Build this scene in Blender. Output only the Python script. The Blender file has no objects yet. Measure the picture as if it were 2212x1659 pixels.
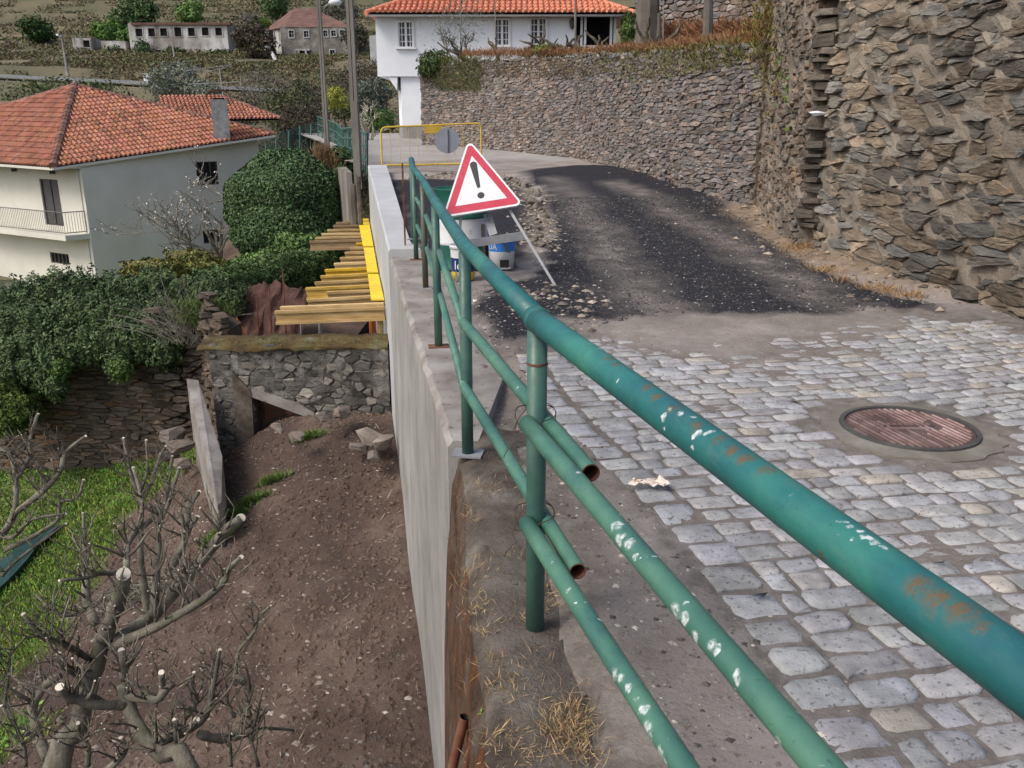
import bpy, bmesh, math, random
import numpy as np
from mathutils import Vector, Matrix, noise as mnoise
R = random.Random(7)
NR = np.random.RandomState(7)
sc = bpy.context.scene
# ------------------------------------------------------------------ camera, sky, sun, exposure
F = 1850.0; PX, PY = 1106.0, 829.5; PIT = math.radians(17.0); CH = 1.6
SN, CS = math.sin(PIT), math.cos(PIT)
cam_d = bpy.data.cameras.new('camera'); cam = bpy.data.objects.new('camera', cam_d)
sc.collection.objects.link(cam); sc.camera = cam
cam.location = (0, 0, CH); cam.rotation_euler = (math.radians(90) - PIT, 0, 0)
cam_d.sensor_width = 36; cam_d.lens = F / 2212 * 36; cam_d.clip_start = 0.05; cam_d.clip_end = 3000
SUN_EL, SUN_AZ = math.radians(48), math.radians(-122)     # azimuth: compass angle from +Y
w = bpy.data.worlds.new('World'); sc.world = w; w.use_nodes = True
nt = w.node_tree; bg = nt.nodes['Background']
sky = nt.nodes.new('ShaderNodeTexSky'); sky.sky_type = 'NISHITA'; sky.sun_disc = False
sky.sun_elevation = SUN_EL; sky.sun_rotation = SUN_AZ; sky.air_density = 0.9; sky.dust_density = 4.0; sky.ozone_density = 0.7
nt.links.new(sky.outputs[0], bg.inputs[0]); bg.inputs[1].default_value = 0.135
sd = bpy.data.lights.new('sun', 'SUN'); sd.energy = 1.1; sd.angle = math.radians(20); sd.color = (1, 0.975, 0.94)
sun = bpy.data.objects.new('sun', sd); sc.collection.objects.link(sun)
sun.rotation_euler = Vector((-math.sin(SUN_AZ) * math.cos(SUN_EL), -math.cos(SUN_AZ) * math.cos(SUN_EL), -math.sin(SUN_EL))).to_track_quat('-Z', 'Y').to_euler()
sc.view_settings.view_transform = 'Standard'; sc.view_settings.look = 'None'
sc.view_settings.exposure = 0.58; sc.view_settings.gamma = 1.0; sc.view_settings.use_curve_mapping = False
sc.cycles.max_bounces = 6; sc.cycles.diffuse_bounces = 3

# ------------------------------------------------------------------ geometry of the view -> real places
def ray(px, py):
    u = (px - PX) / F; v = (py - PY) / F
    return np.array((u, CS - v * SN, -(SN + v * CS)))
O = np.array((0, 0, CH))
def W(px, py, D): return ray(px, py) * D + O            # point at distance D along the optical axis
def G(px, py, z):
    r = ray(px, py); return r * ((z - CH) / r[2]) + O    # point at height z
def AY(px, py, y):
    r = ray(px, py); return r * (y / r[1]) + O            # point at y
def proj(p):
    x, y, z = p[0], p[1], p[2] - CH; D = y * CS - z * SN
    return PX + F * x / max(D, .01), PY - F * (y * SN + z * CS) / max(D, .01), D

# ------------------------------------------------------------------ node helpers
MATS = {}
def new_mat(name):
    m = bpy.data.materials.new(name); m.use_nodes = True; MATS[name] = m
    n = m.node_tree; b = n.nodes['Principled BSDF']; return m, n, b
def N(n, t, **k):
    x = n.nodes.new(t)
    for a, v in k.items():
        if a.startswith('i_'): x.inputs[a[2:].replace('_', ' ')].default_value = v
        else: setattr(x, a, v)
    return x
def noise(n, scale, detail=5, rough=.6, vec=None, stretch=None, dist=0):
    x = N(n, 'ShaderNodeTexNoise'); x.inputs['Scale'].default_value = scale; x.inputs['Detail'].default_value = detail
    x.inputs['Roughness'].default_value = rough; x.inputs['Distortion'].default_value = dist
    tc = getattr(n, '_tc', None)
    co = n.nodes.get('TC') or n.nodes.new('ShaderNodeTexCoord'); co.name = 'TC'
    if stretch:
        mp = n.nodes.new('ShaderNodeMapping'); mp.inputs['Scale'].default_value = stretch
        n.links.new(co.outputs['Object'], mp.inputs[0]); n.links.new(mp.outputs[0], x.inputs['Vector'])
    else: n.links.new(co.outputs['Object'], x.inputs['Vector'])
    return x
def ramp(n, src, stops, mode='LINEAR'):
    r = n.nodes.new('ShaderNodeValToRGB'); r.color_ramp.interpolation = mode
    e = r.color_ramp.elements
    while len(e) < len(stops): e.new(.5)
    for el, (p, c) in zip(e, stops):
        el.position = p; el.color = (c if isinstance(c, (tuple, list)) else (c, c, c)) + (1,) if not isinstance(c, (int, float)) else (c, c, c, 1)
    n.links.new(src, r.inputs[0]); return r.outputs[0]
def mix(n, a, b, f, mode='MIX'):
    x = n.nodes.new('ShaderNodeMix'); x.data_type = 'RGBA'; x.blend_type = mode
    for s, v in ((x.inputs[6], a), (x.inputs[7], b), (x.inputs[0], f)):
        if hasattr(v, 'links'): n.links.new(v, s)
        elif isinstance(v, (tuple, list)): s.default_value = tuple(v) + (1,)
        else: s.default_value = v
    return x.outputs[2]
def bump(n, b, h, strength=.3, dist=.02, prev=None):
    x = n.nodes.new('ShaderNodeBump'); x.inputs['Strength'].default_value = strength; x.inputs['Distance'].default_value = dist
    n.links.new(h, x.inputs['Height'])
    if prev: n.links.new(prev, x.inputs['Normal'])
    n.links.new(x.outputs[0], b.inputs['Normal']); return x.outputs[0]
def attr(n, name):
    a = n.nodes.new('ShaderNodeAttribute'); a.attribute_name = name; return a
def M(name, cols, scale=3, detail=6, rough=.8, bs=(20,), bstr=.3, bdist=.01, tint=False, spec=.3, metal=0, stretch=None, speck=None, streak=None):
    """general weathered material: colour ramp over noise, optional per-piece tint, specks and streaks, bump"""
    m, n, b = new_mat(name)
    c = ramp(n, noise(n, scale, detail, .62, stretch=stretch).outputs[0], cols)
    if speck:
        sscale, lo, hi, col = speck
        f = ramp(n, noise(n, sscale, 3, .7).outputs[0], [(lo, 0.), (hi, 1.)])
        c = mix(n, c, col, f)
    if streak:
        st, lo, hi, col = streak
        f = ramp(n, noise(n, 1.0, 5, .65, stretch=st).outputs[0], [(lo, 0.), (hi, 1.)])
        c = mix(n, c, col, f)
    if tint: c = mix(n, c, attr(n, 'tint').outputs['Color'], 1.0, 'MULTIPLY')
    n.links.new(c, b.inputs['Base Color'])
    b.inputs['Roughness'].default_value = rough; b.inputs['Specular IOR Level'].default_value = spec; b.inputs['Metallic'].default_value = metal
    prev = None
    for s in bs: prev = bump(n, b, noise(n, s, 5, .65, stretch=stretch).outputs[0], bstr, bdist, prev)
    return m
# ------------------------------------------------------------------ object helpers
def link(o): sc.collection.objects.link(o); return o
def tag(o, label=None, cat=None, group=None, kind=None):
    for k, v in (('label', label), ('category', cat), ('group', group), ('kind', kind)):
        if v: o[k] = v
    return o
def empty(name, loc=(0, 0, 0), label=None, cat=None, group=None, rz=0):
    o = link(bpy.data.objects.new(name, None)); o.location = loc; o.rotation_euler = (0, 0, rz); o.empty_display_size = .1
    return tag(o, label, cat, group)
def mk(name, V, Fs, m, parent=None, tint=None, smooth=False, attrs=None, kind=None, matidx=None):
    me = bpy.data.meshes.new(name)
    V = np.asarray(V, float)
    me.from_pydata(V.tolist(), [], Fs if isinstance(Fs, list) else Fs.tolist())
    for mm in (m if isinstance(m, (list, tuple)) else [m]): me.materials.append(MATS[mm] if isinstance(mm, str) else mm)
    if tint is not None:
        t = np.asarray(tint, float)
        if t.ndim == 1: t = np.repeat(t[None], len(V), 0)
        a = me.attributes.new('tint', 'FLOAT_COLOR', 'POINT'); a.data.foreach_set('color', np.hstack([t, np.ones((len(t), 1))]).ravel())
    for k, v in (attrs or {}).items():
        a = me.attributes.new(k, 'FLOAT', 'POINT'); a.data.foreach_set('value', np.asarray(v, float).ravel())
    if matidx is not None: me.polygons.foreach_set('material_index', matidx)
    if smooth: me.polygons.foreach_set('use_smooth', [True] * len(me.polygons))
    me.update()
    o = link(bpy.data.objects.new(name, me))
    if parent:
        o.parent = parent; o.matrix_parent_inverse = Matrix.Translation(-parent.location) if parent.type == 'EMPTY' and parent.rotation_euler.z == 0 else Matrix()
    if kind: o['kind'] = kind
    return o
class MB:
    """collects pieces of one mesh"""
    def __init__(s): s.V = []; s.F = []; s.T = []
    def add(s, V, Fs, t=(1, 1, 1)):
        k = len(s.V); s.V.extend([tuple(v) for v in V]); s.F.extend([tuple(i + k for i in f) for f in Fs]); s.T.extend([t] * len(V))
    def box(s, c, size, rz=0, t=(1, 1, 1), ax=None):
        sx, sy, sz = [a / 2 for a in size]; c = np.asarray(c, float)
        if ax is None:
            ca, sa = math.cos(rz), math.sin(rz); ax = (np.array((ca, sa, 0)), np.array((-sa, ca, 0)), np.array((0, 0, 1.)))
        V = [c + ax[0] * i * sx + ax[1] * j * sy + ax[2] * k * sz for i in (-1, 1) for j in (-1, 1) for k in (-1, 1)]
        s.add(V, [(0, 1, 3, 2), (4, 6, 7, 5), (0, 4, 5, 1), (2, 3, 7, 6), (0, 2, 6, 4), (1, 5, 7, 3)], t)
    def prism(s, P, t=(1, 1, 1)):
        """P: bottom ring then top ring, same count"""
        n = len(P) // 2
        s.add(P, [tuple(range(n))[::-1], tuple(range(n, 2 * n))] + [(i, (i + 1) % n, n + (i + 1) % n, n + i) for i in range(n)], t)
    def tube(s, pts, rad, n=8, cap=True, t=(1, 1, 1), wob=0):
        pts = [np.asarray(p, float) for p in pts]
        if not hasattr(rad, '__len__'): rad = [rad] * len(pts)
        k = len(s.V); up = None
        for i, p in enumerate(pts):
            d = (pts[min(i + 1, len(pts) - 1)] - pts[max(i - 1, 0)]); d = d / (np.linalg.norm(d) + 1e-9)
            if up is None: up = np.array((0, 0, 1.)) if abs(d[2]) < .9 else np.array((1., 0, 0))
            a = np.cross(d, up); a /= np.linalg.norm(a) + 1e-9; b = np.cross(a, d); up = b
            for j in range(n):
                an = 2 * math.pi * j / n; rr = rad[i] * (1 + wob * (R.random() - .5))
                s.V.append(tuple(p + (a * math.cos(an) + b * math.sin(an)) * rr)); s.T.append(t)
        for i in range(len(pts) - 1):
            for j in range(n):
                j2 = (j + 1) % n; s.F.append((k + i * n + j, k + i * n + j2, k + (i + 1) * n + j2, k + (i + 1) * n + j))
        if cap:
            s.F.append(tuple(k + j for j in range(n))[::-1]); s.F.append(tuple(k + (len(pts) - 1) * n + j for j in range(n)))
    def build(s, name, m, parent=None, smooth=False, tint=False, kind=None):
        return mk(name, s.V, s.F, m, parent, tint=np.array(s.T) if tint else None, smooth=smooth, kind=kind)
def quads_mesh(name, C, A, B, m, parent=None, tint=None, kind=None, fold=0):
    """many small quads (leaves, petals, blades): centre C, half-vectors A, B"""
    n = len(C)
    V = np.empty((n, 4, 3)); V[:, 0] = C - A; V[:, 1] = C + B * .8; V[:, 2] = C + A; V[:, 3] = C - B * .8
    V = V.reshape(-1, 3); Fi = np.arange(n * 4).reshape(n, 4)
    me = bpy.data.meshes.new(name); me.vertices.add(n * 4); me.vertices.foreach_set('co', V.ravel())
    me.loops.add(n * 4); me.loops.foreach_set('vertex_index', Fi.ravel())
    me.polygons.add(n); me.polygons.foreach_set('loop_start', np.arange(n) * 4)
    me.update(calc_edges=True)
    me.materials.append(MATS[m])
    if tint is not None:
        a = me.attributes.new('tint', 'FLOAT_COLOR', 'POINT')
        a.data.foreach_set('color', np.hstack([np.repeat(tint, 4, 0), np.ones((n * 4, 1))]).ravel())
    o = link(bpy.data.objects.new(name, me))
    if parent:
        o.parent = parent; o.matrix_parent_inverse = Matrix.Translation(-parent.location)
    if kind: o['kind'] = kind
    return o
def unit(a): return a / (np.linalg.norm(a, axis=-1, keepdims=True) + 1e-9)
def leaves(name, C, size, m, parent=None, base=(1, 1, 1), var=.35, out=None, kind=None, hue=.15, droop=0, aspect=.6):
    """leaf quads at points C with random facing (biased to 'out')"""
    n = len(C); d = unit(NR.randn(n, 3))
    if out is not None: d = unit(d + out * 1.3)
    a = unit(np.cross(d, NR.randn(n, 3))); b = np.cross(d, a)
    s = size * (0.6 + .8 * NR.rand(n, 1))
    t = np.array(base)[None] * (1 + var * (NR.rand(n, 1) * 2 - 1)) * (1 + hue * (NR.rand(n, 3) - .5))
    return quads_mesh(name, C, a * s, b * s * aspect, m, parent, t, kind)
def blob_points(blobs, n, shell=.35, ns=1.5, amp=.25):
    """points near the surface of a union of lumpy ellipsoids; blobs: (centre, radii)"""
    ar = np.array([b[1][0] * b[1][2] + b[1][1] * b[1][2] for b in blobs], float); ar /= ar.sum(); P = []; Q = []
    for (c, r), k in zip(blobs, (ar * n * 1.5).astype(int) + 1):
        d = unit(NR.randn(k, 3)); r = np.array(r); c = np.array(c)
        ph = NR.rand(3) * 9
        lump = 1 + amp * (np.sin(d[:, :1] * ns * 5 + ph[0]) * np.sin(d[:, 1:2] * ns * 4 + ph[1]) + np.sin(d[:, 2:3] * ns * 6 + ph[2]) * .6)
        q = (1 - shell * NR.rand(k, 1) ** 1.5) * lump
        P.append(c + d * r * q); Q.append(d)
    P = np.vstack(P); Q = np.vstack(Q)
    keep = np.ones(len(P), bool)
    for c, r in blobs: keep &= (((P - np.array(c)) / (np.array(r) * .6)) ** 2).sum(1) > 1
    return P[keep], Q[keep]
def core(blobs, m, name, parent, s=.72):
    mb = MB()
    for c, r in blobs:
        nu, nv = 10, 7; V = [(c[0], c[1], c[2] - r[2] * s)]
        for j in range(1, nv):
            th = math.pi * j / nv
            for i in range(nu):
                ph = 2 * math.pi * i / nu; q = s * (1 + .12 * R.uniform(-1, 1))
                V.append((c[0] + r[0] * q * math.sin(th) * math.cos(ph), c[1] + r[1] * q * math.sin(th) * math.sin(ph), c[2] - r[2] * q * math.cos(th)))
        V.append((c[0], c[1], c[2] + r[2] * s)); Fs = []
        for i in range(nu):
            i2 = (i + 1) % nu; Fs.append((0, 1 + i2, 1 + i))
            for j in range(nv - 2): a = 1 + j * nu; Fs.append((a + i, a + i2, a + nu + i2, a + nu + i))
            a = 1 + (nv - 2) * nu; Fs.append((a + i, a + i2, len(V) - 1))
        mb.add(V, Fs)
    return mb.build(name, m, parent, smooth=True, tint=True, kind='stuff')
def interp(pts, q):
    pts = sorted(pts); return float(np.interp(q, [a for a, _ in pts], [b for _, b in pts]))
def fbm(x, y, s, o=4, seed=0):
    v = 0; a = 1; t = 0
    for i in range(o):
        v += a * mnoise.noise(Vector((x * s + seed * 7.1, y * s - seed * 3.3, seed * 1.7 + i * 5.5))); t += a; a *= .5; s *= 2.03
    return v / t
def rbf(points):
    P = np.array([(p[0], p[1]) for p in points], float); z = np.array([p[2] for p in points], float)
    def ph(d): return d
    n = len(P); A = np.zeros((n + 1, n + 1)); A[:n, :n] = ph(np.linalg.norm(P[:, None] - P[None], axis=2)); A[:n, n] = 1; A[n, :n] = 1
    wt = np.linalg.solve(A, np.append(z, 0))
    return lambda Q: ph(np.linalg.norm(np.asarray(Q)[:, None] - P[None], axis=2)) @ wt[:n] + wt[n]
def grid(name, xs, ys, zf, m, attrs=None, kind='structure', mask=None, parent=None):
    X, Y = np.meshgrid(xs, ys); Z = zf(X, Y)
    V = np.stack([X.ravel(), Y.ravel(), Z.ravel()], 1); nx = len(xs); ny = len(ys)
    i, j = np.meshgrid(np.arange(nx - 1), np.arange(ny - 1)); a = (j * nx + i).ravel()
    Fs = np.stack([a, a + 1, a + nx + 1, a + nx], 1)
    if mask is not None:
        mk_ = mask(X, Y).ravel(); Fs = Fs[mk_[Fs].all(1)]
    at = {k: f(X, Y, Z).ravel() for k, f in (attrs or {}).items()}
    o = mk(name, V, Fs, m, smooth=True, attrs=at, parent=parent)
    if kind: o['kind'] = kind
    return o
# ------------------------------------------------------------------ materials
M('soil', [(.3, (.055, .037, .028)), (.5, (.10, .068, .050)), (.7, (.16, .115, .088))], 1.1, 8, .95, (9, 45), .5, .03, speck=(30, .66, .74, (.26, .21, .17)))
M('grass_ground', [(.3, (.05, .08, .018)), (.55, (.10, .16, .03)), (.75, (.17, .19, .06))], 1.6, 7, .95, (12,), .6, .05)
M('hill', [(.3, (.075, .085, .04)), (.48, (.12, .11, .065)), (.6, (.16, .135, .08)), (.75, (.115, .14, .05))], .06, 9, .95, (.5, 2), .5, .3)
M('strip', [(.3, (.045, .035, .028)), (.45, (.095, .078, .062)), (.6, (.15, .13, .108)), (.75, (.24, .22, .195))], 4.5, 9, .92, (14, 70), .7, .02, speck=(26, .62, .72, (.06, .045, .03)))
M('concrete', [(.3, (.19, .185, .172)), (.5, (.285, .278, .262)), (.7, (.37, .362, .345))], 1.1, 9, .9, (6, 60), .35, .010, streak=((5, 5, .4), .52, .72, (.20, .175, .15)), speck=(22, .66, .71, (.11, .09, .075)))
M('concrete_dirty', [(.3, (.12, .105, .09)), (.45, (.22, .20, .18)), (.6, (.30, .282, .26)), (.75, (.37, .355, .335))], 2.2, 9, .9, (8, 60), .35, .01, speck=(14, .60, .70, (.12, .095, .075)))
M('concrete_new', [(.3, (.34, .35, .35)), (.6, (.44, .45, .45)), (.75, (.50, .51, .51))], .9, 7, .8, (8, 60), .2, .006)
M('old_face', [(.28, (.035, .024, .018)), (.45, (.085, .050, .028)), (.6, (.13, .105, .085)), (.75, (.06, .065, .03))], 4.5, 9, .95, (7, 30), .9, .05, streak=((7, 7, 1.6), .50, .66, (.15, .055, .02)))
M('slate', [(.25, (.085, .08, .073)), (.48, (.18, .166, .147)), (.6, (.225, .205, .18)), (.75, (.34, .315, .275))], 3.2, 8, .85, (3.5, 16), .55, .03, tint=True, stretch=(1, 1, 2.6), speck=(5, .62, .74, (.21, .145, .085)), streak=((3, 3, 34), .50, .66, (.075, .07, .062)))
M('slate_mortar', [(.3, (.10, .083, .066)), (.5, (.225, .19, .15)), (.7, (.34, .295, .235))], 1.0, 8, .95, (8, 40), .7, .04)
M('slate_earth', [(.3, (.035, .03, .024)), (.6, (.09, .07, .05)), (.75, (.13, .105, .08))], 2, 8, .95, (8, 40), .7, .04)
M('granite', [(.3, (.235, .232, .225)), (.5, (.345, .342, .335)), (.7, (.455, .452, .445))], 9, 8, .8, (12, 34, 120), .5, .010, tint=True, speck=(45, .57, .66, (.15, .145, .14)))
M('rust_iron', [(.3, (.07, .03, .022)), (.5, (.17, .065, .04)), (.7, (.24, .12, .08))], 7, 6, .65, (60,), .3, .003, metal=.3)
M('cover_iron', [(.3, (.085, .060, .056)), (.5, (.13, .088, .080)), (.7, (.20, .15, .14))], 6, 6, .55, (50,), .3, .003, metal=.3, tint=True)
M('timber', [(.3, (.30, .19, .08)), (.5, (.46, .31, .13)), (.7, (.58, .42, .21))], 2.5, 6, .75, (20,), .2, .004, tint=True, stretch=(1, 8, 8), speck=(14, .68, .74, (.16, .09, .04)))
M('panel_yellow', [(.3, (.72, .47, .015)), (.7, (.85, .62, .03))], 2, 5, .55, (20,), .15, .003, speck=(9, .60, .66, (.42, .33, .2)))
M('white_wall', [(.3, (.70, .73, .76)), (.6, (.80, .82, .84))], .6, 5, .85, (30,), .15, .005)
M('cream_wall', [(.3, (.56, .55, .475)), (.6, (.65, .64, .56))], .5, 5, .85, (30,), .12, .005)
M('cream_wall_side', [(.3, (.40, .385, .335)), (.6, (.46, .44, .39))], .5, 5, .85, (30,), .12, .005)
M('ruin_plaster', [(.3, (.20, .185, .16)), (.48, (.40, .385, .36)), (.6, (.56, .55, .53))], .25, 8, .9, (1,), .4, .1, streak=((.8, .8, .15), .5, .68, (.16, .14, .12)))
M('tile_orange', [(.3, (.30, .12, .07)), (.5, (.41, .165, .10)), (.7, (.48, .23, .155))], 2.2, 7, .85, (20,), .25, .006, tint=True, speck=(3.5, .54, .72, (.15, .10, .075)))
M('tile_new', [(.3, (.58, .20, .11)), (.7, (.68, .28, .17))], 2, 5, .7, (20,), .2, .004, tint=True)
M('tile_old', [(.3, (.10, .055, .045)), (.7, (.20, .11, .085))], .6, 7, .9, (3,), .5, .05)
M('galv', [(.3, (.22, .23, .24)), (.7, (.34, .35, .36))], 6, 5, .65, (40,), .1, .002, metal=.3, speck=(9, .64, .72, (.33, .27, .2)))
M('dark_metal', [(.3, (.05, .05, .05)), (.7, (.10, .095, .09))], 6, 5, .6, (40,), .1, .002)
M('rail_grey', [(.3, (.12, .11, .10)), (.7, (.2, .19, .17))], 6, 4, .6, (40,), .1, .002)
M('barrier_yellow', [(.3, (.55, .36, .05)), (.7, (.72, .50, .08))], 4, 5, .6, (40,), .1, .002, speck=(7, .60, .66, (.30, .18, .08)))
M('green_far', [(.3, (.03, .085, .07)), (.7, (.06, .13, .105))], 4, 5, .6, (40,), .1, .002)
M('drum_green', [(.3, (.01, .10, .07)), (.7, (.03, .17, .12))], 3, 5, .5, (20,), .1, .004, speck=(5, .62, .7, (.10, .08, .05)))
M('plastic_white', [(.3, (.66, .67, .68)), (.7, (.76, .77, .78))], 4, 5, .45, (20,), .06, .003, speck=(6, .62, .72, (.45, .42, .38)))
M('plastic_blue', [(.3, (.05, .24, .78)), (.7, (.07, .30, .85))], 4, 3, .4, (20,), .05, .002)
M('plastic_navy', [(.3, (.015, .03, .12)), (.7, (.02, .04, .15))], 4, 3, .4, (20,), .05, .002)
M('plastic_yellow', [(.3, (.75, .50, .02)), (.7, (.82, .58, .03))], 4, 3, .4, (20,), .05, .002)
M('black', [(.3, (.015, .015, .017)), (.7, (.03, .03, .03))], 4, 3, .5, (20,), .1, .002)
M('orange_steel', [(.3, (.42, .10, .03)), (.7, (.58, .17, .05))], 4, 3, .6, (20,), .1, .002)
M('sign_white', [(.3, (.70, .70, .71)), (.7, (.76, .76, .77))], 3, 5, .45, (20,), .05, .002, speck=(8, .66, .72, (.5, .46, .4)))
M('sign_red', [(.3, (.46, .03, .06)), (.7, (.54, .05, .085))], 5, 4, .45, (30,), .05, .002, speck=(14, .67, .73, (.7, .5, .45)))
M('sign_black', [(.3, (.03, .03, .035)), (.7, (.045, .045, .05))], 5, 4, .5, (30,), .05, .002)
M('sign_back', [(.3, (.20, .22, .26)), (.7, (.26, .28, .32))], 3, 4, .6, (20,), .1, .002)
M('pole_concrete', [(.3, (.13, .118, .10)), (.5, (.19, .172, .15)), (.7, (.27, .25, .225))], 2, 6, .9, (12,), .3, .01, stretch=(1, 1, .3))
M('bark', [(.3, (.07, .06, .05)), (.5, (.165, .152, .122)), (.7, (.27, .255, .20))], 7, 8, .9, (9, 28, 80), .8, .012, tint=True, speck=(9, .56, .68, (.12, .13, .07)))
M('bark_far', [(.3, (.07, .06, .05)), (.7, (.17, .15, .13))], 2, 5, .9, (10,), .3, .01)
M('cut_wood', [(.3, (.62, .55, .42)), (.7, (.78, .72, .60))], 30, 4, .8, (60,), .2, .002)
M('collar', [(.3, (.12, .108, .088)), (.5, (.175, .16, .135)), (.7, (.25, .235, .205))], 4, 8, .9, (20, 70), .4, .008)
M('pane_grey', [(.3, (.05, .055, .06)), (.7, (.20, .21, .22))], 1.2, 4, .2, (3,), .05, .002)
M('moss', [(.3, (.035, .030, .020)), (.48, (.10, .065, .025)), (.6, (.12, .11, .05)), (.75, (.20, .19, .165))], 3, 8, .95, (9, 40), .7, .03)
M('shutter', [(.3, (.085, .08, .08)), (.7, (.12, .115, .11))], 2, 3, .6, (30,), .1, .003)
M('dark_inside', [(.3, (.012, .011, .012)), (.7, (.03, .027, .026))], 2, 3, .9, (10,), .1, .003)
M('white_frame', [(.3, (.68, .68, .68)), (.7, (.78, .78, .78))], 4, 3, .6, (30,), .05, .002)
M('paper', [(.3, (.70, .62, .52)), (.6, (.80, .72, .62))], 9, 3, .9, (30,), .2, .004, speck=(10, .60, .66, (.5, .3, .2)))
M('white_bag', [(.3, (.75, .77, .80)), (.6, (.82, .84, .86))], 9, 3, .5, (30,), .2, .004)
M('wire', [(.3, (.05, .035, .03)), (.7, (.12, .08, .06))], 9, 3, .6, (30,), .1, .001, metal=.5)
M('tarmac_far', [(.3, (.30, .31, .32)), (.7, (.38, .39, .40))], .3, 3, .9, (3,), .1, .01)
M('gravel_bits', [(.3, (.25, .25, .25)), (.7, (.45, .44, .42))], 9, 3, .9, (30,), .2, .004, tint=True)
M('brick_red', [(.3, (.16, .07, .045)), (.7, (.28, .14, .09))], 4, 5, .9, (20,), .3, .01)
M('net_green', [(.3, (.010, .035, .035)), (.7, (.02, .06, .055))], 4, 3, .8, (20,), .1, .01)
def leafmat(name, rough=.5, spec=.3):
    m, n, b = new_mat(name); n.links.new(attr(n, 'tint').outputs['Color'], b.inputs['Base Color'])
    b.inputs['Roughness'].default_value = rough; b.inputs['Specular IOR Level'].default_value = spec
leafmat('leaf', .6, .2); leafmat('dry', .9, .1)

def window_glass():
    m, n, b = new_mat('glass'); c = ramp(n, noise(n, 1.5, 2).outputs[0], [(.3, (.02, .025, .03)), (.7, (.07, .075, .08))])
    n.links.new(c, b.inputs['Base Color']); b.inputs['Roughness'].default_value = .12; b.inputs['Specular IOR Level'].default_value = .5
window_glass()

def rail_pt(px, py, a, b, r):
    """the spot on the visible side of the pipe a-b that a look through (px, py) meets"""
    a = np.array(a, float); b = np.array(b, float); d = (b - a) / np.linalg.norm(b - a); k = ray(px, py); k = k / np.linalg.norm(k)
    w0 = O - a; B_ = k @ d; t = (B_ * (d @ w0) - k @ w0) / (1 - B_ * B_); q = O + k * t; s_ = (q - a) @ d; ax = a + d * s_
    off = q - ax; L = np.linalg.norm(off); off = off * min(1, .95 * r / max(L, 1e-6)); L = np.linalg.norm(off)
    tocam = O - ax; tocam -= d * (tocam @ d); tocam -= off * (tocam @ off) / max(L * L, 1e-9); tocam /= np.linalg.norm(tocam)
    return ax + off + tocam * math.sqrt(max(0, r * r - L * L))
def spots(n, pts, warp=.012, wscale=45):
    co = n.nodes.get('TC') or n.nodes.new('ShaderNodeTexCoord'); co.name = 'TC'
    nz = noise(n, wscale, 3, .6); sb = n.nodes.new('ShaderNodeVectorMath'); sb.operation = 'SUBTRACT'; n.links.new(nz.outputs[1], sb.inputs[0]); sb.inputs[1].default_value = (.5, .5, .5)
    ml = n.nodes.new('ShaderNodeVectorMath'); ml.operation = 'SCALE'; n.links.new(sb.outputs[0], ml.inputs[0]); ml.inputs['Scale'].default_value = warp * 3
    ad = n.nodes.new('ShaderNodeVectorMath'); ad.operation = 'ADD'; n.links.new(co.outputs['Object'], ad.inputs[0]); n.links.new(ml.outputs[0], ad.inputs[1])
    acc = None
    for P, rad, edge in pts:
        ds = n.nodes.new('ShaderNodeVectorMath'); ds.operation = 'DISTANCE'; n.links.new(ad.outputs[0], ds.inputs[0]); ds.inputs[1].default_value = tuple(P)
        mr = n.nodes.new('ShaderNodeMapRange'); n.links.new(ds.outputs['Value'], mr.inputs[0]); mr.inputs[1].default_value = rad; mr.inputs[2].default_value = rad * edge; mr.inputs[3].default_value = 0; mr.inputs[4].default_value = 1
        if acc is None: acc = mr.outputs[0]
        else:
            mx = n.nodes.new('ShaderNodeMath'); mx.operation = 'MAXIMUM'; n.links.new(acc, mx.inputs[0]); n.links.new(mr.outputs[0], mx.inputs[1]); acc = mx.outputs[0]
    return acc
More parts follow.
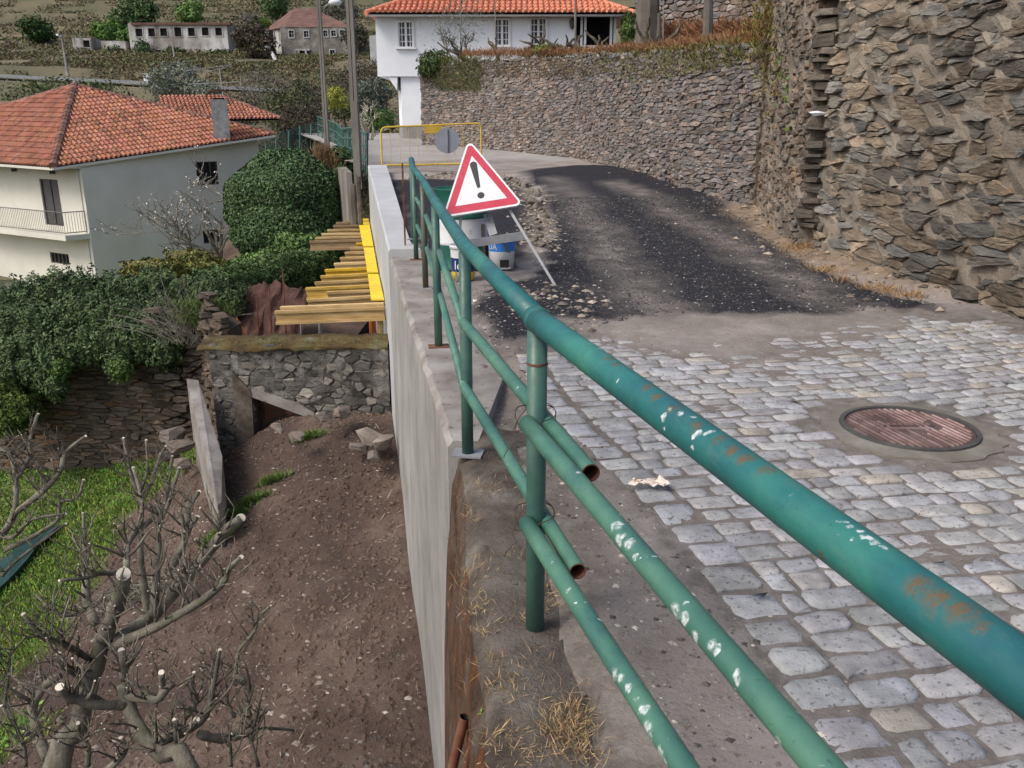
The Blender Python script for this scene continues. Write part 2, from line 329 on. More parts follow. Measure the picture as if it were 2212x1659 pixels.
def pipe_paint(name, rustlo, wlo, base, rust=(), white=()):
    m, n, b = new_mat(name)
    c = ramp(n, noise(n, 2.2, 5, .65).outputs[0], base)
    c = mix(n, c, (.014, .07, .095), ramp(n, noise(n, 7, 5, .7, stretch=(1, .35, 1)).outputs[0], [(.5, 0.), (.68, .6)]))
    c = mix(n, c, (.10, .17, .14), ramp(n, noise(n, 26, 6, .75, stretch=(1, .3, 1)).outputs[0], [(.55, 0.), (.75, .5)]))      # dust film
    c = mix(n, c, (.02, .05, .04), ramp(n, noise(n, 90, 3, .7).outputs[0], [(.64, 0.), (.70, .55)]))                            # tiny chips
    fr = ramp(n, noise(n, 75, 5, .85).outputs[0], [(.40, 0.), (.56, 1.)])
    f2 = ramp(n, noise(n, 3.3, 3, .55, stretch=(1.6, .8, 1.6)).outputs[0], [(rustlo, 0.), (rustlo + .10, .8)])
    if rust:
        mx = n.nodes.new('ShaderNodeMath'); mx.operation = 'MAXIMUM'; n.links.new(f2, mx.inputs[0]); n.links.new(spots(n, rust, .010, 30), mx.inputs[1]); f2 = mx.outputs[0]
    f = mix(n, (0, 0, 0), fr, f2)
    c = mix(n, c, (.125, .078, .04), f)
    wh = noise(n, 30, 2, .5, dist=.6); wf2 = ramp(n, wh.outputs[0], [(wlo + .055, 0.), (wlo + .067, .9)]); c = mix(n, c, (.55, .60, .60), wf2)
    if white:
        ws = spots(n, white, .010, 38); thin = ramp(n, noise(n, 60, 4, .7).outputs[0], [(.40, .10), (.58, 1.)])
        c = mix(n, c, (.52, .57, .56), mix(n, (0, 0, 0), thin, ws))
    n.links.new(c, b.inputs['Base Color'])
    rr = mix(n, (.38, .38, .38), (.85, .85, .85), f); rr = mix(n, rr, (.6, .6, .6), ramp(n, noise(n, 20, 4, .7).outputs[0], [(.45, 0.), (.65, .8)])); n.links.new(rr, b.inputs['Roughness'])
    b.inputs['Specular IOR Level'].default_value = .4
    pb = bump(n, b, noise(n, 40, 5, .7).outputs[0], .2, .003); bump(n, b, f, .35, .002, pb)
    return m
RP0, RNEAR = np.array((.075, 2.46, 1.045)), np.array((.555, .70, 1.045))
def top_pts(L, r=.0365): return [(rail_pt(x, y, RP0, RNEAR, r), rad, e) for x, y, rad, e in L]
def low_pts(L, z): 
    a = np.array((.045, 2.425, z)); return [(rail_pt(x, y, a, a + (RNEAR - RP0), .0265), rad * 1.2, e) for x, y, rad, e in L]
RUST_T = top_pts([(1335, 785, .020, .3), (1350, 800, .020, .3), (1420, 850, .022, .3), (1445, 872, .02, .3), (1480, 900, .02, .3), (1530, 940, .02, .3), (1580, 968, .02, .3), (1610, 990, .022, .3), (1640, 1010, .022, .3), (1680, 1035, .018, .3), (2020, 1290, .022, .3), (2060, 1320, .025, .3), (2110, 1345, .024, .3), (2150, 1380, .016, .3), (1800, 1215, .008, .5), (1300, 745, .012, .3)])
WH_T = top_pts([(1475, 905, .008, .7), (1462, 922, .009, .7), (1458, 940, .007, .7), (1495, 912, .010, .7), (1520, 914, .007, .7), (1540, 953, .010, .7), (1558, 950, .009, .7), (1528, 965, .008, .7), (1522, 985, .006, .7), (1362, 838, .004, .7), (1366, 855, .004, .7), (1290, 742, .005, .7), (1305, 760, .004, .7), (1848, 1145, .005, .7), (1862, 1158, .007, .7), (1885, 1165, .005, .7), (1900, 1178, .008, .7), (1915, 1188, .008, .7), (1932, 1198, .006, .7), (1880, 1192, .004, .7), (1845, 1182, .003, .7), (1738, 1092, .003, .7)])
WH_R = low_pts([(1260, 1030, .009, .6), (1345, 1150, .014, .6), (1350, 1180, .015, .5), (1375, 1190, .014, .5), (1385, 1218, .007, .7), (1470, 1335, .016, .5), (1490, 1350, .012, .6), (1510, 1388, .012, .6), (1550, 1408, .012, .6), (1562, 1422, .009, .7), (1610, 1480, .010, .6), (1500, 1320, .006, .7), (1660, 1625, .007, .7), (1590, 1500, .004, .7)], .735) + low_pts([(1238, 1290, .007, .7), (1335, 1470, .014, .5), (1350, 1480, .012, .5), (1365, 1502, .010, .6), (1400, 1548, .014, .6), (1405, 1585, .016, .5), (1395, 1605, .012, .5), (1420, 1640, .014, .5), (1440, 1652, .008, .6), (1198, 1180, .004, .7), (1385, 1530, .005, .7)], .405)
TEAL = [(.3, (.012, .080, .095)), (.5, (.020, .135, .13)), (.7, (.045, .205, .155))]
DULL = [(.3, (.032, .085, .068)), (.5, (.055, .125, .095)), (.7, (.095, .175, .13))]
pipe_paint('pipe_top', .64, .72, TEAL, RUST_T, WH_T)
pipe_paint('pipe_rail', .72, .67, [(.3, (.035, .11, .09)), (.5, (.065, .17, .125)), (.7, (.11, .235, .155))], (), WH_R)
pipe_paint('pipe_post', .74, .80, DULL)
pipe_paint('pipe_rusty', .48, .80, [(.3, (.05, .07, .05)), (.7, (.09, .10, .07))])

# road: masks painted by hand as vertex values (what lies where), colour and grain procedural
m, n, b = new_mat('road')
sand = ramp(n, noise(n, 1.4, 8).outputs[0], [(.3, (.19, .16, .138)), (.5, (.28, .245, .218)), (.7, (.38, .345, .315))])
sand = mix(n, sand, (.09, .07, .055), ramp(n, noise(n, 35, 4, .7).outputs[0], [(.56, 0.), (.68, .7)]))
sand = mix(n, sand, (.42, .40, .38), ramp(n, noise(n, 55, 2, .6).outputs[0], [(.66, 0.), (.70, .7)]))
tar = ramp(n, noise(n, 22, 7, .75).outputs[0], [(.38, (.010, .010, .013)), (.56, (.024, .023, .028)), (.70, (.065, .063, .070))])
tar = mix(n, tar, (.38, .37, .37), ramp(n, noise(n, 48, 3, .7).outputs[0], [(.665, 0.), (.70, .85)]))
conc = ramp(n, noise(n, .9, 8).outputs[0], [(.3, (.27, .26, .245)), (.7, (.40, .385, .365))])
joint = ramp(n, noise(n, 9, 9, .75).outputs[0], [(.3, (.075, .065, .056)), (.5, (.155, .138, .122)), (.68, (.26, .24, .218))])
c = mix(n, sand, joint, attr(n, 'joint').outputs['Fac']); c = mix(n, c, tar, attr(n, 'tar').outputs['Fac'])
c = mix(n, c, conc, attr(n, 'conc').outputs['Fac'])
dusty = ramp(n, noise(n, 4, 8, .7).outputs[0], [(.3, (.09, .077, .07)), (.5, (.165, .145, .13)), (.7, (.26, .235, .21))])
c = mix(n, c, dusty, attr(n, 'dust').outputs['Fac'])
verge = ramp(n, noise(n, 6, 10, .75).outputs[0], [(.36, (.04, .032, .026)), (.5, (.105, .088, .072)), (.64, (.21, .19, .165))])
c = mix(n, c, verge, attr(n, 'verge').outputs['Fac'])
earth = ramp(n, noise(n, 6, 8, .7).outputs[0], [(.3, (.12, .085, .06)), (.5, (.22, .165, .115)), (.7, (.32, .25, .18))])
c = mix(n, c, earth, attr(n, 'earth').outputs['Fac'])
n.links.new(c, b.inputs['Base Color']); b.inputs['Roughness'].default_value = .92; b.inputs['Specular IOR Level'].default_value = .25
bump(n, b, noise(n, 60, 5, .7).outputs[0], .6, .012, bump(n, b, noise(n, 8, 5).outputs[0], .35, .04))

# ------------------------------------------------------------------ ground shapes
RZ = [(-5, 0), (10, 0), (12.5, .07), (15, .2), (19.5, .48), (26, .63), (32, .78), (40, .9), (50, 1.0), (70, .6)]
_ry = np.array([a for a, _ in RZ]); _rz = np.array([b_ for _, b_ in RZ])
def rz(y): return np.interp(y, _ry, _rz)
def OR(px, py):
    z = .2
    for _ in range(25): p = G(px, py, z); z = .5 * z + .5 * float(rz(min(p[1], 60)))
    return p
def WX(y, off=0): return .43 - .185 * y + off           # outer face of the concrete retaining wall
_perm = NR.rand(64, 256, 256) if False else NR.rand(256, 256)
def vn(x, y, s, o=4, seed=0):
    x = np.asarray(x, float) * s + seed * 13.7 + 500; y = np.asarray(y, float) * s + seed * 7.3 + 500; v = 0; a = 1; t = 0
    for _ in range(o):
        xi = np.floor(x).astype(int); yi = np.floor(y).astype(int); fx = x - xi; fy = y - yi; fx = fx * fx * (3 - 2 * fx); fy = fy * fy * (3 - 2 * fy)
        g = lambda i, j: _perm[i & 255, j & 255]
        v = v + a * ((g(xi, yi) * (1 - fx) + g(xi + 1, yi) * fx) * (1 - fy) + (g(xi, yi + 1) * (1 - fx) + g(xi + 1, yi + 1) * fx) * fy)
        t += a; a *= .5; x = x * 2.03 + 11.3; y = y * 2.03 + 5.1
    return v / t - .5
def inpoly(X, Y, P):
    r = np.zeros(np.shape(X), bool); n_ = len(P)
    for i in range(n_):
        x1, y1 = P[i][:2]; x2, y2 = P[(i + 1) % n_][:2]
        c_ = (y1 > Y) != (y2 > Y); r ^= c_ & (X < (x2 - x1) * (Y - y1) / ((y2 - y1) if y2 != y1 else 1e-9) + x1)
    return r
def soft(X, Y, P, nz=.25, s=1.6, k=5, rad=.12, seed=0):
    a = np.zeros(np.shape(X))
    for i in range(k):
        an = 2 * math.pi * i / k
        a += inpoly(X + nz * vn(X, Y, s, 5, seed) * 2 + rad * math.cos(an), Y + nz * vn(X, Y, s, 5, seed + 3) * 2 + rad * math.sin(an), P)
    return a / k
def px_poly(L): return [tuple(OR(*q)[:2]) for q in L]
TAR1 = px_poly([(1120, 372), (1250, 358), (1400, 362), (1490, 390), (1570, 440), (1640, 505), (1720, 556), (1800, 600), (1900, 642), (2060, 668), (1900, 680), (1700, 692), (1560, 690), (1450, 690), (1340, 706), (1230, 700), (1170, 742), (1060, 745), (1040, 700), (1035, 640), (1150, 600), (1185, 560), (1190, 480), (1180, 420)])
TAR2 = px_poly([(828, 392), (950, 388), (1110, 398), (1150, 430), (1160, 500), (1150, 560), (1060, 590), (1000, 560), (885, 540), (860, 470)])
TRACK1 = px_poly([(1520, 705), (1440, 640), (1370, 560), (1310, 480), (1262, 420), (1225, 385), (1175, 385), (1222, 440), (1262, 520), (1300, 600), (1350, 700)])
TRACK2 = px_poly([(1900, 690), (1760, 615), (1640, 552), (1520, 480), (1420, 425), (1330, 390), (1300, 398), (1395, 446), (1500, 516), (1620, 590), (1790, 690)])
CONC = px_poly([(780, 280), (800, 345), (870, 352), (1000, 343), (1240, 350), (1260, 335), (1240, 325), (1000, 300), (880, 275)])
COBBLE_O = np.array((.84, 1.86)); CA = np.array((-.19, .982)); CA /= np.linalg.norm(CA); CB = np.array((CA[1], -CA[0]))
def cob_rs(X, Y): dx = X - COBBLE_O[0]; dy = Y - COBBLE_O[1]; return dx * CA[0] + dy * CA[1], dx * CB[0] + dy * CB[1]
MHX, MHY = 2.13, 4.33
DIRT = px_poly([(1180, 735), (1240, 765), (1400, 722), (1560, 762), (1680, 785), (1790, 728), (1830, 690), (2300, 672), (2300, 640), (1180, 640)])
def dirt_level(X, Y):
    """height of the loose sand over the paving: buries the setts towards the tarred stretch"""
    s_ = soft(X, Y, DIRT, .5, 1.1, 9, .35, 5)
    return .014 + .022 * s_ + .016 * vn(X, Y, 3.0, 4, 8) + .012 * np.clip(vn(X, Y, .9, 3, 12) - .05, 0, 1)
def road_z(X, Y):
    z = rz(Y) + .012 * vn(X, Y, 1.5, 4, 2)
    r, s = cob_rs(X, Y)
    paved = (s > -.02) & (Y < 7.6)
    z = np.where(paved, dirt_level(X, Y) + .0 * z, z + .012)
    t = np.maximum(soft(X, Y, TAR1, .25, 1.6, 5, .2, 1), soft(X, Y, TAR2, .2, 1.6, 5, .15, 2))
    z = z + t * (.03 + .03 * vn(X, Y, 6, 3, 4)) - .02 * np.maximum(soft(X, Y, TRACK1, .1, 1, 5, .2), soft(X, Y, TRACK2, .1, 1, 5, .2)) * t
    bank = np.clip((X - np.interp(Y, [7, 10.8, 14.5, 16, 30], [4.0, 3.4, 3.7, 4.2, 1.5])) / .9, 0, 1.5) * (Y > 8)
    z = z + .30 * bank * (.6 + vn(X, Y, 4, 4, 6))
    e_ = np.where(Y < 4.15, X - np.interp(Y, [0, 1.83, 3.85, 4.4], [.22, -.07, -.24, -.30]) - .15, np.where(Y < 10.5, X - WX(Y, .42), 1.0))
    z = z - .07 * np.clip(1 - e_ / .22 + .8 * vn(X, Y, 2.2, 4, 15), 0, 1) + .022 * (Y < 10.5) * np.clip(e_ / .35, 0, 1) * np.clip(-s / .15, 0, 1)
    rub = np.exp(-((X + 0.05) ** 2 / .25 + (Y - 7.6) ** 2 / .5)); z = z + .06 * rub
    return z
def _dummy(): pass
xs1 = np.arange(-2.2, 6.2, .055); ys1 = np.arange(.2, 13.0, .055)
A_ = {'earth': lambda X, Y, Z: np.clip((X - np.interp(Y, [7.5, 8.5, 10.8, 14.5, 16, 20, 30], [4.15, 3.75, 3.2, 3.4, 3.9, 2.9, 1.0]) + .5 * vn(X, Y, 2, 4, 61)) / .35, 0, 1) * (Y > 7.4) * np.clip((24 - Y) / 5, 0, 1),
      'verge': lambda X, Y, Z: np.clip(1.15 - (X - np.interp(Y, [0, 1.83, 3.85, 4.2, 4.8, 6, 9], [.22, -.07, -.24, -.3, -.25, -.4, -.9])) / .75 + 1.2 * vn(X, Y, 2, 4, 44), 0, 1) * np.clip((6.5 - Y) / 2.5, 0, 1) * .9,
      'tar': lambda X, Y, Z: np.maximum(soft(X, Y, TAR1, .22, 3.0, 7, .07, 1), soft(X, Y, TAR2, .2, 1.6, 5, .15, 2)),
      'conc': lambda X, Y, Z: np.maximum(soft(X, Y, CONC, .3, 1.2, 5, .3) * .9, np.clip((Y - 26) / 6, 0, .85)),
      'dust': lambda X, Y, Z: np.clip((np.maximum(soft(X, Y, TRACK1, .2, 1.2, 9, .2, 1), soft(X, Y, TRACK2, .2, 1.2, 9, .2, 2))) * (.80 + 1.3 * vn(X, Y, 2, 4, 3)), 0, .9),
      'joint': lambda X, Y, Z: (cob_rs(X, Y)[1] > -.02) * np.clip((.03 - (dirt_level(X, Y) - .012)) / .03, 0, 1) * (Y < 7.7)}
def rmask(X, Y): return (X > WX(Y, .12)) & (X > np.interp(Y, [0, 1.83, 3.85, 4.2, 9], [.28, .0, -.17, -.9, -2]))
grid('road', xs1, ys1, road_z, 'road', A_, mask=rmask)
grid('road', np.arange(-16, 9, .22), np.arange(12.945, 62, .22), lambda X, Y: road_z(X, Y) - .002, 'road', A_,
     mask=lambda X, Y: (X > np.interp(Y, [12, 20.5, 24, 27, 32, 35, 43, 60], [WX(12, .2), WX(20.5, .2), -4.6, -5.4, -6.7, -7.6, -10.1, -15])))
# ------------------------------------------------------------------ cobbled paving
def sett(poly, h, z0, inset=.008, bev=.012, tilt=(0, 0)):
    """one paving stone from a plan outline: skirt, worn edge, uneven top"""
    P = np.array(poly); c = P.mean(0); n_ = len(P); d = P - c; L = np.linalg.norm(d, axis=1, keepdims=True)
    out = c + d * (1 - inset / L); inn = c + d * (1 - (inset + bev + .006 * NR.rand(n_, 1)) / L); mid = c + d * .5
    zt = lambda Q, e: z0 + h + e + (Q[:, 0] - c[0]) * tilt[0] + (Q[:, 1] - c[1]) * tilt[1]
    V = np.vstack([np.c_[out, np.full(n_, z0 - .03)], np.c_[out, zt(out, -.009)], np.c_[inn, zt(inn, 0) + .0012 * NR.randn(n_)], np.c_[mid, zt(mid, .001) + .0012 * NR.randn(n_)], [[c[0], c[1], z0 + h + .001]]])
    Fs = []
    for k in range(3):
        for i in range(n_): i2 = (i + 1) % n_; Fs.append((k * n_ + i, k * n_ + i2, (k + 1) * n_ + i2, (k + 1) * n_ + i))
    for i in range(n_): Fs.append((3 * n_ + i, 3 * n_ + (i + 1) % n_, 4 * n_))
    return V, Fs
def rough_rect(x0, x1, y0a, y0b, y1a, y1b, j):
    """rounded, chipped four-sided outline (10 to 12 points) in row coordinates"""
    c4 = [(x0, y0a), (x1, y0b), (x1, y1b), (x0, y1a)]; P = []
    for i in range(4):
        a = np.array(c4[i]); b_ = np.array(c4[(i + 1) % 4]); L = np.linalg.norm(b_ - a)
        k = min(.020, L * .15) * R.uniform(.3, 1.9)
        for t in ([k / L, .5, 1 - k / L] if L > .13 else [k / L, 1 - k / L]):
            p = a + (b_ - a) * t; nn = np.array((-(b_ - a)[1], (b_ - a)[0])) / L
            P.append(p + nn * R.uniform(-.2, 1) * j + (b_ - a) / L * R.uniform(-j, j))
    return P
setts = []
def smooth_top(o): o.data.polygons.foreach_set('use_smooth', [p.normal.z > .35 for p in o.data.polygons])
def cob_add(poly_rs, big=False):
    P = [COBBLE_O + CB * s + CA * r for s, r in poly_rs]; c = np.mean(P, 0)
    if math.hypot(c[0] - MHX, c[1] - MHY) < .53 or c[1] > 7.6 or (c[1] > 5.8 and float(soft(np.array([c[0]]), np.array([c[1]]), TAR1, .3, 2.2, 9, .3, 1)[0]) > 0): return
    x, y, D = proj((c[0], c[1], 0)); 
    if D < .3 or y > 1900 or x > 2500 or x < 900: return
    vis = dirt_level(c[0], c[1]); h = .021 + R.uniform(-.004, .006)
    V, Fs = sett(P, h, 0, R.uniform(.0, .004), .0055, (R.uniform(-.03, .03), R.uniform(-.03, .03)))
    g = R.uniform(.80, 1.14); t = (g * R.uniform(.97, 1.03), g, g * R.uniform(.97, 1.06))
    if R.random() < .08: t = (g * 1.08, g * 1.0, g * .88)
    A = (max(p[0] for p in P) - min(p[0] for p in P)) * (max(p[1] for p in P) - min(p[1] for p in P))
    inside = -30 < x < 2240 and y < 1680 and vis < .034
    setts.append((A / D ** 3 if inside else 0, V, Fs, t))
r = -1.0
while r < 3.9:                                            # edging course of bigger blocks
    L = R.uniform(.15, .25) if r < 1.4 else R.uniform(.13, .20); wd = .18 if r < 2 else .16
    dx = .055 * math.sin(r * 1.7) - .03 * max(0, r - 1.5)
    cob_add(rough_rect(dx + R.uniform(-.015, .01), dx + wd + R.uniform(-.012, .012), r, r, r + L - .012, r + L - .012 + R.uniform(-.02, .0), .008)); r += L
r = -1.2; k = 0
while r < 6.9:
    h = R.uniform(.100, .132) if r < 2.2 else R.uniform(.092, .122)
    s = .185 + .055 * math.sin(r * 1.7) - .03 * max(0, r - 1.5) + (0 if r < 3.9 else -.15 - R.random() * .1)
    wav = lambda q, rr: rr + .030 * math.sin(q * 1.7 + 1.0) + .05 * max(0, q - 2.0) + .008 * math.sin(q * 6 + k * 2)
    while s < 3.9:
        L = R.uniform(.13, .24) if R.random() < .85 else R.uniform(.09, .13)
        a = R.uniform(-.009, .009); b_ = R.uniform(-.012, .010)
        cob_add(rough_rect(s + R.uniform(-.006, .004), s + L - .003, wav(s, r) + a, wav(s + L, r) + b_, wav(s, r) + h - .005 + a, wav(s + L, r) + h - .005, .008)); s += L
    r += h; k += 1
setts.sort(key=lambda q: -q[0])
pav = empty('cobbled_paving', (2.2, 4.2, 0)); pav['kind'] = 'structure'
for _, V, Fs, t in setts[:300]: smooth_top(mk('cobble', V, Fs, 'granite', pav, tint=t))
mb = MB()
for _, V, Fs, t in setts[300:]: mb.add(V, Fs, t)
smooth_top(mb.build('cobble_field', 'granite', pav, tint=True, kind='stuff'))

# manhole: concrete collar, iron ring, ribbed lid with raised letters
mh = empty('manhole_cover', (MHX, MHY, .02), 'rusty round iron manhole cover set among the grey cobbles', 'manhole cover')
mb = MB(); n_ = 48
def ring(r0, r1, z0, z1, jit=0):
    P = []
    for k in range(n_):
        an = 2 * math.pi * k / n_; q = 1 + jit * R.uniform(-1, 1); P += [(MHX + r0 * math.cos(an), MHY + r0 * math.sin(an), z1), (MHX + r1 * q * math.cos(an), MHY + r1 * q * math.sin(an), z1 - .004 * (jit > 0)), (MHX + r1 * q * math.cos(an), MHY + r1 * q * math.sin(an), z0), (MHX + r0 * math.cos(an), MHY + r0 * math.sin(an), z0)]
    Fs = []
    for k in range(n_):
        a = 4 * k; b_ = 4 * ((k + 1) % n_)
        for i in range(4): Fs.append((a + i, a + (i + 1) % 4, b_ + (i + 1) % 4, b_ + i)[::-1])
    return P, Fs
mb.add(*ring(.352, .455, -.03, .030, .05)); mb.build('concrete_collar', 'collar', mh, smooth=False)
mb = MB(); mb.add(*ring(.325, .35, -.02, .041)); mb.build('iron_ring', 'dark_metal', mh)
mb = MB(); P = [(MHX + .322 * math.cos(2 * math.pi * k / n_), MHY + .322 * math.sin(2 * math.pi * k / n_)) for k in range(n_)]
mb.prism([(x, y, -.02) for x, y in P] + [(x, y, .031) for x, y in P]); lid = mb.build('lid', 'cover_iron', mh, tint=True)
mb = MB(); ang = math.radians(104)
for i in range(-9, 10):
    off = i * .033; L = math.sqrt(max(0, .305 ** 2 - off ** 2))
    ax = (np.array((math.cos(ang), math.sin(ang), 0)), np.array((-math.sin(ang), math.cos(ang), 0)), np.array((0, 0, 1.)))
    k = -L
    while k < L - .02:
        seg = R.choice([.12, .2, .3]); e = min(L, k + seg); cc = (k + e) / 2
        if not (abs(cc) < .055 and abs(off) < .2):
            g = R.uniform(2.2, 3.6) if i < 0 else R.uniform(1.0, 2.4)
            mb.box(np.array((MHX, MHY, .0345)) + ax[0] * cc + ax[1] * off, (e - k - .008, .007, .007), ax=ax, t=(g, g, g))
        k = e
mb.build('tread_rib', 'cover_iron', lid, tint=True, kind='stuff')
mb = MB()
mb.box((MHX - .0, MHY + .04, .034), (.30, .045, .005), t=(.9, .9, .9)); mb.box((MHX, MHY - .02, .034), (.24, .03, .005), t=(1.7, 1.8, 1.8))
for i in range(9): mb.box((MHX - .12 + i * .03, MHY + .04, .0375), (.016, .028, .004), t=(1.8, 1.7, 1.6)); 
mb.build('name_plate', 'cover_iron', lid, tint=True)

# ------------------------------------------------------------------ loose grit and rubble
def bits(name, C, size, m, tint=None, kind='stuff', flat=.55, parent=None):
    n = len(C); base = np.array([(1, 0, 0), (0, 1, 0), (-1, 0, 0), (0, -1, 0), (0, 0, 1), (0, 0, -1)], float)
    V = base[None] * (1 + .5 * (NR.rand(n, 6, 1) - .5)); an = NR.rand(n) * 6.28; ca, sa = np.cos(an), np.sin(an)
    x = V[..., 0] * ca[:, None] * 1.25 - V[..., 1] * sa[:, None]; y = V[..., 0] * sa[:, None] * 1.25 + V[..., 1] * ca[:, None]
    V = np.stack([x, y, V[..., 2] * flat + .25 * x * (NR.rand(n, 1) - .5)], 2) * np.asarray(size).reshape(-1, 1, 1) + C[:, None]
    f = np.array([(0, 1, 4), (1, 2, 4), (2, 3, 4), (3, 0, 4), (1, 0, 5), (2, 1, 5), (3, 2, 5), (0, 3, 5)])
    Fs = (f[None] + 6 * np.arange(n)[:, None, None]).reshape(-1, 3)
    T = None if tint is None else np.repeat(tint, 6, 0)
    return mk(name, V.reshape(-1, 3), Fs, m, parent, tint=T, kind=kind)
def scatter(n, x0, x1, y0, y1, cond, zf):
    X = x0 + (x1 - x0) * NR.rand(n); Y = y0 + (y1 - y0) * NR.rand(n); k = cond(X, Y); X, Y = X[k], Y[k]
    return np.stack([X, Y, zf(X, Y)], 1)
def grey(n, lo, hi, warm=.1): g = lo + (hi - lo) * NR.rand(n, 1) ** 2; return g * np.array([[1 + warm, 1, 1 - warm]])
C = scatter(75000, -2, 4.6, 5.8, 16, lambda X, Y: (soft(X, Y, TAR1, .2) > .4) & (X > WX(Y, .4)), road_z)
t = grey(len(C), .06, .30, 0); k = NR.rand(len(C)) < .10; t[k] = grey(k.sum(), .5, 1.5, 0)
bits('tarred_gravel', C, .004 + .010 * NR.rand(len(C)) ** 3, 'gravel_bits', t)
C = scatter(16000, -1.3, 1.3, 1.2, 12, lambda X, Y: (X > WX(Y, .35)) & (cob_rs(X, Y)[1] < .05) & (X > np.interp(Y, [0, 1.83, 3.85, 4.2, 9], [.3, .0, -.15, -.7, -2])), road_z)
bits('gravel', C, .003 + .012 * NR.rand(len(C)) ** 3, 'gravel_bits', grey(len(C), .15, 1.25, .12))
C = scatter(5000, 0, 5, 1.5, 9, lambda X, Y: (cob_rs(X, Y)[1] > .0) & (Y < 7.4), lambda X, Y: dirt_level(X, Y))
bits('gravel', C, .002 + .006 * NR.rand(len(C)) ** 3, 'gravel_bits', grey(len(C), .25, 1.3))
C = scatter(900, -.9, .9, 5.6, 8.6, lambda X, Y: (X > WX(Y, .85)) & (NR.rand(len(X)) < np.exp(-((X - .1) ** 2 + (Y - 7.4) ** 2) / .8)), road_z)
bits('rubble', C, .01 + .04 * NR.rand(len(C)) ** 2, 'gravel_bits', grey(len(C), .25, 1.0, .15))
# ring of loose stones round the patch
def rock(seed, s, flat=.7):
    """angular broken stone: hull of random points"""
    rr = random.Random(seed); bm = bmesh.new()
    for _ in range(15):
        d = Vector((rr.gauss(0, 1), rr.gauss(0, 1), rr.gauss(0, 1))).normalized(); m_ = max(abs(d.x), abs(d.y), abs(d.z)); q = rr.uniform(.8, 1.0) / (m_ ** .6)
        bm.verts.new((d.x * q, d.y * q * .72, d.z * q * flat))
    r_ = bmesh.ops.convex_hull(bm, input=bm.verts); bmesh.ops.delete(bm, geom=[v for v in bm.verts if not v.link_faces], context='VERTS'); bm.verts.index_update(); bm.verts.ensure_lookup_table()
    a = rr.uniform(0, 6.3); V = [(v.co.x * math.cos(a) - v.co.y * math.sin(a), v.co.x * math.sin(a) + v.co.y * math.cos(a), v.co.z) for v in bm.verts]; Fs = [tuple(v.index for v in f.verts) for f in bm.faces]; bm.free()
    return np.array(V) * s * .85, Fs
arc = [(900, 388), (960, 380), (1040, 376), (1100, 388), (1130, 405), (1152, 430), (1162, 455), (1168, 480), (1164, 505), (1166, 540)]
arcw = np.array([OR(*q) for q in arc]); seg = np.r_[0, np.cumsum(np.linalg.norm(np.diff(arcw, axis=0), axis=1))]
protos = []
for i in range(6):
    V, Fs = rock(i + 3, 1); g = R.uniform(.9, 1.3); me = mk('loose_stone', V, Fs, 'slate', tint=(g * 1.15, g * 1.1, g)).data; protos.append(me); bpy.data.objects.remove(bpy.data.objects[-1] if False else [o for o in bpy.data.objects if o.data == me][0])
for i in range(70):
    q = R.random() * seg[-1]; p = [np.interp(q, seg, arcw[:, k]) for k in range(3)]; s = R.uniform(.04, .10) * (1.35 if seg[4] < q < seg[6] else 1)
    wdt = .17
    x, y = p[0] + R.gauss(0, wdt * .45), p[1] + R.gauss(0, wdt)
    o = link(bpy.data.objects.new('loose_stone', protos[i % 6])); o.location = (x, y, float(road_z(np.array(x), np.array(y))) + s * .3); o.scale = (s, s, s); o.rotation_euler = (R.uniform(-.3, .3), R.uniform(-.3, .3), R.random() * 6)
    tag(o, 'loose pale stone in the curved rubble line beside the dark gravel', 'stone', 'loose stones laid in an arc on the road')
C = []
for i in range(1500):
    q = R.random() * seg[-1]; p = [np.interp(q, seg, arcw[:, k]) for k in range(3)]; C.append((p[0] + R.gauss(0, .15), p[1] + R.gauss(0, .24), 0))
C = np.array(C); C[:, 2] = road_z(C[:, 0], C[:, 1]); bits('rubble', C, .01 + .035 * NR.rand(len(C)) ** 2, 'gravel_bits', grey(len(C), .3, 1.0, .18))
# rubble and earth at the foot of the stone walls
C = scatter(7000, 2.0, 5.2, 7.2, 26, lambda X, Y: NR.rand(len(X)) < np.exp(-np.abs(X - np.interp(Y, [7, 10.8, 14.5, 16.3, 26], [4.3, 3.75, 3.9, 4.2, 1.9])) / .28), road_z)
bits('rubble', C, .01 + .05 * NR.rand(len(C)) ** 3, 'gravel_bits', grey(len(C), .2, .9, .22))
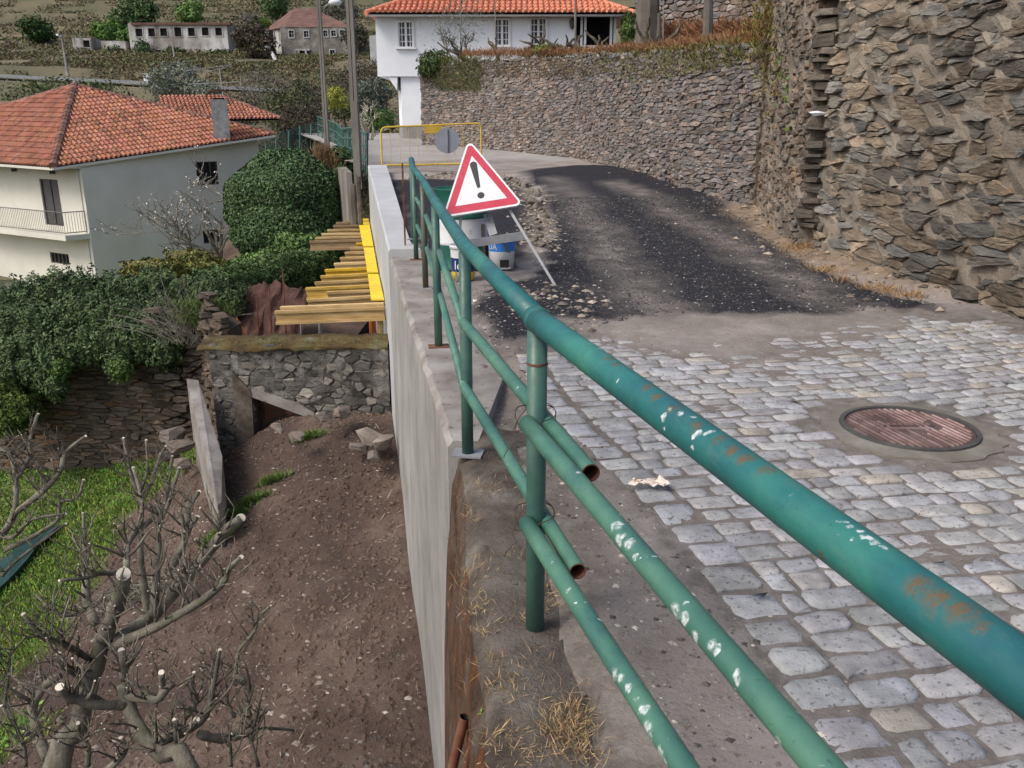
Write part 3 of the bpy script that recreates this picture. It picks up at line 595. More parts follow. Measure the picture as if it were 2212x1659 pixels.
# ------------------------------------------------------------------ rubble walls, stone by stone
def cells(nu, nv, seed, wmax=.5, jit=.38):
    rr = np.random.RandomState(seed); S = []
    for j in range(-1, nv + 1):
        for i in range(-1, nu + 1): S.append((i + .5 + .5 * (j % 2) + jit * (2 * rr.rand() - 1), j + .5 + jit * (2 * rr.rand() - 1), wmax * rr.rand() ** 2))
    S = np.array(S); gx = nu + 2; out = []
    idx = {}
    for k, p in enumerate(S): idx.setdefault((int(p[0] // 2), int(p[1] // 2)), []).append(k)
    for k, (x, y, w_) in enumerate(S):
        if not (-.5 < x < nu + .5 and -.5 < y < nv + .5): continue
        a, b = int(x // 2), int(y // 2); nb = [q for i in (-1, 0, 1) for j in (-1, 0, 1) for q in idx.get((a + i, b + j), ()) if q != k]
        P = [(x - 1.9, y - 1.9), (x + 1.9, y - 1.9), (x + 1.9, y + 1.9), (x - 1.9, y + 1.9)]
        for q in nb:
            nx, ny = S[q, 0] - x, S[q, 1] - y
            cst = (S[q, 0] ** 2 + S[q, 1] ** 2 - x * x - y * y - S[q, 2] + w_) / 2
            dv = [p[0] * nx + p[1] * ny - cst for p in P]
            if max(dv) <= 0: continue
            Q = []
            for i in range(len(P)):
                j = (i + 1) % len(P); d1, d2 = dv[i], dv[j]
                if d1 <= 0: Q.append(P[i])
                if (d1 < 0 < d2) or (d2 < 0 < d1):
                    t = d1 / (d1 - d2); Q.append((P[i][0] + (P[j][0] - P[i][0]) * t, P[i][1] + (P[j][1] - P[i][1]) * t))
            P = Q
            if len(P) < 3: break
        if len(P) >= 3: out.append((P, x, y))
    return out
def stone_wall(name, path, size, seed, m='slate', back='slate_mortar', nparts=300, pal=None, gap=.012, relief=(.015, .07), thick=.4, label=None, cat='stone wall', wmax=.5, parent=None, hole=None, top_rag=.12, group=None, pname='stone', wav=.0, mort=.0):
    """path: list of (x, y, zbottom, ztop); the visible face is on the left of the walking direction"""
    P = np.array(path, float); L = np.r_[0, np.cumsum(np.linalg.norm(np.diff(P[:, :2], axis=0), axis=1))]
    Lt = L[-1]; Hm = (P[:, 3] - P[:, 2]).max(); zb0 = P[:, 2].min(); Hm = P[:, 3].max() - zb0
    def at(s):
        s = min(max(s, 0), Lt); i = min(int(np.searchsorted(L, s, 'right')) - 1, len(P) - 2); t = (s - L[i]) / (L[i + 1] - L[i] + 1e-9)
        p = P[i] * (1 - t) + P[i + 1] * t
        d0 = P[min(i + 1, len(P) - 1), :2] - P[i, :2]
        if t < .5 and i > 0: d1 = P[i, :2] - P[i - 1, :2]; w_ = .5 - t
        elif t >= .5 and i < len(P) - 2: d1 = P[i + 2, :2] - P[i + 1, :2]; w_ = t - .5
        else: d1 = d0; w_ = 0
        d = d0 / np.linalg.norm(d0) * (1 - w_) + d1 / np.linalg.norm(d1) * w_; d /= np.linalg.norm(d)
        return p, np.array((-d[1], d[0]))
    root = parent or empty(name, tuple(P[0, :3]), label, cat, group)
    nu, nv = int(Lt / size[0]) + 1, int(Hm / size[1]) + 1
    st = []
    rr = random.Random(seed)
    for poly, cx, cy in cells(nu, nv, seed, wmax):
        s0, t0 = cx * size[0], cy * size[1] + wav * math.sin(cx * size[0] * 1.3)
        p, nn = at(s0); z = zb0 + t0
        if s0 < -.02 or s0 > Lt or z < p[2] - .1 or z > p[3] + rr.uniform(-top_rag, top_rag * .3): continue
        if hole and hole(s0, z): continue
        Q = np.array([(q[0] * size[0], q[1] * size[1] + wav * math.sin(q[0] * size[0] * 1.3)) for q in poly]); c = Q.mean(0)
        Q[:, 0] = np.clip(Q[:, 0], -.03, Lt + .03)
        # extra points on long edges, chipped corners
        E = []
        for i in range(len(Q)):
            a, b = Q[i], Q[(i + 1) % len(Q)]; l = np.linalg.norm(b - a)
            if l < size[1] * .18: continue
            E.append(a + (b - a) * rr.uniform(.08, .2))
            if l > size[0] * .45: E.append((a + b) / 2 + (c - (a + b) / 2) * rr.uniform(0, .10))
            E.append(a + (b - a) * rr.uniform(.8, .92))
        if len(E) < 3: continue
        Q = np.array(E); n_ = len(Q); d = Q - c; l = np.linalg.norm(d, axis=1, keepdims=True)
        g = min(gap * rr.uniform(.5, 1.6), l.min() * .35)
        o1 = c + d * (1 - g / l); o2 = c + d * np.clip(1 - (g + min(size[1] * .08, .011) * (.6 + NR.rand(n_, 1))) / l, .3, 1)
        h = rr.uniform(*relief); tx, ty = rr.uniform(-.16, .16), rr.uniform(-.3, .3)
        hh = lambda K, e: h + e + (K[:, 0] - c[0]) * tx + (K[:, 1] - c[1]) * ty
        rings = [(o1, np.full(n_, -.03)), (o1, hh(o1, -.35 * h)), (o2, hh(o2, 0) + .05 * h * NR.randn(n_))]
        o3 = c + (o2 - c) * .5; rings.append((o3, hh(o3, .001) + .05 * h * NR.randn(n_)))
        V = []
        for K, e in rings:
            for (s_, t_), ee in zip(K, e):
                pp, n2 = at(s_); V.append((pp[0] + n2[0] * ee, pp[1] + n2[1] * ee, zb0 + t_))
        pp, n2 = at(c[0]); V.append((pp[0] + n2[0] * (h + .001), pp[1] + n2[1] * (h + .001), zb0 + c[1]))
        Fs = []
        for k in range(3):
            for i in range(n_): i2 = (i + 1) % n_; Fs.append((k * n_ + i, (k + 1) * n_ + i, (k + 1) * n_ + i2, k * n_ + i2))
        for i in range(n_): Fs.append((3 * n_ + (i + 1) % n_, 3 * n_ + i, 4 * n_))
        px, py, D = proj((p[0], p[1], z)); A = (Q[:, 0].max() - Q[:, 0].min()) * (Q[:, 1].max() - Q[:, 1].min())
        inside = -20 < px < 2230 and -20 < py < 1680
        lum = rr.uniform(.62, 1.28); wv = rr.random(); zone = .5 + fbm(s0, z, .35, 3, seed) * 1.2
        if pal: t = pal(rr, zone, s0, z)
        else:
            t = (lum, lum, lum)
            if wv < .3: t = (lum * 1.18, lum * 1.0, lum * .82)
            elif wv < .5: t = (lum * .86, lum * .93, lum * 1.0)
            k = .86 + .3 * zone; t = tuple(a * k for a in t)
        st.append((A / D ** 2 if inside else 0, V, Fs, t))
    st.sort(key=lambda q: -q[0])
    for a, V, Fs, t in st[:nparts]: mk(pname, V, Fs, m, root, tint=t)
    mb = MB()
    for a, V, Fs, t in st[nparts:]: mb.add(V, Fs, t)
    if mb.V: mb.build('stonework', m, root, tint=True, kind='stuff')
    # the earth and mortar body behind the faces
    V = []; Fs = []; ns = max(2, int(Lt / .13)); nt_ = max(7, int(Hm / .13))
    for i in range(ns + 1):
        p, nn = at(Lt * i / ns)
        for j in range(nt_):
            z = p[2] - .15 + (p[3] - top_rag - .02 - p[2] + .15) * j / (nt_ - 1); e = mort + .034 * rr.uniform(-1, 1) + .02 * fbm(Lt * i / ns, z, 1.5, 3, seed)
            V.append((p[0] + nn[0] * e, p[1] + nn[1] * e, z))
        V.append((p[0] - nn[0] * thick, p[1] - nn[1] * thick, p[3] - top_rag * .8)); V.append((p[0] - nn[0] * thick, p[1] - nn[1] * thick, p[2] - .15))
    w_ = nt_ + 2
    for i in range(ns):
        for j in range(w_):
            if hole and j < nt_ - 1:
                s_ = Lt * (i + .5) / ns; p, _ = at(s_); z = p[2] - .15 + (p[3] - .14 - p[2] + .15) * (j + .5) / (nt_ - 1)
                if hole(s_, z): continue
            j2 = (j + 1) % w_; Fs.append((i * w_ + j, i * w_ + j2, (i + 1) * w_ + j2, (i + 1) * w_ + j))
    if not hole: Fs.append(tuple(range(w_))); Fs.append(tuple(ns * w_ + j for j in range(w_))[::-1])
    mk('wall_body', V, Fs, back, root)
    return root
def pxy(px, py, D): p = W(px, py, D); return (p[0], p[1])
# middle retaining wall: from the white house to the buttress
def wp(px, pyb, z, pyt):
    p = G(px, pyb, z); q = AY(px, pyt, p[1]); return (p[0], p[1], z - .1, q[2])
mid = [wp(1628, 448, .22, 84), wp(1560, 425, .30, 94), wp(1480, 400, .42, 102), wp(1360, 365, .55, 112), wp(1240, 340, .64, 119), wp(1120, 328, .70, 122), wp(1000, 318, .76, 130), wp(950, 315, .78, 140), wp(912, 314, .78, 152)]
def warmpal(rr, zone, s, z):
    l = rr.uniform(.72, 1.32) * (.9 + .35 * zone); w_ = rr.uniform(-.1, .12) + .10 * (zone - .5); return (l * (1.05 + w_), l * .98, l * (1.0 - w_ * .8))
stone_wall('stone_wall', mid, (.21, .078), 11, pal=warmpal, relief=(.015, .06), label='long brown dry stone retaining wall below the white house terrace', back='slate_mortar', gap=.007, top_rag=.14, mort=.0)
# buttress where the road narrows, with a pillar of end-on slabs
but = [(3.68, 10.95, -.1, 3.1), (3.70, 11.6, -.05, 3.3), (3.86, 12.9, 0, 3.6), (4.10, 14.2, .1, 3.7), (4.22, 15.0, .15, 3.6), (4.28, 15.5, .2, 3.4)]
def duskpal(rr, zone, s, z):
    l = rr.uniform(.62, 1.1); w_ = rr.uniform(-.05, .2); return (l * (1.1 + w_), l * 1.0, l * (.92 - w_ * .8))
stone_wall('stone_wall', but, (.20, .085), 17, mort=.035, pal=duskpal, nparts=220, relief=(.02, .08), label='narrow rough stone wall overgrown with weeds between the two big walls', back='slate_mortar')
# tall right-hand wall
rwp = [(4.72, 4.6, -.1, 5.0), (4.52, 6.0, -.1, 5.0), (4.34, 7.1, -.1, 4.9), (4.12, 8.6, -.1, 4.7), (3.90, 10.2, -.1, 4.4), (3.82, 10.82, -.1, 3.7)]
def rpal(rr, zone, s, z):
    l = rr.uniform(.6, 1.3) * (.72 + .6 * zone); q = rr.random()
    if q < .40: return (l * 1.16, l * 1.0, l * .82)
    if q < .58: return (l * .9, l * .95, l * .96)
    return (l * 1.03, l, l * .93)
stone_wall('stone_wall', rwp, (.245, .080), 23, pal=rpal, relief=(.005, .085), gap=.005, wmax=1.4, mort=.024, wav=.03, label='tall rough slate rubble wall rising along the right side of the road', thick=.6)
# end-on slabs stacked in the slot beside the tall wall
slab_root = empty('slab_pier', (3.72, 10.88, 0), 'dark pier of end-on slate slabs in the slot beside the tall wall', 'stone pier')
z = .35
while z < 3.25:
    h = R.choice([.03, .045, .06, .09, .15]) * R.uniform(.8, 1.2); wd = R.uniform(.26, .44); 
    if 1.55 < z < 1.72: z = 1.72
    g = R.uniform(.4, .8) * (1.3 if z > 2.6 else .85)
    mb = MB(); c = np.array((3.79 + R.uniform(-.05, .04), 10.93 + R.uniform(-.06, .05), z + h / 2))
    n_ = 7; P = [(c[0] + wd / 2 * math.cos(a_) * R.uniform(.85, 1.1), c[1] + .22 * math.sin(a_) * R.uniform(.8, 1.1)) for a_ in [2 * math.pi * i / n_ for i in range(n_)]]
    tx_ = R.uniform(-.12, .12); mb.prism([(x + R.uniform(-.015, .015), y, z + (x - c[0]) * tx_) for x, y in P] + [(x * 1.0, y, z + h * .85 + (x - c[0]) * tx_) for x, y in P], t=(g * 1.08, g, g * .9)); mb.build('slab', 'slate', slab_root, tint=True); 
    z += h + (R.uniform(.0, .02) if R.random() < .7 else R.uniform(.04, .12))
mb = MB(); mb.box((3.84, 11.12, 1.7), (.35, .3, 3.3)); mb.build('pier_core', 'slate_earth', slab_root)
# white plastic bag left on the ledge in the slot
V, Fs = rock(77, 1, .6); V = np.array(V) * (.15, .11, .075) * (1 + .25 * NR.randn(len(V), 1) * .5); V = V * .95 + (3.60, 10.60, 1.70)
tag(mk('plastic_bag', V, Fs, 'white_bag'), 'crumpled white plastic bag on the ledge in the stone wall slot', 'plastic bag')

# upper terrace: back wall, soil, old posts
ut = [wp(1640, 92, 3.05, -120), wp(1520, 98, 3.1, -110), wp(1380, 104, 3.2, -95)]
ut = [(6.6, 20.0, 3.0, 6.6), (4.9, 23.0, 3.1, 7.0), (3.4, 25.5, 3.2, 7.2)]
stone_wall('stone_wall', ut, (.30, .13), 31, pal=warmpal, nparts=150, label='upper brown terrace wall behind the vines, right of the porch', back='slate_earth', relief=(.02, .06), cat='stone wall')
midP = np.array(mid)
V = []; Fs = []
for i, (x, y, zb, zt) in enumerate(mid): 
    for k, (dx, dy, dz) in enumerate([(.02, .03, -.10), (.5, .9, .02), (1.6, 3.5, .1), (3.5, 9.5, .15)]): V.append((x + dx * (1 + .15 * i * 0), y + dy, zt + dz))
for i in range(len(mid) - 1):
    for k in range(3): a = i * 4 + k; Fs.append((a, a + 4, a + 5, a + 1))
mk('terrace_ground', V, Fs, 'soil', kind='structure')
mk('terrace_ground', [(3.7, 11.0, 3.05), (4.3, 15.5, 3.3), (4.5, 16, 3.0), (9, 20, 3.3), (12, 12, 4.9), (12, 3, 4.9), (5.4, 4.6, 4.9), (4.6, 10.0, 4.2)], [(0, 1, 2, 3, 4, 7), (7, 4, 5, 6)], 'soil', kind='structure')

# ------------------------------------------------------------------ concrete retaining wall and raised kerb
cw = empty('retaining_wall', (-.34, 4.16, 0), 'new grey cast concrete retaining wall dropping from the road edge', 'concrete wall')
def wall_prof(y, base=-4.6):
    x = WX(y); zr = float(rz(y))
    if y < 10.5: zt = 0.02
    else: zt = zr + .10 + .09 * min(1, (y - 10.5) / 4)
    wd = interp([(4, .12), (5.5, .55), (8, .62), (10.4, .5), (10.6, .30), (20, .42)], y)
    return x, zt, wd
def sheetwall(ys, name, m):
    V = []; Fs = []
    for y in ys:
        x, zt, wd = wall_prof(y)
        bow = .012 * math.sin(y * 2.1)
        ch = .012 * R.random() if y < 10.5 else 0; V += [(x + bow, y, -4.6), (x + bow * .5, y, -1.5), (x + ch, y, zt - .03 - ch), (x + .025 + ch * 2, y, zt), (x + wd, y, zt), (x + wd + .01, y, -.35 + min(0, zt)), (x + wd, y, -4.6)]
    for i in range(len(ys) - 1):
        for j in range(6): Fs.append((i * 7 + j, i * 7 + j + 1, i * 7 + 8 + j, i * 7 + 7 + j))
    Fs.append(tuple(range(7))[::-1]); Fs.append(tuple((len(ys) - 1) * 7 + j for j in range(7)))
    o = mk(name, V, Fs, m, cw)
    if m == 'concrete':
        o.data.materials.append(MATS['concrete_dirty']); o.data.polygons.foreach_set('material_index', [1 if p.normal.z > .5 else 0 for p in o.data.polygons])
    return o
sheetwall(np.r_[np.arange(4.16, 10.4, .16), 10.48], 'wall_section', 'concrete')
sheetwall(np.r_[10.5, 11, 12, 13, 14.5, 16, 18, 19.9], 'kerb_section', 'concrete_new')
# battered face and top of the old wall carrying the first posts
V = []; Fs = []; ys = np.arange(.3, 4.45, .12)
ex = lambda y: float(np.interp(y, [0, 1.83, 3.85, 4.4], [.22, -.07, -.24, -.30]))
prof = [(.50, -.04), (.30, -.004), (.15, .018), (.05, .016), (.0, -.03), (-.02, -.10), (-.035, -.22), (-.05, -.45), (-.075, -.8), (-.10, -1.4), (-.12, -2.6), (-.13, -4.3)]
for i, y in enumerate(ys):
    for k, (dx, dz) in enumerate(prof):
        a = .03 if 3 <= k <= 9 else .012
        V.append((ex(y) + dx + a * fbm(y, k * .7, 2.2, 3, 3) * 1.6, y, dz + a * .6 * fbm(y + 9, k * .9, 3, 3, 5)))
w_ = len(prof)
for i in range(len(ys) - 1):
    for k in range(w_ - 1): Fs.append((i * w_ + k, i * w_ + k + 1, (i + 1) * w_ + k + 1, (i + 1) * w_ + k))
o = mk('old_wall', V, Fs, ['strip', 'old_face'], smooth=True, matidx=[0 if f[0] % w_ < 4 else 1 for f in Fs]); tag(o, 'old crumbling mossy wall edge under the railing in the foreground', 'old wall')
# ------------------------------------------------------------------ railing (pipes, posts, stubs tied with wire)
rl = empty('pipe_railing', (.07, 2.45, 0), 'green painted steel pipe railing along the edge of the road', 'railing')
def pipe(name, pts, r, m, n=20, cap=True, parent=rl):
    mb = MB(); mb.tube(pts, r, n, cap); return mb.build(name, m, parent, smooth=False)
def smooth_o(o):
    o.data.polygons.foreach_set('use_smooth', [len(p.vertices) == 4 for p in o.data.polygons]); return o
POST = [(.075, 2.46, .0), (-.22, 3.98, 0), (-.54, 6.11, 0), (-.86, 8.44, 0), (-1.15, 10.28, .0), (-1.235, 10.85, .17)]
TOPZ = [1.045, 1.055, 1.07, 1.07, 1.08, 1.16]
def rail(zs, y_near, r, m, name, far=len(POST), x_near=None, near_first=True):
    out = []
    pts = [np.array((p[0], p[1], z)) for p, z in zip(POST, zs)]
    return pts
near = np.array((.555, .70, 1.045))
dirn = (np.array((.56, .70)) - np.array(POST[0][:2])); dirn /= np.linalg.norm(dirn)
far_end = near + np.array((dirn[0], dirn[1], 0)) * .9
P0 = np.array((POST[0][0], POST[0][1], TOPZ[0]))
def dens(pts, k=12):
    out = []
    for a, b in zip(pts[:-1], pts[1:]):
        for i in range(k): out.append(a + (b - a) * i / k)
    return out + [pts[-1]]
smooth_o(pipe('top_rail', dens([far_end, near, P0 + np.array((.002, -.02, 0))], 14), .0365, 'pipe_top', 28))
tops = [np.array((p[0], p[1], z)) for p, z in zip(POST, TOPZ)]
smooth_o(pipe('top_rail', [tops[0] + np.array((-.0, .02, 0))] + [tops[0] * .5 + tops[1] * .5] + tops[1:], .034, 'pipe_top', 24))
mb = MB(); d3 = np.array((dirn[0], dirn[1], 0)); mb.tube([P0 + d3 * .035, P0 + d3 * .01, P0 - d3 * .03], [.0375, .0395, .0375], 24); smooth_o(mb.build('weld_sleeve', 'pipe_top', rl))
for k, (z0, hs) in enumerate(((.735, .70), (.405, .385))):
    off = np.array((-.03, -.035, 0))
    a = np.array((POST[0][0], POST[0][1], z0)) + off
    smooth_o(pipe('mid_rail' if k == 0 else 'lower_rail', dens([a, a + (near - P0) * 1.0, a + (near - P0) * 1.5], 10), .0265, 'pipe_rail', 22))
    # far section: runs past the post and ends in an open stub
    b = np.array((POST[1][0] - .01, POST[1][1] - .045, hs)); c0 = np.array((POST[0][0] + .035, POST[0][1], z0 - .01)); dd = c0 - b; dd /= np.linalg.norm(dd)
    end = c0 + dd * (.42 if k == 0 else .33)
    mb = MB(); mb.tube([b, c0, end], .0245, 20, cap=False); nO = len(mb.V)
    o_ = smooth_o(mb.build('stub_rail', 'pipe_rail', rl))
    mb = MB(); mb.tube([end - dd * .16, end], .0215, 20, cap=False); mb.F = [f[::-1] for f in mb.F]
    r0 = 20; kk = len(mb.V); mb.tube([end - dd * .002, end], .0246, 20, cap=False)
    # annular lip
    for j in range(20): mb.F.append((r0 + j, r0 + (j + 1) % 20, kk + r0 + (j + 1) % 20, kk + r0 + j))
    mb.F.append(tuple(range(20))); mb.build('open_end', 'rust_iron', o_)
    pts = [b + np.array((0, .0, 0))] + [np.array((POST[i][0] + .03 * 0, POST[i][1], hs + (.0 if i < 5 else .13) + (.01 * i))) for i in range(1, 6)]
    pts = [np.array((p[0] + .022, p[1], p[2])) for p in pts]
    pts[0] = b
    smooth_o(pipe('mid_rail' if k == 0 else 'lower_rail', pts[0:1] + pts[2:], .0225, 'pipe_rail', 16))
    # tie wire round post and both rails
    cx, cy = POST[0][:2]; z = z0 + .01
    for q in range(2):
        pts = []
        for i in range(25):
            an = 2 * math.pi * i / 24; pts.append((cx + .0 + .062 * math.cos(an) - .004, cy - .006 + .068 * math.sin(an), z + .028 * math.sin(an * 1 + q * 1.2) + .012 * math.cos(2 * an) * (1 - 2 * q)))
        mb = MB(); mb.tube(pts, .0016, 5, cap=False); mb.build('tie_wire', 'wire', rl)
    mb = MB(); mb.tube([(cx - .06, cy - .04, z - .0), (cx - .075, cy - .07, z - .03), (cx - .06, cy - .08, z - .05), (cx - .09, cy - .09, z - .075), (cx - .10, cy - .085, z - .10)], .0014, 5); mb.build('tie_wire', 'wire', rl)
for i, (p, zt) in enumerate(zip(POST, TOPZ)):
    x, y, zb = p; m = 'pipe_rusty' if i == 3 else 'pipe_post'
    o = smooth_o(pipe('post', [(x, y, zb - .05 if i == 0 else zb + .02), (x, y, zb + .4), (x, y, zt - .03)], .0305 if i == 0 else .029, m, 22))
    mb = MB()
    if i: mb.box((x, y, zb + .022), (.15, .11, .010), rz=.15 * (-1) ** i); mb.build('base_plate', 'galv' if i % 2 else 'rust_iron', o)
    else:
        mb.tube([(x, y, zt - .135), (x, y, zt - .128)], .032, 20); mb.build('weld_seam', 'rust_iron', o)
o = smooth_o(pipe('post', [(near[0], near[1], -.05), (near[0], near[1], .4), (near[0], near[1], 1.02)], .0305, 'pipe_post', 22))
# thin rusty strut beside the last posts
mb = MB(); mb.box((POST[5][0] - .10, POST[5][1] - .1, .62), (.022, .012, 1.0)); mb.build('strut', 'rust_iron', rl)

# ------------------------------------------------------------------ far railing of green balusters
st = [(793, 378, 21.0, 290), (762, 345, 24.0, 276), (739, 334, 26.5, 279), (728, 320, 32.0, 268), (710, 309, 35.0, 260), (686, 298, 42.0, 252)]
fr = empty('baluster_railing', tuple(W(793, 378, 21)), 'distant green baluster railing beyond the utility pole', 'railing')
B = [W(a, b, D) for a, b, D, t in st]; T = [AY(a, t, W(a, b, D)[1]) for a, b, D, t in st]
def curve(P, n=40):
    P = np.array(P); s = np.arange(len(P)); q = np.linspace(0, len(P) - 1, n); return [np.array([np.interp(a, s, P[:, k]) for k in range(3)]) for a in q]
Bc, Tc = curve(B), curve(T)
mb = MB(); mb.tube(Tc, .035, 8); mb.build('hand_rail', 'green_far', fr)
for f_, nm in ((.66, 'mid_rail'), (.34, 'mid_rail')):
    mb = MB(); mb.tube([b * (1 - f_) + t * f_ for b, t in zip(Bc, Tc)], .026, 6); mb.build(nm, 'green_far', fr)
for k in range(0, 40, 1):
    mb = MB(); mb.tube([Bc[k], Tc[k]], .03 if k % 5 == 0 else .018, 6); mb.build('baluster', 'green_far', fr)

# ------------------------------------------------------------------ warning sign on its folding stand
SG = empty('warning_sign', (-.05, 8.75, 0), 'triangular exclamation mark warning sign with red border on a metal stand', 'sign')
Ds = 8.75
c3 = [W(1012, 300, Ds + .25), W(956, 470, Ds), W(1131, 442, Ds - .02)]   # virtual corners before rounding
c3 = [np.array(c) for c in c3]
nrm = np.cross(c3[1] - c3[0], c3[2] - c3[0]); nrm /= np.linalg.norm(nrm); nrm = nrm if nrm[1] < 0 else -nrm
cen = sum(c3) / 3; ex_ = (c3[2] - c3[1]); side = np.linalg.norm(ex_); ex_ /= side; ey_ = np.cross(nrm, ex_); ey_ = ey_ if ey_[2] > 0 else -ey_
def loc2(p): d = p - cen; return np.array((d @ ex_, d @ ey_))
T2 = [loc2(c) for c in c3]
def round_tri(s, r, n=7):
    P = []
    pts = [t * s for t in T2]
    for i in range(3):
        a, b, c = pts[i - 1], pts[i], pts[(i + 1) % 3]; u = (a - b) / np.linalg.norm(a - b); v = (c - b) / np.linalg.norm(c - b)
        half = math.acos(float(np.clip(u @ v, -1, 1))) / 2; bis = (u + v) / np.linalg.norm(u + v); ctr = b + bis * r / math.sin(half)
        p0 = b + u * r / math.tan(half); p1 = b + v * r / math.tan(half)
        a0 = math.atan2(*(p0 - ctr)[::-1]); a1 = math.atan2(*(p1 - ctr)[::-1]); da = (a1 - a0 + math.pi) % (2 * math.pi) - math.pi
        for k in range(n): an = a0 + da * k / (n - 1); P.append(ctr + r * np.array((math.cos(an), math.sin(an))))
    return P
def on(P, e): return [tuple(cen + ex_ * p[0] + ey_ * p[1] + nrm * e) for p in P]
def plate(name, P, e0, e1, m, parent=SG):
    mb = MB(); mb.prism(on(P, e0) + on(P, e1)); return mb.build(name, m, parent)
pl = plate('sign_plate', round_tri(1.0, .045), -.025, 0, 'sign_white')
plate('red_border', round_tri(.925, .03), 0.000, .0012, 'sign_red', pl)
plate('white_field', round_tri(.64, .004), .0012, .0024, 'sign_white', pl)
# exclamation mark: tapered stroke and dot, leaning with the plate
def s2(px, py):
    r = ray(px, py); t = ((cen - O) @ nrm) / (r @ nrm); return loc2(O + r * t)
def fpx(zx, zy): return (829.4 + zx * .2187, 293.8 + zy * .2187)
a = s2(*fpx(884, 285)); b = s2(*fpx(935, 500)); u = (b - a) / np.linalg.norm(b - a); v = np.array((-u[1], u[0]))
ra, rb_ = .038, .018; P = []
for k in range(9): an = math.pi * k / 8; P.append(a + ra * (v * math.cos(an) - u * math.sin(an)))
for k in range(9): an = math.pi * k / 8; P.append(b + rb_ * (-v * math.cos(an) + u * math.sin(an)))
plate('exclamation_stroke', P, .0024, .0036, 'sign_black', pl)
c_ = s2(*fpx(958, 587)); plate('exclamation_dot', [c_ + .037 * np.array((math.cos(t), math.sin(t))) for t in np.linspace(0, 2 * math.pi, 22)[:-1]], .0024, .0036, 'sign_black', pl)
# stand
def bar(name, p, q, wdt, th, m, parent, flat=None):
    p, q = np.array(p), np.array(q); d = q - p; L = np.linalg.norm(d); d /= L
    f = np.array(flat if flat is not None else (0, -1., 0)); s = np.cross(d, f); s /= np.linalg.norm(s); f = np.cross(s, d)
    mb = MB(); mb.box((p + q) / 2, (L, wdt, th), ax=(d, s, f)); return mb.build(name, m, parent)
Lf = G(986, 608, .02); Rf = G(1202, 621, .02)
Lt_ = W(996, 462, 8.82); Rt_ = W(1100, 452, 8.82)
bar('leg', Lf, Lt_, .03, .03, 'galv', SG); bar('leg', Rf, Rt_, .026, .026, 'galv', SG)
bar('cross_bar', W(1008, 527, 8.82), W(1138, 508, 8.76), .085, .02, 'galv', SG)
bar('spine', W(1053, 462, 8.9), W(1066, 508, 8.84), .085, .02, 'galv', SG)
bar('rear_leg', W(1060, 470, 8.95), (.05, 9.7, .02), .03, .03, 'galv', SG)
mb = MB()
for zx, zy in ((982, 795), (1022, 788), (992, 835), (1036, 830)):
    p = W(*fpx(zx, zy), 8.86); mb.tube([p, p - np.array((0, .02, 0))], .006, 8)
mb.build('rivet', 'dark_metal', SG)

# ------------------------------------------------------------------ oil drum, boards, buckets
def lathe(prof, c, n=28, lean=(0, 0)):
    V = []; Fs = []
    for r, z in prof:
        for k in range(n): an = 2 * math.pi * k / n; V.append((c[0] + r * math.cos(an) + lean[0] * z, c[1] + r * math.sin(an) + lean[1] * z, c[2] + z))
    for i in range(len(prof) - 1):
        for k in range(n): k2 = (k + 1) % n; Fs.append((i * n + k, i * n + k2, (i + 1) * n + k2, (i + 1) * n + k))
    return V, Fs
def lobj(name, prof, c, m, parent, n=28, lean=(0, 0)):
    V, Fs = lathe(prof, c, n, lean); return mk(name, V, Fs, m, parent, smooth=True)
dc = tuple(G(994, 585, .02)); dc = (dc[0], dc[1] + .25, .02)
dr = empty('oil_drum', dc, 'green steel oil drum with a wide white band behind the warning sign', 'drum')
rd = .30
lobj('shell', [(.0, .02), (rd, 0), (rd + .012, .02), (rd, .03), (rd, .16), (rd, .28)], dc, 'drum_green', dr)
lobj('white_band', [(rd + .001, .28), (rd + .004, .285), (rd + .012, .30), (rd + .002, .315), (rd + .002, .56), (rd + .001, .565)], dc, 'plastic_white', dr)
lobj('shell', [(rd, .565), (rd + .012, .58), (rd, .60), (rd, .86), (rd + .012, .875), (rd + .012, .885), (rd - .012, .885), (rd - .014, .80), (0, .79)], dc, 'drum_green', dr)
bx_ = empty('board_stack', (-.2, 9.55, 0), 'short brown wooden boards leaning on the green drum', 'boards')
for i, (zx0, zx1, zy0, zy1) in enumerate([(782, 856, 865, 1010), (862, 905, 860, 1000), (908, 950, 868, 990), (955, 1000, 880, 985)]):
    p = fpx((zx0 + zx1) / 2, zy0); q = W(p[0], p[1], 9.45); wd = (zx1 - zx0) * .2187 / 1850 * 9.4
    mb = MB(); mb.box((q[0], q[1], q[2] / 2 + .01), (wd, .03, q[2]), rz=R.uniform(-.05, .05)); mb.build('board', 'brick_red' if i == 9 else 'bark_far', bx_)
def bucket(name, px, pyb, r, h, bands, label, cat, D=None, rim='plastic_white', lean=(0, 0)):
    p = G(px, pyb, .03); c = (p[0], p[1] + r * .8, .03); e = empty(name, c, label, cat)
    for m, z0, z1 in bands:
        rr = lambda z: r * (.86 + .14 * z / h)
        pr = [(rr(z0), z0), (rr(z1), z1)]
        if z0 == 0: pr = [(0, .0)] + pr
        lobj('band' if z0 else 'body', pr, c, m, e, lean=lean)
    lobj('rim', [(r * .96, h - .04), (r * 1.04, h - .04), (r * 1.05, h - .02), (r * 1.04, h), (r * .97, h), (r * .93, h * .6), (0, h * .58)], c, rim, e, lean=lean)
    return e, c, r
bk, c, r_ = bucket('paint_bucket', 1083, 583, .158, .34, [('plastic_white', 0, .20), ('plastic_blue', .20, .32)], 'white and blue plastic bucket under the warning sign', 'bucket', rim='plastic_blue')
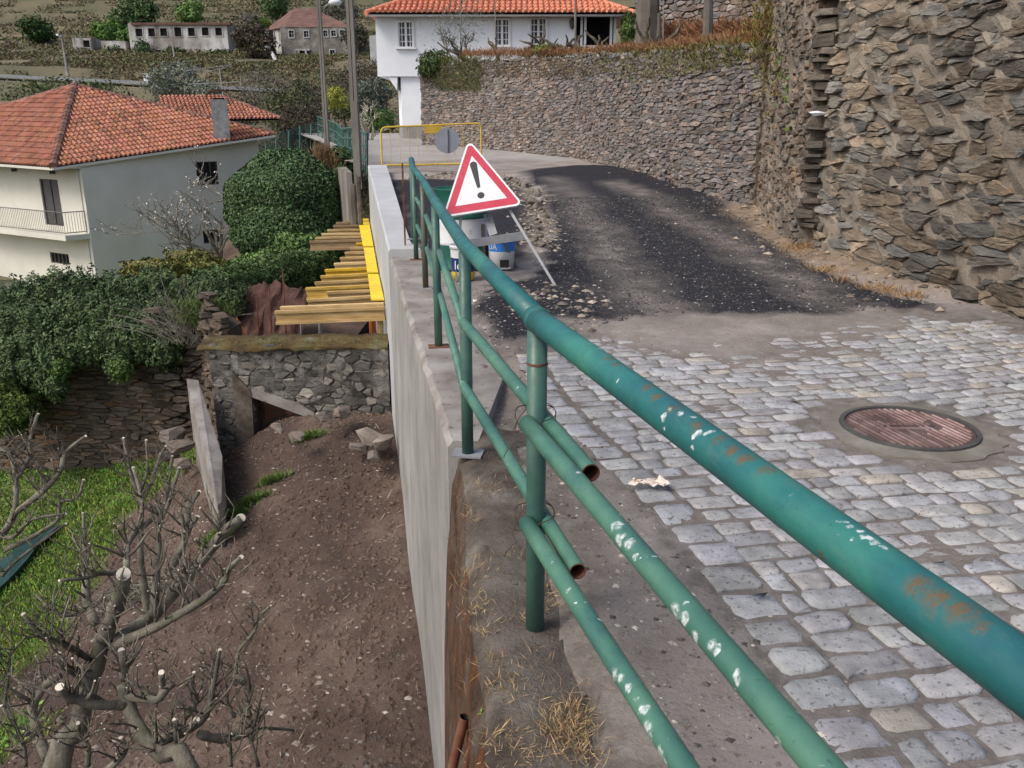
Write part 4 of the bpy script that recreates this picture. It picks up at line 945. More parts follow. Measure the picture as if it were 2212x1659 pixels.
mb = MB(); mb.box((c[0] + .035, c[1] - r_ * .93, .10), (.10, .012, .085)); mb.build('dark_label', 'black', bk)
mb = MB(); mb.box((c[0] + .035, c[1] - r_ * .93, .055), (.13, .010, .012)); mb.build('label_frame', 'plastic_white', bk)
bk2, c2, r2 = bucket('paint_bucket', 1000, 606, .135, .36, [('plastic_yellow', 0, .085), ('plastic_navy', .085, .23), ('plastic_white', .23, .36)], 'small white bucket with navy and yellow bands beside the stand leg', 'bucket')
bk3, c3_, r3 = bucket('bucket', 1040, 580, .14, .30, [('black', 0, .30)], 'black bucket in shadow between the drum and the blue bucket', 'bucket', rim='black')
def text(s, loc, size, m, parent, rot=(math.pi / 2, 0, 0), ext=.002, bend=None):
    cu = bpy.data.curves.new('lettering', 'FONT'); cu.body = s; cu.size = size; cu.extrude = ext; cu.align_x = 'CENTER'
    o = link(bpy.data.objects.new('lettering', cu)); o.location = loc; o.rotation_euler = rot; cu.materials.append(MATS[m])
    bpy.context.view_layer.update(); dg = bpy.context.evaluated_depsgraph_get(); me = bpy.data.meshes.new_from_object(o.evaluated_get(dg))
    mw = o.matrix_world.copy(); bpy.data.objects.remove(o); me.transform(mw)
    if bend:
        cx, cy, rr = bend
        for v in me.vertices:
            a = (v.co.x - cx) / rr - 0; d = cy - rr - v.co.y; v.co.x = cx + (rr + d) * math.sin(a); v.co.y = cy - (rr + d) * math.cos(a)
    me.materials.clear(); me.materials.append(MATS[m]); o = link(bpy.data.objects.new('lettering', me)); o.parent = parent; o.matrix_parent_inverse = Matrix.Translation(-parent.location)
    return o
text('le', (c2[0] - .045, c2[1] - r2 * .97 - .004, .03 + .115), .13, 'plastic_white', bk2, bend=(c2[0], c2[1], r2 * .96))
text('UA', (c[0] - .105, c[1] - r_ * .98 - .004, .03 + .225), .085, 'plastic_white', bk, bend=(c[0], c[1], r_ * .985))
# black cover at stand foot, pale stone, trowel of scrap, waste paper
tag(mk('loose_stone', *[(rock(9, .07)[0] + np.array(G(1031, 655, .04))), rock(9, 1)[1]], 'paper'), 'single whitish stone on the road edge beside the second railing post', 'stone')
def crumple(name, px, py, z, w_, d_, m, label, cat, seed):
    p = G(px, py, z); rr = np.random.RandomState(seed); n_ = 11; V = []; Fs = []
    for j in range(7):
        for i in range(n_):
            a = i / (n_ - 1) - .5; b = j / 6 - .5; V.append((p[0] + a * w_ + .012 * rr.randn(), p[1] + b * d_ * (1 + .5 * math.sin(a * 7)) + .01 * rr.randn(), p[2] + .016 * rr.rand()))
    for j in range(6):
        for i in range(n_ - 1): a = j * n_ + i; Fs.append((a, a + 1, a + n_ + 1, a + n_))
    o = mk(name, V, Fs, m, smooth=False); so = o.modifiers.new('thick', 'SOLIDIFY'); so.thickness = .002
    return tag(o, label, cat)
crumple('waste_paper', 1403, 1043, .05, .155, .062, 'paper', 'crumpled cream paper scrap on the cobbles near the railing', 'paper scrap', 3)
crumple('waste_paper', 1342, 352, .50, .30, .22, 'white_bag', 'small white litter scrap at the foot of the long stone wall', 'litter', 5)
crumple('waste_paper', 870, 1000, .01, .01, .01, 'paper', 'x', 'x', 5) if False else None

# yellow crowd barrier with a round sign seen from behind
DBr = 19.4
bl = np.array(W(826, 366, DBr)); br = np.array(W(1040, 357, DBr + .5)); zb = min(bl[2], br[2]); bl[2] = br[2] = float(rz(bl[1])) - .02
ba = empty('crowd_barrier', tuple(bl), 'yellow metal crowd barrier standing across the road', 'barrier')
up = np.array((0, 0, 1.)); du = br - bl; 
top = lambda f_, h: bl + du * f_ + up * h
hh = [AY(826, 275, bl[1])[2] - bl[2], AY(1035, 266, br[1])[2] - br[2]]
def tp(f_, a): return bl + du * f_ + up * (a * (hh[0] * (1 - f_) + hh[1] * f_))
fr_pts = [tp(0, 0), tp(0, .88), tp(.008, .94), tp(.025, .985), tp(.05, 1), tp(.5, 1.0), tp(.95, 1), tp(.98, .985), tp(.995, .94), tp(1, .88), tp(1, 0)]
mb = MB(); mb.tube(fr_pts, .021, 8); mb.build('frame', 'barrier_yellow', ba)
mb = MB(); mb.tube([tp(0, .19), tp(1, .19)], .021, 8); mb.build('bottom_rail', 'barrier_yellow', ba)
for k in range(1, 11):
    mb = MB(); mb.tube([tp(k / 11 + .0, .19), tp(k / 11, 1)], .006, 6); mb.build('bar', 'barrier_yellow', ba)
for f_ in (0, 1):
    p = tp(f_, .12); mb = MB(); mb.tube([p + np.array((0, -.25, -.12)), p + np.array((0, -.03, .02)), p + np.array((0, .03, .02)), p + np.array((0, .25, -.12))], .016, 6); mb.build('foot', 'barrier_yellow', ba)
dy_ = np.array((0, -.03, 0)); P = [tp(.43, .84) + dy_, tp(.60, .84) + dy_, tp(.60, .985) + dy_, tp(.43, .985) + dy_]
mb = MB(); mb.prism([tuple(p) for p in P] + [tuple(p + dy_ * .2) for p in P]); mb.build('name_plate', 'barrier_yellow', ba)
rc = W(966, 304, DBr - .35); rs = empty('round_sign', tuple(rc), 'round grey sign seen from behind, hung on the yellow barrier', 'sign')
n_ = 32; P = [(rc[0] + .275 * math.cos(2 * math.pi * k / n_), rc[1], rc[2] + .275 * math.sin(2 * math.pi * k / n_)) for k in range(n_)]
mb = MB(); mb.prism(P + [(x, y + .02, z) for x, y, z in P]); mb.build('disc', 'sign_back', rs)
mb = MB(); mb.box((rc[0], rc[1] - .02, rc[2]), (.03, .03, .52)); mb.build('bracket', 'galv', rs)
# rusty pipes poking up by the old wall, bottom
for q, (a, b, D, r_, lab) in enumerate([((1004, 1548), (962, 1720), 2.75, .0165, 'thick rusty iron pipe leaning against the mossy wall foot'), ((1020, 1585), (1000, 1720), 2.72, .010, 'thin rusty iron rod beside the thicker rusty pipe')]):
    p0, p1 = W(*a, D), W(*b, D + .1); mb = MB(); mb.tube([p1 + (p1 - p0) * 2.2, p0], r_, 14, cap=False)
    o = mb.build('rusty_pipe', 'rust_iron', smooth=True); tag(o, lab, 'pipe')
    mb = MB(); mb.tube([p0 + (p1 - p0) * .15, p0 + (p1 - p0) * .002], r_ * .85, 14, cap=False); mb.F.append(tuple(range(14))); mb.F = [f[::-1] for f in mb.F]; mb.build('open_end', 'dark_inside', o)
# ------------------------------------------------------------------ formwork beams and yellow boards on the outer side of the wall
def fz(zx, zy): return (553 + zx * .2083, 432 + zy * .2083)
def wall_hit(px, py, off=-.03):
    r = ray(px, py); D = (.43 + off) / (r[0] + .185 * r[1]); return r * D + O
def bD(py): return 3.117 / (SN - CS * (PY - py) / F + .0449)
ORD = ['first', 'second', 'third', 'fourth', 'fifth', 'sixth', 'seventh', 'eighth', 'ninth', 'tenth', 'eleventh', 'twelfth', 'thirteenth', 'fourteenth', 'fifteenth', 'sixteenth', 'seventeenth', 'eighteenth', 'nineteenth', 'twentieth']
beams = [(195, 1150, 1345, 1105, 'N'), (255, 1105, 1330, 1065, 'P'), (530, 1030, 1190, 990, 'N'), (735, 950, 1180, 930, 'N'), (515, 910, 1170, 880, 'Y'), (610, 850, 1165, 820, 'N'), (670, 785, 1155, 760, 'Y'), (715, 720, 1145, 700, 'YY'), (810, 655, 1135, 640, 'P'), (870, 595, 1125, 585, 'N'), (920, 540, 1115, 535, 'N'), (975, 490, 1110, 487, 'N'), (1035, 445, 1100, 442, 'YY'), (555, 425, 1095, 408, 'G'), (615, 385, 1085, 372, 'N'), (680, 345, 1080, 342, 'P'), (740, 305, 1070, 300, 'N'), (800, 260, 1065, 258, 'G'), (830, 230, 1060, 225, 'G'), (915, 215, 1060, 213, 'G')]
BT = {'N': (1, 1, 1), 'P': (1.25, 1.3, 1.45), 'Y': (1.15, 1.1, .55), 'YY': (1.45, 1.35, .22), 'G': (.62, .62, .75)}
for i, (x0, y0, x1, y1, k) in enumerate(beams):
    p1 = fz(x1, y1); rgt = W(p1[0], p1[1], bD(p1[1])); lft = AY(*fz(x0, y0), rgt[1] - .02)
    xw = WX(rgt[1]) - .02; rgt = rgt + (rgt - lft) * ((xw - rgt[0]) / (rgt[0] - lft[0]))
    t = BT[k]; d = lft - rgt; L = np.linalg.norm(d); d /= L; s = np.cross(d, (0, 0, 1.)); s /= np.linalg.norm(s); u = np.cross(s, d)
    desc = {'N': 'pale brown', 'P': 'bleached', 'Y': 'yellowish', 'YY': 'bright yellow', 'G': 'greyed brown'}[k]
    e = empty('timber_beam', tuple(rgt), '%s timber formwork beam jutting from the concrete wall, %s counted from the front' % (desc, ORD[i]), 'beam', 'timber beams jutting out below the concrete kerb')
    c = (lft + rgt) / 2
    for nm, off, sz in (('top_flange', -.02, (L, .08, .04)), ('web', -.10, (L - .02, .03, .12)), ('bottom_flange', -.18, (L, .08, .04))):
        mb = MB(); g = R.uniform(.9, 1.08); mb.box(c + u * off, sz, ax=(d, s, u), t=tuple(a * g for a in t)); mb.build(nm, 'timber', e, tint=True)
for i, (ya, yb, xa0, xa1, xb0, xb1) in enumerate([(1055, 790, 1195, 1330, 1160, 1245), (770, 512, 1155, 1240, 1118, 1170), (495, 210, 1110, 1168, 1058, 1125)]):
    Q = [fz(xa1, ya), fz(xb1, yb), fz(xa0, ya), fz(xb0, yb)]; A1, B1, A0, B0 = [W(q[0], q[1], bD(q[1])) + (0, 0, .012) for q in Q]; A1[0] = max(A1[0], WX(A1[1]) - .03); B1[0] = max(B1[0], WX(B1[1]) - .03)
    A0 = A0 + (0, 0, .0); up = np.array((0, 0, .021)); q = [A0, A1, B1, B0]
    mb = MB(); mb.prism([tuple(p + up * .3) for p in q] + [tuple(p + up * 1.3) for p in q])
    tag(mb.build('formwork_board', 'panel_yellow'), '%s yellow formwork board lying along the concrete wall on the beams' % ('nearest', 'middle', 'farthest')[i], 'board', 'yellow formwork boards')
# props and rods under the beams
for i, (px, py, r_, m, L) in enumerate([(693, 702, .035, 'galv', .9), (805, 700, .05, 'orange_steel', .8), (630, 700, .012, 'rust_iron', 1.2), (650, 700, .012, 'galv', 1.1), (583, 640, .012, 'rust_iron', 1.0), (556, 660, .012, 'rust_iron', 1.3), (822, 700, .045, 'timber', .35), (612, 600, .012, 'rust_iron', 1.0)]):
    p = W(px, py, 13.0 if i < 4 else 12.6 if i == 6 else 14.5); mb = MB(); mb.tube([p + (0, 0, .15), p - (.03 * L, 0, L)], r_, 8, t=(1, 1, 1))
    nm, lab, ct = [('steel_prop', 'grey steel prop standing under the formwork beams', 'prop'), ('orange_prop', 'orange steel prop under the front beams by the wall', 'prop'), ('steel_rod', 'thin rusty rod below the left end of the front beam', 'rod'), ('steel_rod', 'thin grey rod just right of the rusty rod under the front beam', 'rod'), ('steel_rod', 'leaning rusty rod before the dark red earth bank, right one', 'rod'), ('steel_rod', 'leaning rusty rod before the dark red earth bank, left one', 'rod'), ('timber_prop', 'short timber prop between the ruined wall top and the beams', 'prop'), ('steel_rod', 'upright rusty rod among the ivy beside the beams', 'rod')][i]
    tag(mb.build(nm, m, tint=(m == 'timber')), lab, ct)
e = empty('trestle', tuple(W(510, 725, 13.5)), 'small orange steel trestle ladder leaning on the rubble at the bank', 'trestle')
for a, b in (((492, 690), (516, 732)), ((510, 686), (533, 728))):
    mb = MB(); mb.tube([W(*a, 13.6), W(*b, 13.4)], .018, 6); mb.build('side_rail', 'orange_steel', e)
for k in range(5):
    f_ = .1 + k * .2; mb = MB(); mb.tube([W(492 + 24 * f_, 690 + 42 * f_, 13.6), W(510 + 23 * f_, 686 + 42 * f_, 13.6)], .01, 6); mb.build('rung', 'orange_steel', e)

# ------------------------------------------------------------------ the lower ground
LP = [(-1.6, 11.2, -2.35), (-.9, 8.6, -2.9), (-.5, 5.6, -3.35), (-.2, 2, -3.7), (1.5, 0, -4), (-2.5, 11.2, -2.3), (-3.0, 10.3, -2.75), (-3.4, 11.2, -2.5), (-3.6, 9.0, -3.3), (-2.2, 9.6, -2.75), (-2.0, 8, -3.1), (-2.5, 6, -3.5), (-4, 6, -3.75), (-4.2, 8, -3.65), (-4.4, 10, -3.55), (-5.4, 10.5, -3.85),
      (-5, 8, -4.05), (-5.5, 13, -3.95), (-7.5, 14, -4.05), (-9, 10, -4.3), (-12, 14, -4.6), (-8, 6, -4.4), (-5, 4, -4.2), (-4, 1, -4.1), (-2.3, 12.6, -2.6), (-4.2, 13, -2.7), (-2.5, 14.5, -2.6), (-2.8, 18, -2.4), (-4.6, 15.5, -2.2), (-6, 17.5, -2.5), (-9, 17.5, -3.2), (-14, 18, -4.4), (-4.2, 22, -2.4), (-4.9, 24.5, -1.2), (-6, 24, -2.8), (-10, 24, -4.2), (-8, 30, -3), (-9.5, 34, -1.4), (-14, 34, -5), (-20, 34, -6.2), (-30, 30, -6.5), (-20, 24, -5.5), (-26, 44, -6.5), (-14, 44, -4), (-40, 60, -6), (-12, 60, -3.0), (-40, 10, -6)]
lz = rbf(LP)
def low_z(X, Y):
    z = lz(np.stack([X.ravel(), Y.ravel()], 1)).reshape(X.shape)
    return z + .10 * vn(X, Y, 1.2, 4, 21) + .07 * vn(X, Y, 4, 4, 22) * (Y < 16)
LPm = lambda X, Y: X < WX(Y, .25)
grass_edge = lambda Y: np.interp(Y, [0, 7, 9, 11, 12.5, 13.6, 18], [-4.7, -4.75, -5.2, -5.6, -4.9, -4.4, -4.5])
def gmask(X, Y, Z=None): return np.clip((grass_edge(Y) + 1.3 * vn(X, Y, .9, 4, 30) - X) / .35, 0, 1) * np.clip((15.6 - Y) / .5, 0, 1)
m, n, b = new_mat('low_ground')
soil = ramp(n, noise(n, 1.1, 8).outputs[0], [(.3, (.060, .040, .031)), (.5, (.105, .072, .056)), (.7, (.165, .122, .097))])
soil = mix(n, soil, (.05, .033, .025), ramp(n, noise(n, 9, 6, .7).outputs[0], [(.52, 0.), (.68, .8)]))
gr = ramp(n, noise(n, 1.6, 8).outputs[0], [(.3, (.06, .06, .03)), (.5, (.09, .14, .03)), (.7, (.17, .17, .06))])
soil = mix(n, soil, (.060, .042, .034), ramp(n, noise(n, .7, 5, .6).outputs[0], [(.46, 0.), (.60, .75)]))
c = mix(n, soil, gr, attr(n, 'grass').outputs['Fac']); n.links.new(c, b.inputs['Base Color']); b.inputs['Roughness'].default_value = .95; b.inputs['Specular IOR Level'].default_value = .2
bump(n, b, noise(n, 45, 5, .7).outputs[0], .6, .02, bump(n, b, noise(n, 9, 6).outputs[0], .7, .06))
grid('soil_ground', np.arange(-10, 1.6, .06), np.arange(.5, 15.0, .06), low_z, 'low_ground', {'grass': gmask}, mask=LPm)
grid('soil_ground', np.arange(-46, -1.5, .5), np.arange(14.5, 66, .5), lambda X, Y: low_z(X, Y) - .02, 'low_ground', {'grass': lambda X, Y, Z: np.clip(vn(X, Y, .3, 3, 31) * 3 + .3, 0, 1)}, mask=lambda X, Y: X < np.interp(Y, [14, 20, 24, 27, 32, 35, 43, 60], [WX(14, .2), -3.4, -4.2, -5.0, -6.3, -7.2, -9.7, -14]))
grid('soil_ground', np.arange(-46, -9.9, .6), np.arange(-2, 15.1, .6), lambda X, Y: low_z(X, Y) - .02, 'low_ground', {'grass': lambda X, Y, Z: X * 0 + 1})
lowf = lambda x, y: float(low_z(np.array([[x]]), np.array([[y]]))[0, 0])
# slate chips, clods, straw on the soil
C = scatter(16000, -6, 1, 4, 12.5, lambda X, Y: (X < WX(Y, -.03)) & (gmask(X, Y) < .4), low_z)
t = grey(len(C), .18, .6, .16); k = NR.rand(len(C)) < .05; t[k] = grey(k.sum(), .7, 1.4, .12)
bits('slate_chips', C, .005 + .022 * NR.rand(len(C)) ** 3, 'gravel_bits', t, flat=.35)
C = scatter(12000, -6, 1, 4, 12.5, lambda X, Y: (X < WX(Y, -.03)) & (gmask(X, Y) < .4), low_z)
bits('soil_clods', C, .01 + .035 * NR.rand(len(C)) ** 2, 'soil', flat=.7)
C = scatter(160, -4.8, -.5, 5, 12, lambda X, Y: (X < WX(Y, -.1)) & (gmask(X, Y) < .4), low_z)
bits('slate_chips', C, .02 + .022 * NR.rand(len(C)), 'gravel_bits', grey(len(C), .35, 1.1, .14), flat=.3)
# rubble pieces by the concrete wall foot
RBL = ['upper left grey slab against the concrete wall foot', 'grey block touching the concrete wall foot', 'leftmost grey block at the concrete wall foot', 'lowest grey slab at the concrete wall foot', 'middle brown stone on the earth heap under the ruined wall', 'upper brown stone on the earth heap under the ruined wall', 'brown stone right before the buried doorway', 'rightmost brown stone high on the earth heap', 'largest tumbled stone left of the sloping concrete strip', 'tumbled stone below and left of the largest one', 'lowest tumbled stone next to the sloping concrete strip', 'topmost tumbled stone at the garden wall corner']
for i, (px, py, D, s) in enumerate([(800, 945, 10.9, .26), (830, 955, 10.7, .2), (775, 965, 10.9, .16), (805, 985, 10.6, .17), (640, 945, 11.0, .17), (700, 900, 11.2, .16), (600, 925, 11.2, .15), (740, 890, 11.4, .18), (390, 960, 12.4, .26), (365, 985, 12.6, .22), (400, 1000, 12.2, .2), (375, 940, 12.8, .24)]):
    V, Fs = rock(50 + i, s, .55); p = W(px, py, D); g = R.uniform(.8, 1.2)
    o = mk('rubble_block', V + p, Fs, 'slate', tint=(g * 1.1, g, g * .95)); tag(o, RBL[i] or ['grey slate block on the earth heap next to the concrete wall foot', 'brown stone block lying on the earth heap before the ruined doorway', 'tumbled brown stone at the foot of the ivy covered wall end'][0 if i < 4 else 1 if i < 8 else 2], 'stone', ['blocks at the concrete wall foot', 'blocks on the earth heap', 'tumbled stones at the wall end'][0 if i < 4 else 1 if i < 8 else 2])

# straw, dead leaves and sticks lying on the soil
C = scatter(900, -5, .5, 4.5, 12, lambda X, Y: (X < WX(Y, -.05)) & (gmask(X, Y) < .6), low_z); n_ = len(C); a_ = NR.rand(n_) * 6.28; C[:, 2] += .015
d_ = np.stack([np.cos(a_), np.sin(a_), .2 * NR.randn(n_)], 1); s_ = np.stack([-np.sin(a_), np.cos(a_), np.zeros(n_)], 1); L_ = .02 + .07 * NR.rand(n_, 1) ** 2
quads_mesh('straw_litter', C, d_ * L_, s_ * .004, 'dry', None, grey(n_, .12, .5, .25), 'stuff')
# grass tufts
def blades(name, C, h, m, base, var=.3, lean=.5, w_=.006, kind='stuff', parent=None, hue=.2):
    n = len(C); d = NR.randn(n, 3) * lean; d[:, 2] = 1; d = unit(d); L = h * (.5 + NR.rand(n, 1)); s = unit(np.cross(d, NR.randn(n, 3)))
    t = np.array(base)[None] * (1 + var * (NR.rand(n, 1) * 2 - 1)) * (1 + hue * (NR.rand(n, 3) - .5))
    return quads_mesh(name, C + d * L / 2, d * L / 2, s * w_ * 1.3, m, parent, t, kind)
C = scatter(90000, -9.5, -3.5, 5, 15, lambda X, Y: NR.rand(len(X)) < gmask(X, Y) * np.clip(.75 + 3 * vn(X, Y, 1.1, 4, 55), 0, 1), low_z)
blades('grass', C, .075, 'dry', (.17, .24, .05), w_=.007, hue=.6, var=.7)
C = scatter(26000, -9.5, -3.5, 5, 15, lambda X, Y: NR.rand(len(X)) < gmask(X, Y) * (vn(X, Y, .7, 3, 5) > -.02), low_z); C[:, 2] += .03
leaves('ground_cover', C, .028, 'leaf', base=(.11, .21, .035), hue=.5, kind='stuff', out=np.array((0, 0, 1.)))
# ------------------------------------------------------------------ dark net lying in the grass
mb = MB(); q = [G(-40, 1310, -4.1), G(-20, 1230, -4.1), G(30, 1200, -4.1), G(75, 1165, -4.1), G(118, 1140, -4.1), G(128, 1150, -4.1), G(90, 1185, -4.1), G(60, 1225, -4.1), G(20, 1262, -4.1)]
mb.prism([(p[0], p[1], lowf(p[0], p[1]) + .05) for p in q] + [(p[0], p[1], lowf(p[0], p[1]) + .11) for p in q]); tag(mb.build('garden_net', 'net_green'), 'dark bluish green garden net lying folded in the grass', 'net')

# ------------------------------------------------------------------ old stone wall under the ivy (left)
def gp(px, py, z): p = G(px, py, z); return (p[0], p[1])
a0, a1, a2 = gp(395, 1000, -3.9), gp(230, 1004, -4.0), gp(-60, 1000, -4.05)
def brownpal(rr, zone, s, z):
    l = rr.uniform(.32, .72); w_ = rr.uniform(0, .18); q = rr.random()
    if q < .03: return (l * 1.6, l * 1.0, l * .6)
    return (l * (1.08 + w_), l * .98, l * (.88 - w_ * .7))
stone_wall('stone_wall', [(a0[0], a0[1], -4.2, -1.5), (a1[0], a1[1], -4.2, -1.6), (a2[0], a2[1], -4.3, -1.7)], (.26, .075), 41, pal=brownpal, gap=.006, mort=.005, back='slate_earth', relief=(.01, .05), label='dark brown garden wall hung with ivy at the left', thick=.5)
stone_wall('stone_wall', [(-4.15, 12.2, -3.6, -.95), (-4.55, 12.6, -3.7, -.85), (-4.95, 13.4, -3.9, -1.2), (a0[0] - .35, a0[1] + .0, -4.1, -1.4)], (.30, .10), 43, pal=brownpal, back='slate_earth', relief=(.03, .14), label='collapsed wall end of loose slabs beside the grey concrete strip', thick=.22, top_rag=.35)
# concrete strip wall running towards us
S = [np.array(p) for p in (W(404, 818, 12.4), W(428, 823, 12.4), W(478, 1000, 11.2), W(492, 1080, 10.4), W(462, 1085, 10.3), W(452, 1050, 10.5))]
mb = MB(); q = [W(403, 818, 12.4), W(426, 820, 12.45), W(478, 945, 11.3), W(497, 1085, 10.2), W(455, 1080, 10.0), W(415, 925, 11.2)]
Pq = [W(403, 818, 12.4), W(428, 821, 12.4), W(480, 985, 10.9), W(478, 1085, 10.0), W(470, 1092, 9.9)]
mb.prism([tuple(p - (0, 0, 1.8)) for p in Pq] + [tuple(p) for p in Pq]); tag(mb.build('concrete_strip', 'concrete_dirty'), 'sloping grey concrete strip wall between the ruin and the garden', 'concrete wall')

M('ruin_mortar', [(.3, (.055, .05, .045)), (.48, (.12, .112, .10)), (.6, (.22, .21, .195)), (.75, (.40, .395, .38))], 2.2, 9, .95, (9, 40), .7, .04, speck=(6, .55, .66, (.07, .065, .055)))
# ------------------------------------------------------------------ ruined shed wall with a half buried doorway
RD = 11.9
rA = W(452, 760, RD + .1); rB = wall_hit(838, 745, -.02)
rx0, ry0, rx1, ry1 = rA[0], rA[1], rB[0], rB[1]; rL = math.hypot(rx1 - rx0, ry1 - ry0)
ztL, ztR = W(450, 752, RD)[2], rB[2]
def r_at(px, py):
    r = ray(px, py); d = np.array((rx1 - rx0, ry1 - ry0)); nn = np.array((-d[1], d[0])); D = (nn @ np.array((rx0, ry0))) / (nn @ r[:2]); p = r * D + O
    return np.linalg.norm(p[:2] - np.array((rx0, ry0))) * np.sign((p[:2] - np.array((rx0, ry0))) @ d), p[2]
DO = [r_at(548, 848), r_at(700, 905), r_at(700, 1010), r_at(560, 1010)]
def hole(s, z):
    s = rL - s
    return DO[0][0] < s < DO[1][0] and z < DO[0][1] + (DO[1][1] - DO[0][1]) * (s - DO[0][0]) / (DO[1][0] - DO[0][0])
def ruinpal(rr, zone, s, z):
    l = rr.uniform(.45, 1.0) * (.7 + .6 * zone); 
    if rr.random() < .16: return (l * 1.7, l * 1.68, l * 1.62)
    return (l * .98, l, l * 1.0)
rw = stone_wall('ruined_wall', [(rx1, ry1, -3.2, ztR), ((rx0 + rx1) / 2, (ry0 + ry1) / 2, -3.6, (ztL + ztR) / 2), (rx0, ry0, -3.9, ztL)], (.17, .12), 47, pal=ruinpal, back='ruin_mortar', relief=(.0, .03), gap=.012, mort=.010, label='low ruined rubble wall with a half buried doorway and mossy top', cat='ruined wall', hole=hole, thick=.45, top_rag=.03, wmax=.3)
dxy = np.array((rx1 - rx0, ry1 - ry0, 0)) / rL; nxy = np.array((dxy[1], -dxy[0], 0)); 
def rp(s, z, e=0): return np.array((rx0, ry0, 0)) + dxy * s + nxy * e + np.array((0, 0, z))
# mossy coping
V = []; Fs = []; k_ = 60
for i in range(k_ + 1):
    s = -.15 + (rL + .15) * i / k_; zt = ztL + (ztR - ztL) * s / rL; 
    for e, dz in ((.05, -.05), (.05, -.015), (.0, .02), (-.25, .05), (-.5, .04), (-.55, -.15)):
        V.append(tuple(rp(s, zt + dz + .05 * fbm(s * 1.0, e + dz * 4, 3, 4, 7), e + .07 * fbm(s, e + dz * 5, 4, 3, 9))))
for i in range(k_):
    for j in range(5): Fs.append((i * 6 + j, i * 6 + j + 1, i * 6 + 7 + j, i * 6 + 6 + j)[::-1])
mk('mossy_coping', V, Fs, 'moss', rw, smooth=True)
def rbox(name, P, e0, e1, m):
    mb = MB(); mb.prism([tuple(rp(s, z, e0)) for s, z in P] + [tuple(rp(s, z, e1)) for s, z in P]); return mb.build(name, m, rw)
rbox('door_pier', [r_at(503, 800), r_at(545, 845), r_at(556, 1010), r_at(520, 1015)], -.35, .05, 'concrete')
bpy.data.objects['door_pier'].data.materials[0] = MATS['strip']
rbox('lintel', [r_at(545, 836), r_at(640, 868), r_at(680, 890), r_at(680, 905), r_at(545, 856)], -.3, .04, 'concrete_dirty')
rbox('doorway_back', [r_at(540, 840), r_at(700, 880), r_at(700, 1040), r_at(540, 1040)], -1.3, -1.25, 'dark_inside')
rbox('inner_jamb', [r_at(548, 858), r_at(600, 868), r_at(600, 1010), r_at(560, 1010)], -.9, -.42, 'brick_red')
for i in range(5):
    q = [r_at(602 + i * 3, 872 + i * 12), r_at(660, 884 + i * 12), r_at(660, 893 + i * 12), r_at(602 + i * 3, 882 + i * 12)]; rbox('brick', q, -.5 + .03 * i, -.25 + R.uniform(-.02, .02), 'brick_red')
# dark red earth bank behind
mb = MB(); ev = []
XB = np.linspace(470, 645, 60); V = []; Fs = []; JB = [(-1.2 + 1.75 * t, -.3 + 1.6 * t * t) for t in np.linspace(0, 1, 14)]
for i, px in enumerate(XB):
    for j, (dz, dy) in enumerate(JB):
        p = W(px, 705, 15.6 - .006 * (px - 490)); V.append((p[0] + .12 * fbm(i * .12, j * .3 + 30, 1.5, 4), p[1] + dy + .35 * fbm(i * .12, j * .3, 1.3, 4), p[2] + dz * (1 - .25 * abs(px - 560) / 90) + .22 * fbm(i * .12, j * .3 + 9, 1.5, 4)))
for i in range(len(XB) - 1):
    for j in range(13): Fs.append((i * 14 + j, i * 14 + 14 + j, i * 14 + 15 + j, i * 14 + 1 + j))
M('red_earth', [(.3, (.045, .022, .018)), (.5, (.085, .042, .032)), (.7, (.14, .08, .06))], 3, 7, .95, (9, 30), .7, .05)
o = mk('earth_bank', V, Fs, 'red_earth', smooth=True, kind='structure')

# ------------------------------------------------------------------ ivy, bushes
def ivy(blobs, n_, size, base, name, label, cat, var=.45, shell=.3, coreT=True, hue=.25, amp=.22, cbase=None, group=None, aspect=.62):
    e = empty(name, (blobs[0][0][0], blobs[0][0][1], blobs[0][0][2] - blobs[0][1][2]), label, cat, group)
    P, Q = blob_points(blobs, n_, shell, 1.5, amp)
    leaves('foliage', P, size, 'leaf', e, base, var, Q, hue=hue, aspect=aspect)
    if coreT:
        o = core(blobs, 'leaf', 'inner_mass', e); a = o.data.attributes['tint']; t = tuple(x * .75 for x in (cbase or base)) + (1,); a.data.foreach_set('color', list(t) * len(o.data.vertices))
    return e
def WB(px, py, D, rx, ry, rzz): return (tuple(W(px, py, D)), (rx, ry, rzz))
DKG = (.078, .115, .045)
hb = []
for i in range(15):
    px = -20 + i * 36; hb.append(WB(px + R.uniform(-8, 8), interp([(0, 690), (150, 645), (300, 650), (500, 650)], px) + R.uniform(-10, 12), 15.2 + .0015 * px, .42, .45, .42 + .12 * R.random()))
for i in range(9):
    px = 10 + i * 42; hb.append(WB(px, interp([(0, 700), (150, 690), (340, 700)], px) + R.uniform(-10, 15), 14.0, .36, .3, .36)); hb.append(WB(px + 10, interp([(0, 765), (150, 750), (340, 740)], px) + R.uniform(-12, 18), 13.7, .3, .2, .34))
for (px, py) in ((90, 810), (120, 835), (105, 790), (250, 790), (60, 800), (20, 800)): hb.append(WB(px, py, 13.55, .2, .15, .24))
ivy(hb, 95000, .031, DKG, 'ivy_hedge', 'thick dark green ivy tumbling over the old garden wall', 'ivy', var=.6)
hb = [WB(470 + i * 34, 622 - i * 9 + R.uniform(-6, 6), 16.5 + i * .5, .45, .4, .40) for i in range(7)]
ivy(hb, 26000, .032, (.075, .125, .04), 'ivy_hedge', 'green ivy band between the blossom tree and the timber beams', 'ivy', var=.6)
hb = [WB(622, 440, 24, 1.72, 1.6, 1.45), WB(612, 500, 23.6, 1.4, 1.3, .95), WB(690, 470, 24.2, .95, 1.2, 1.15)]
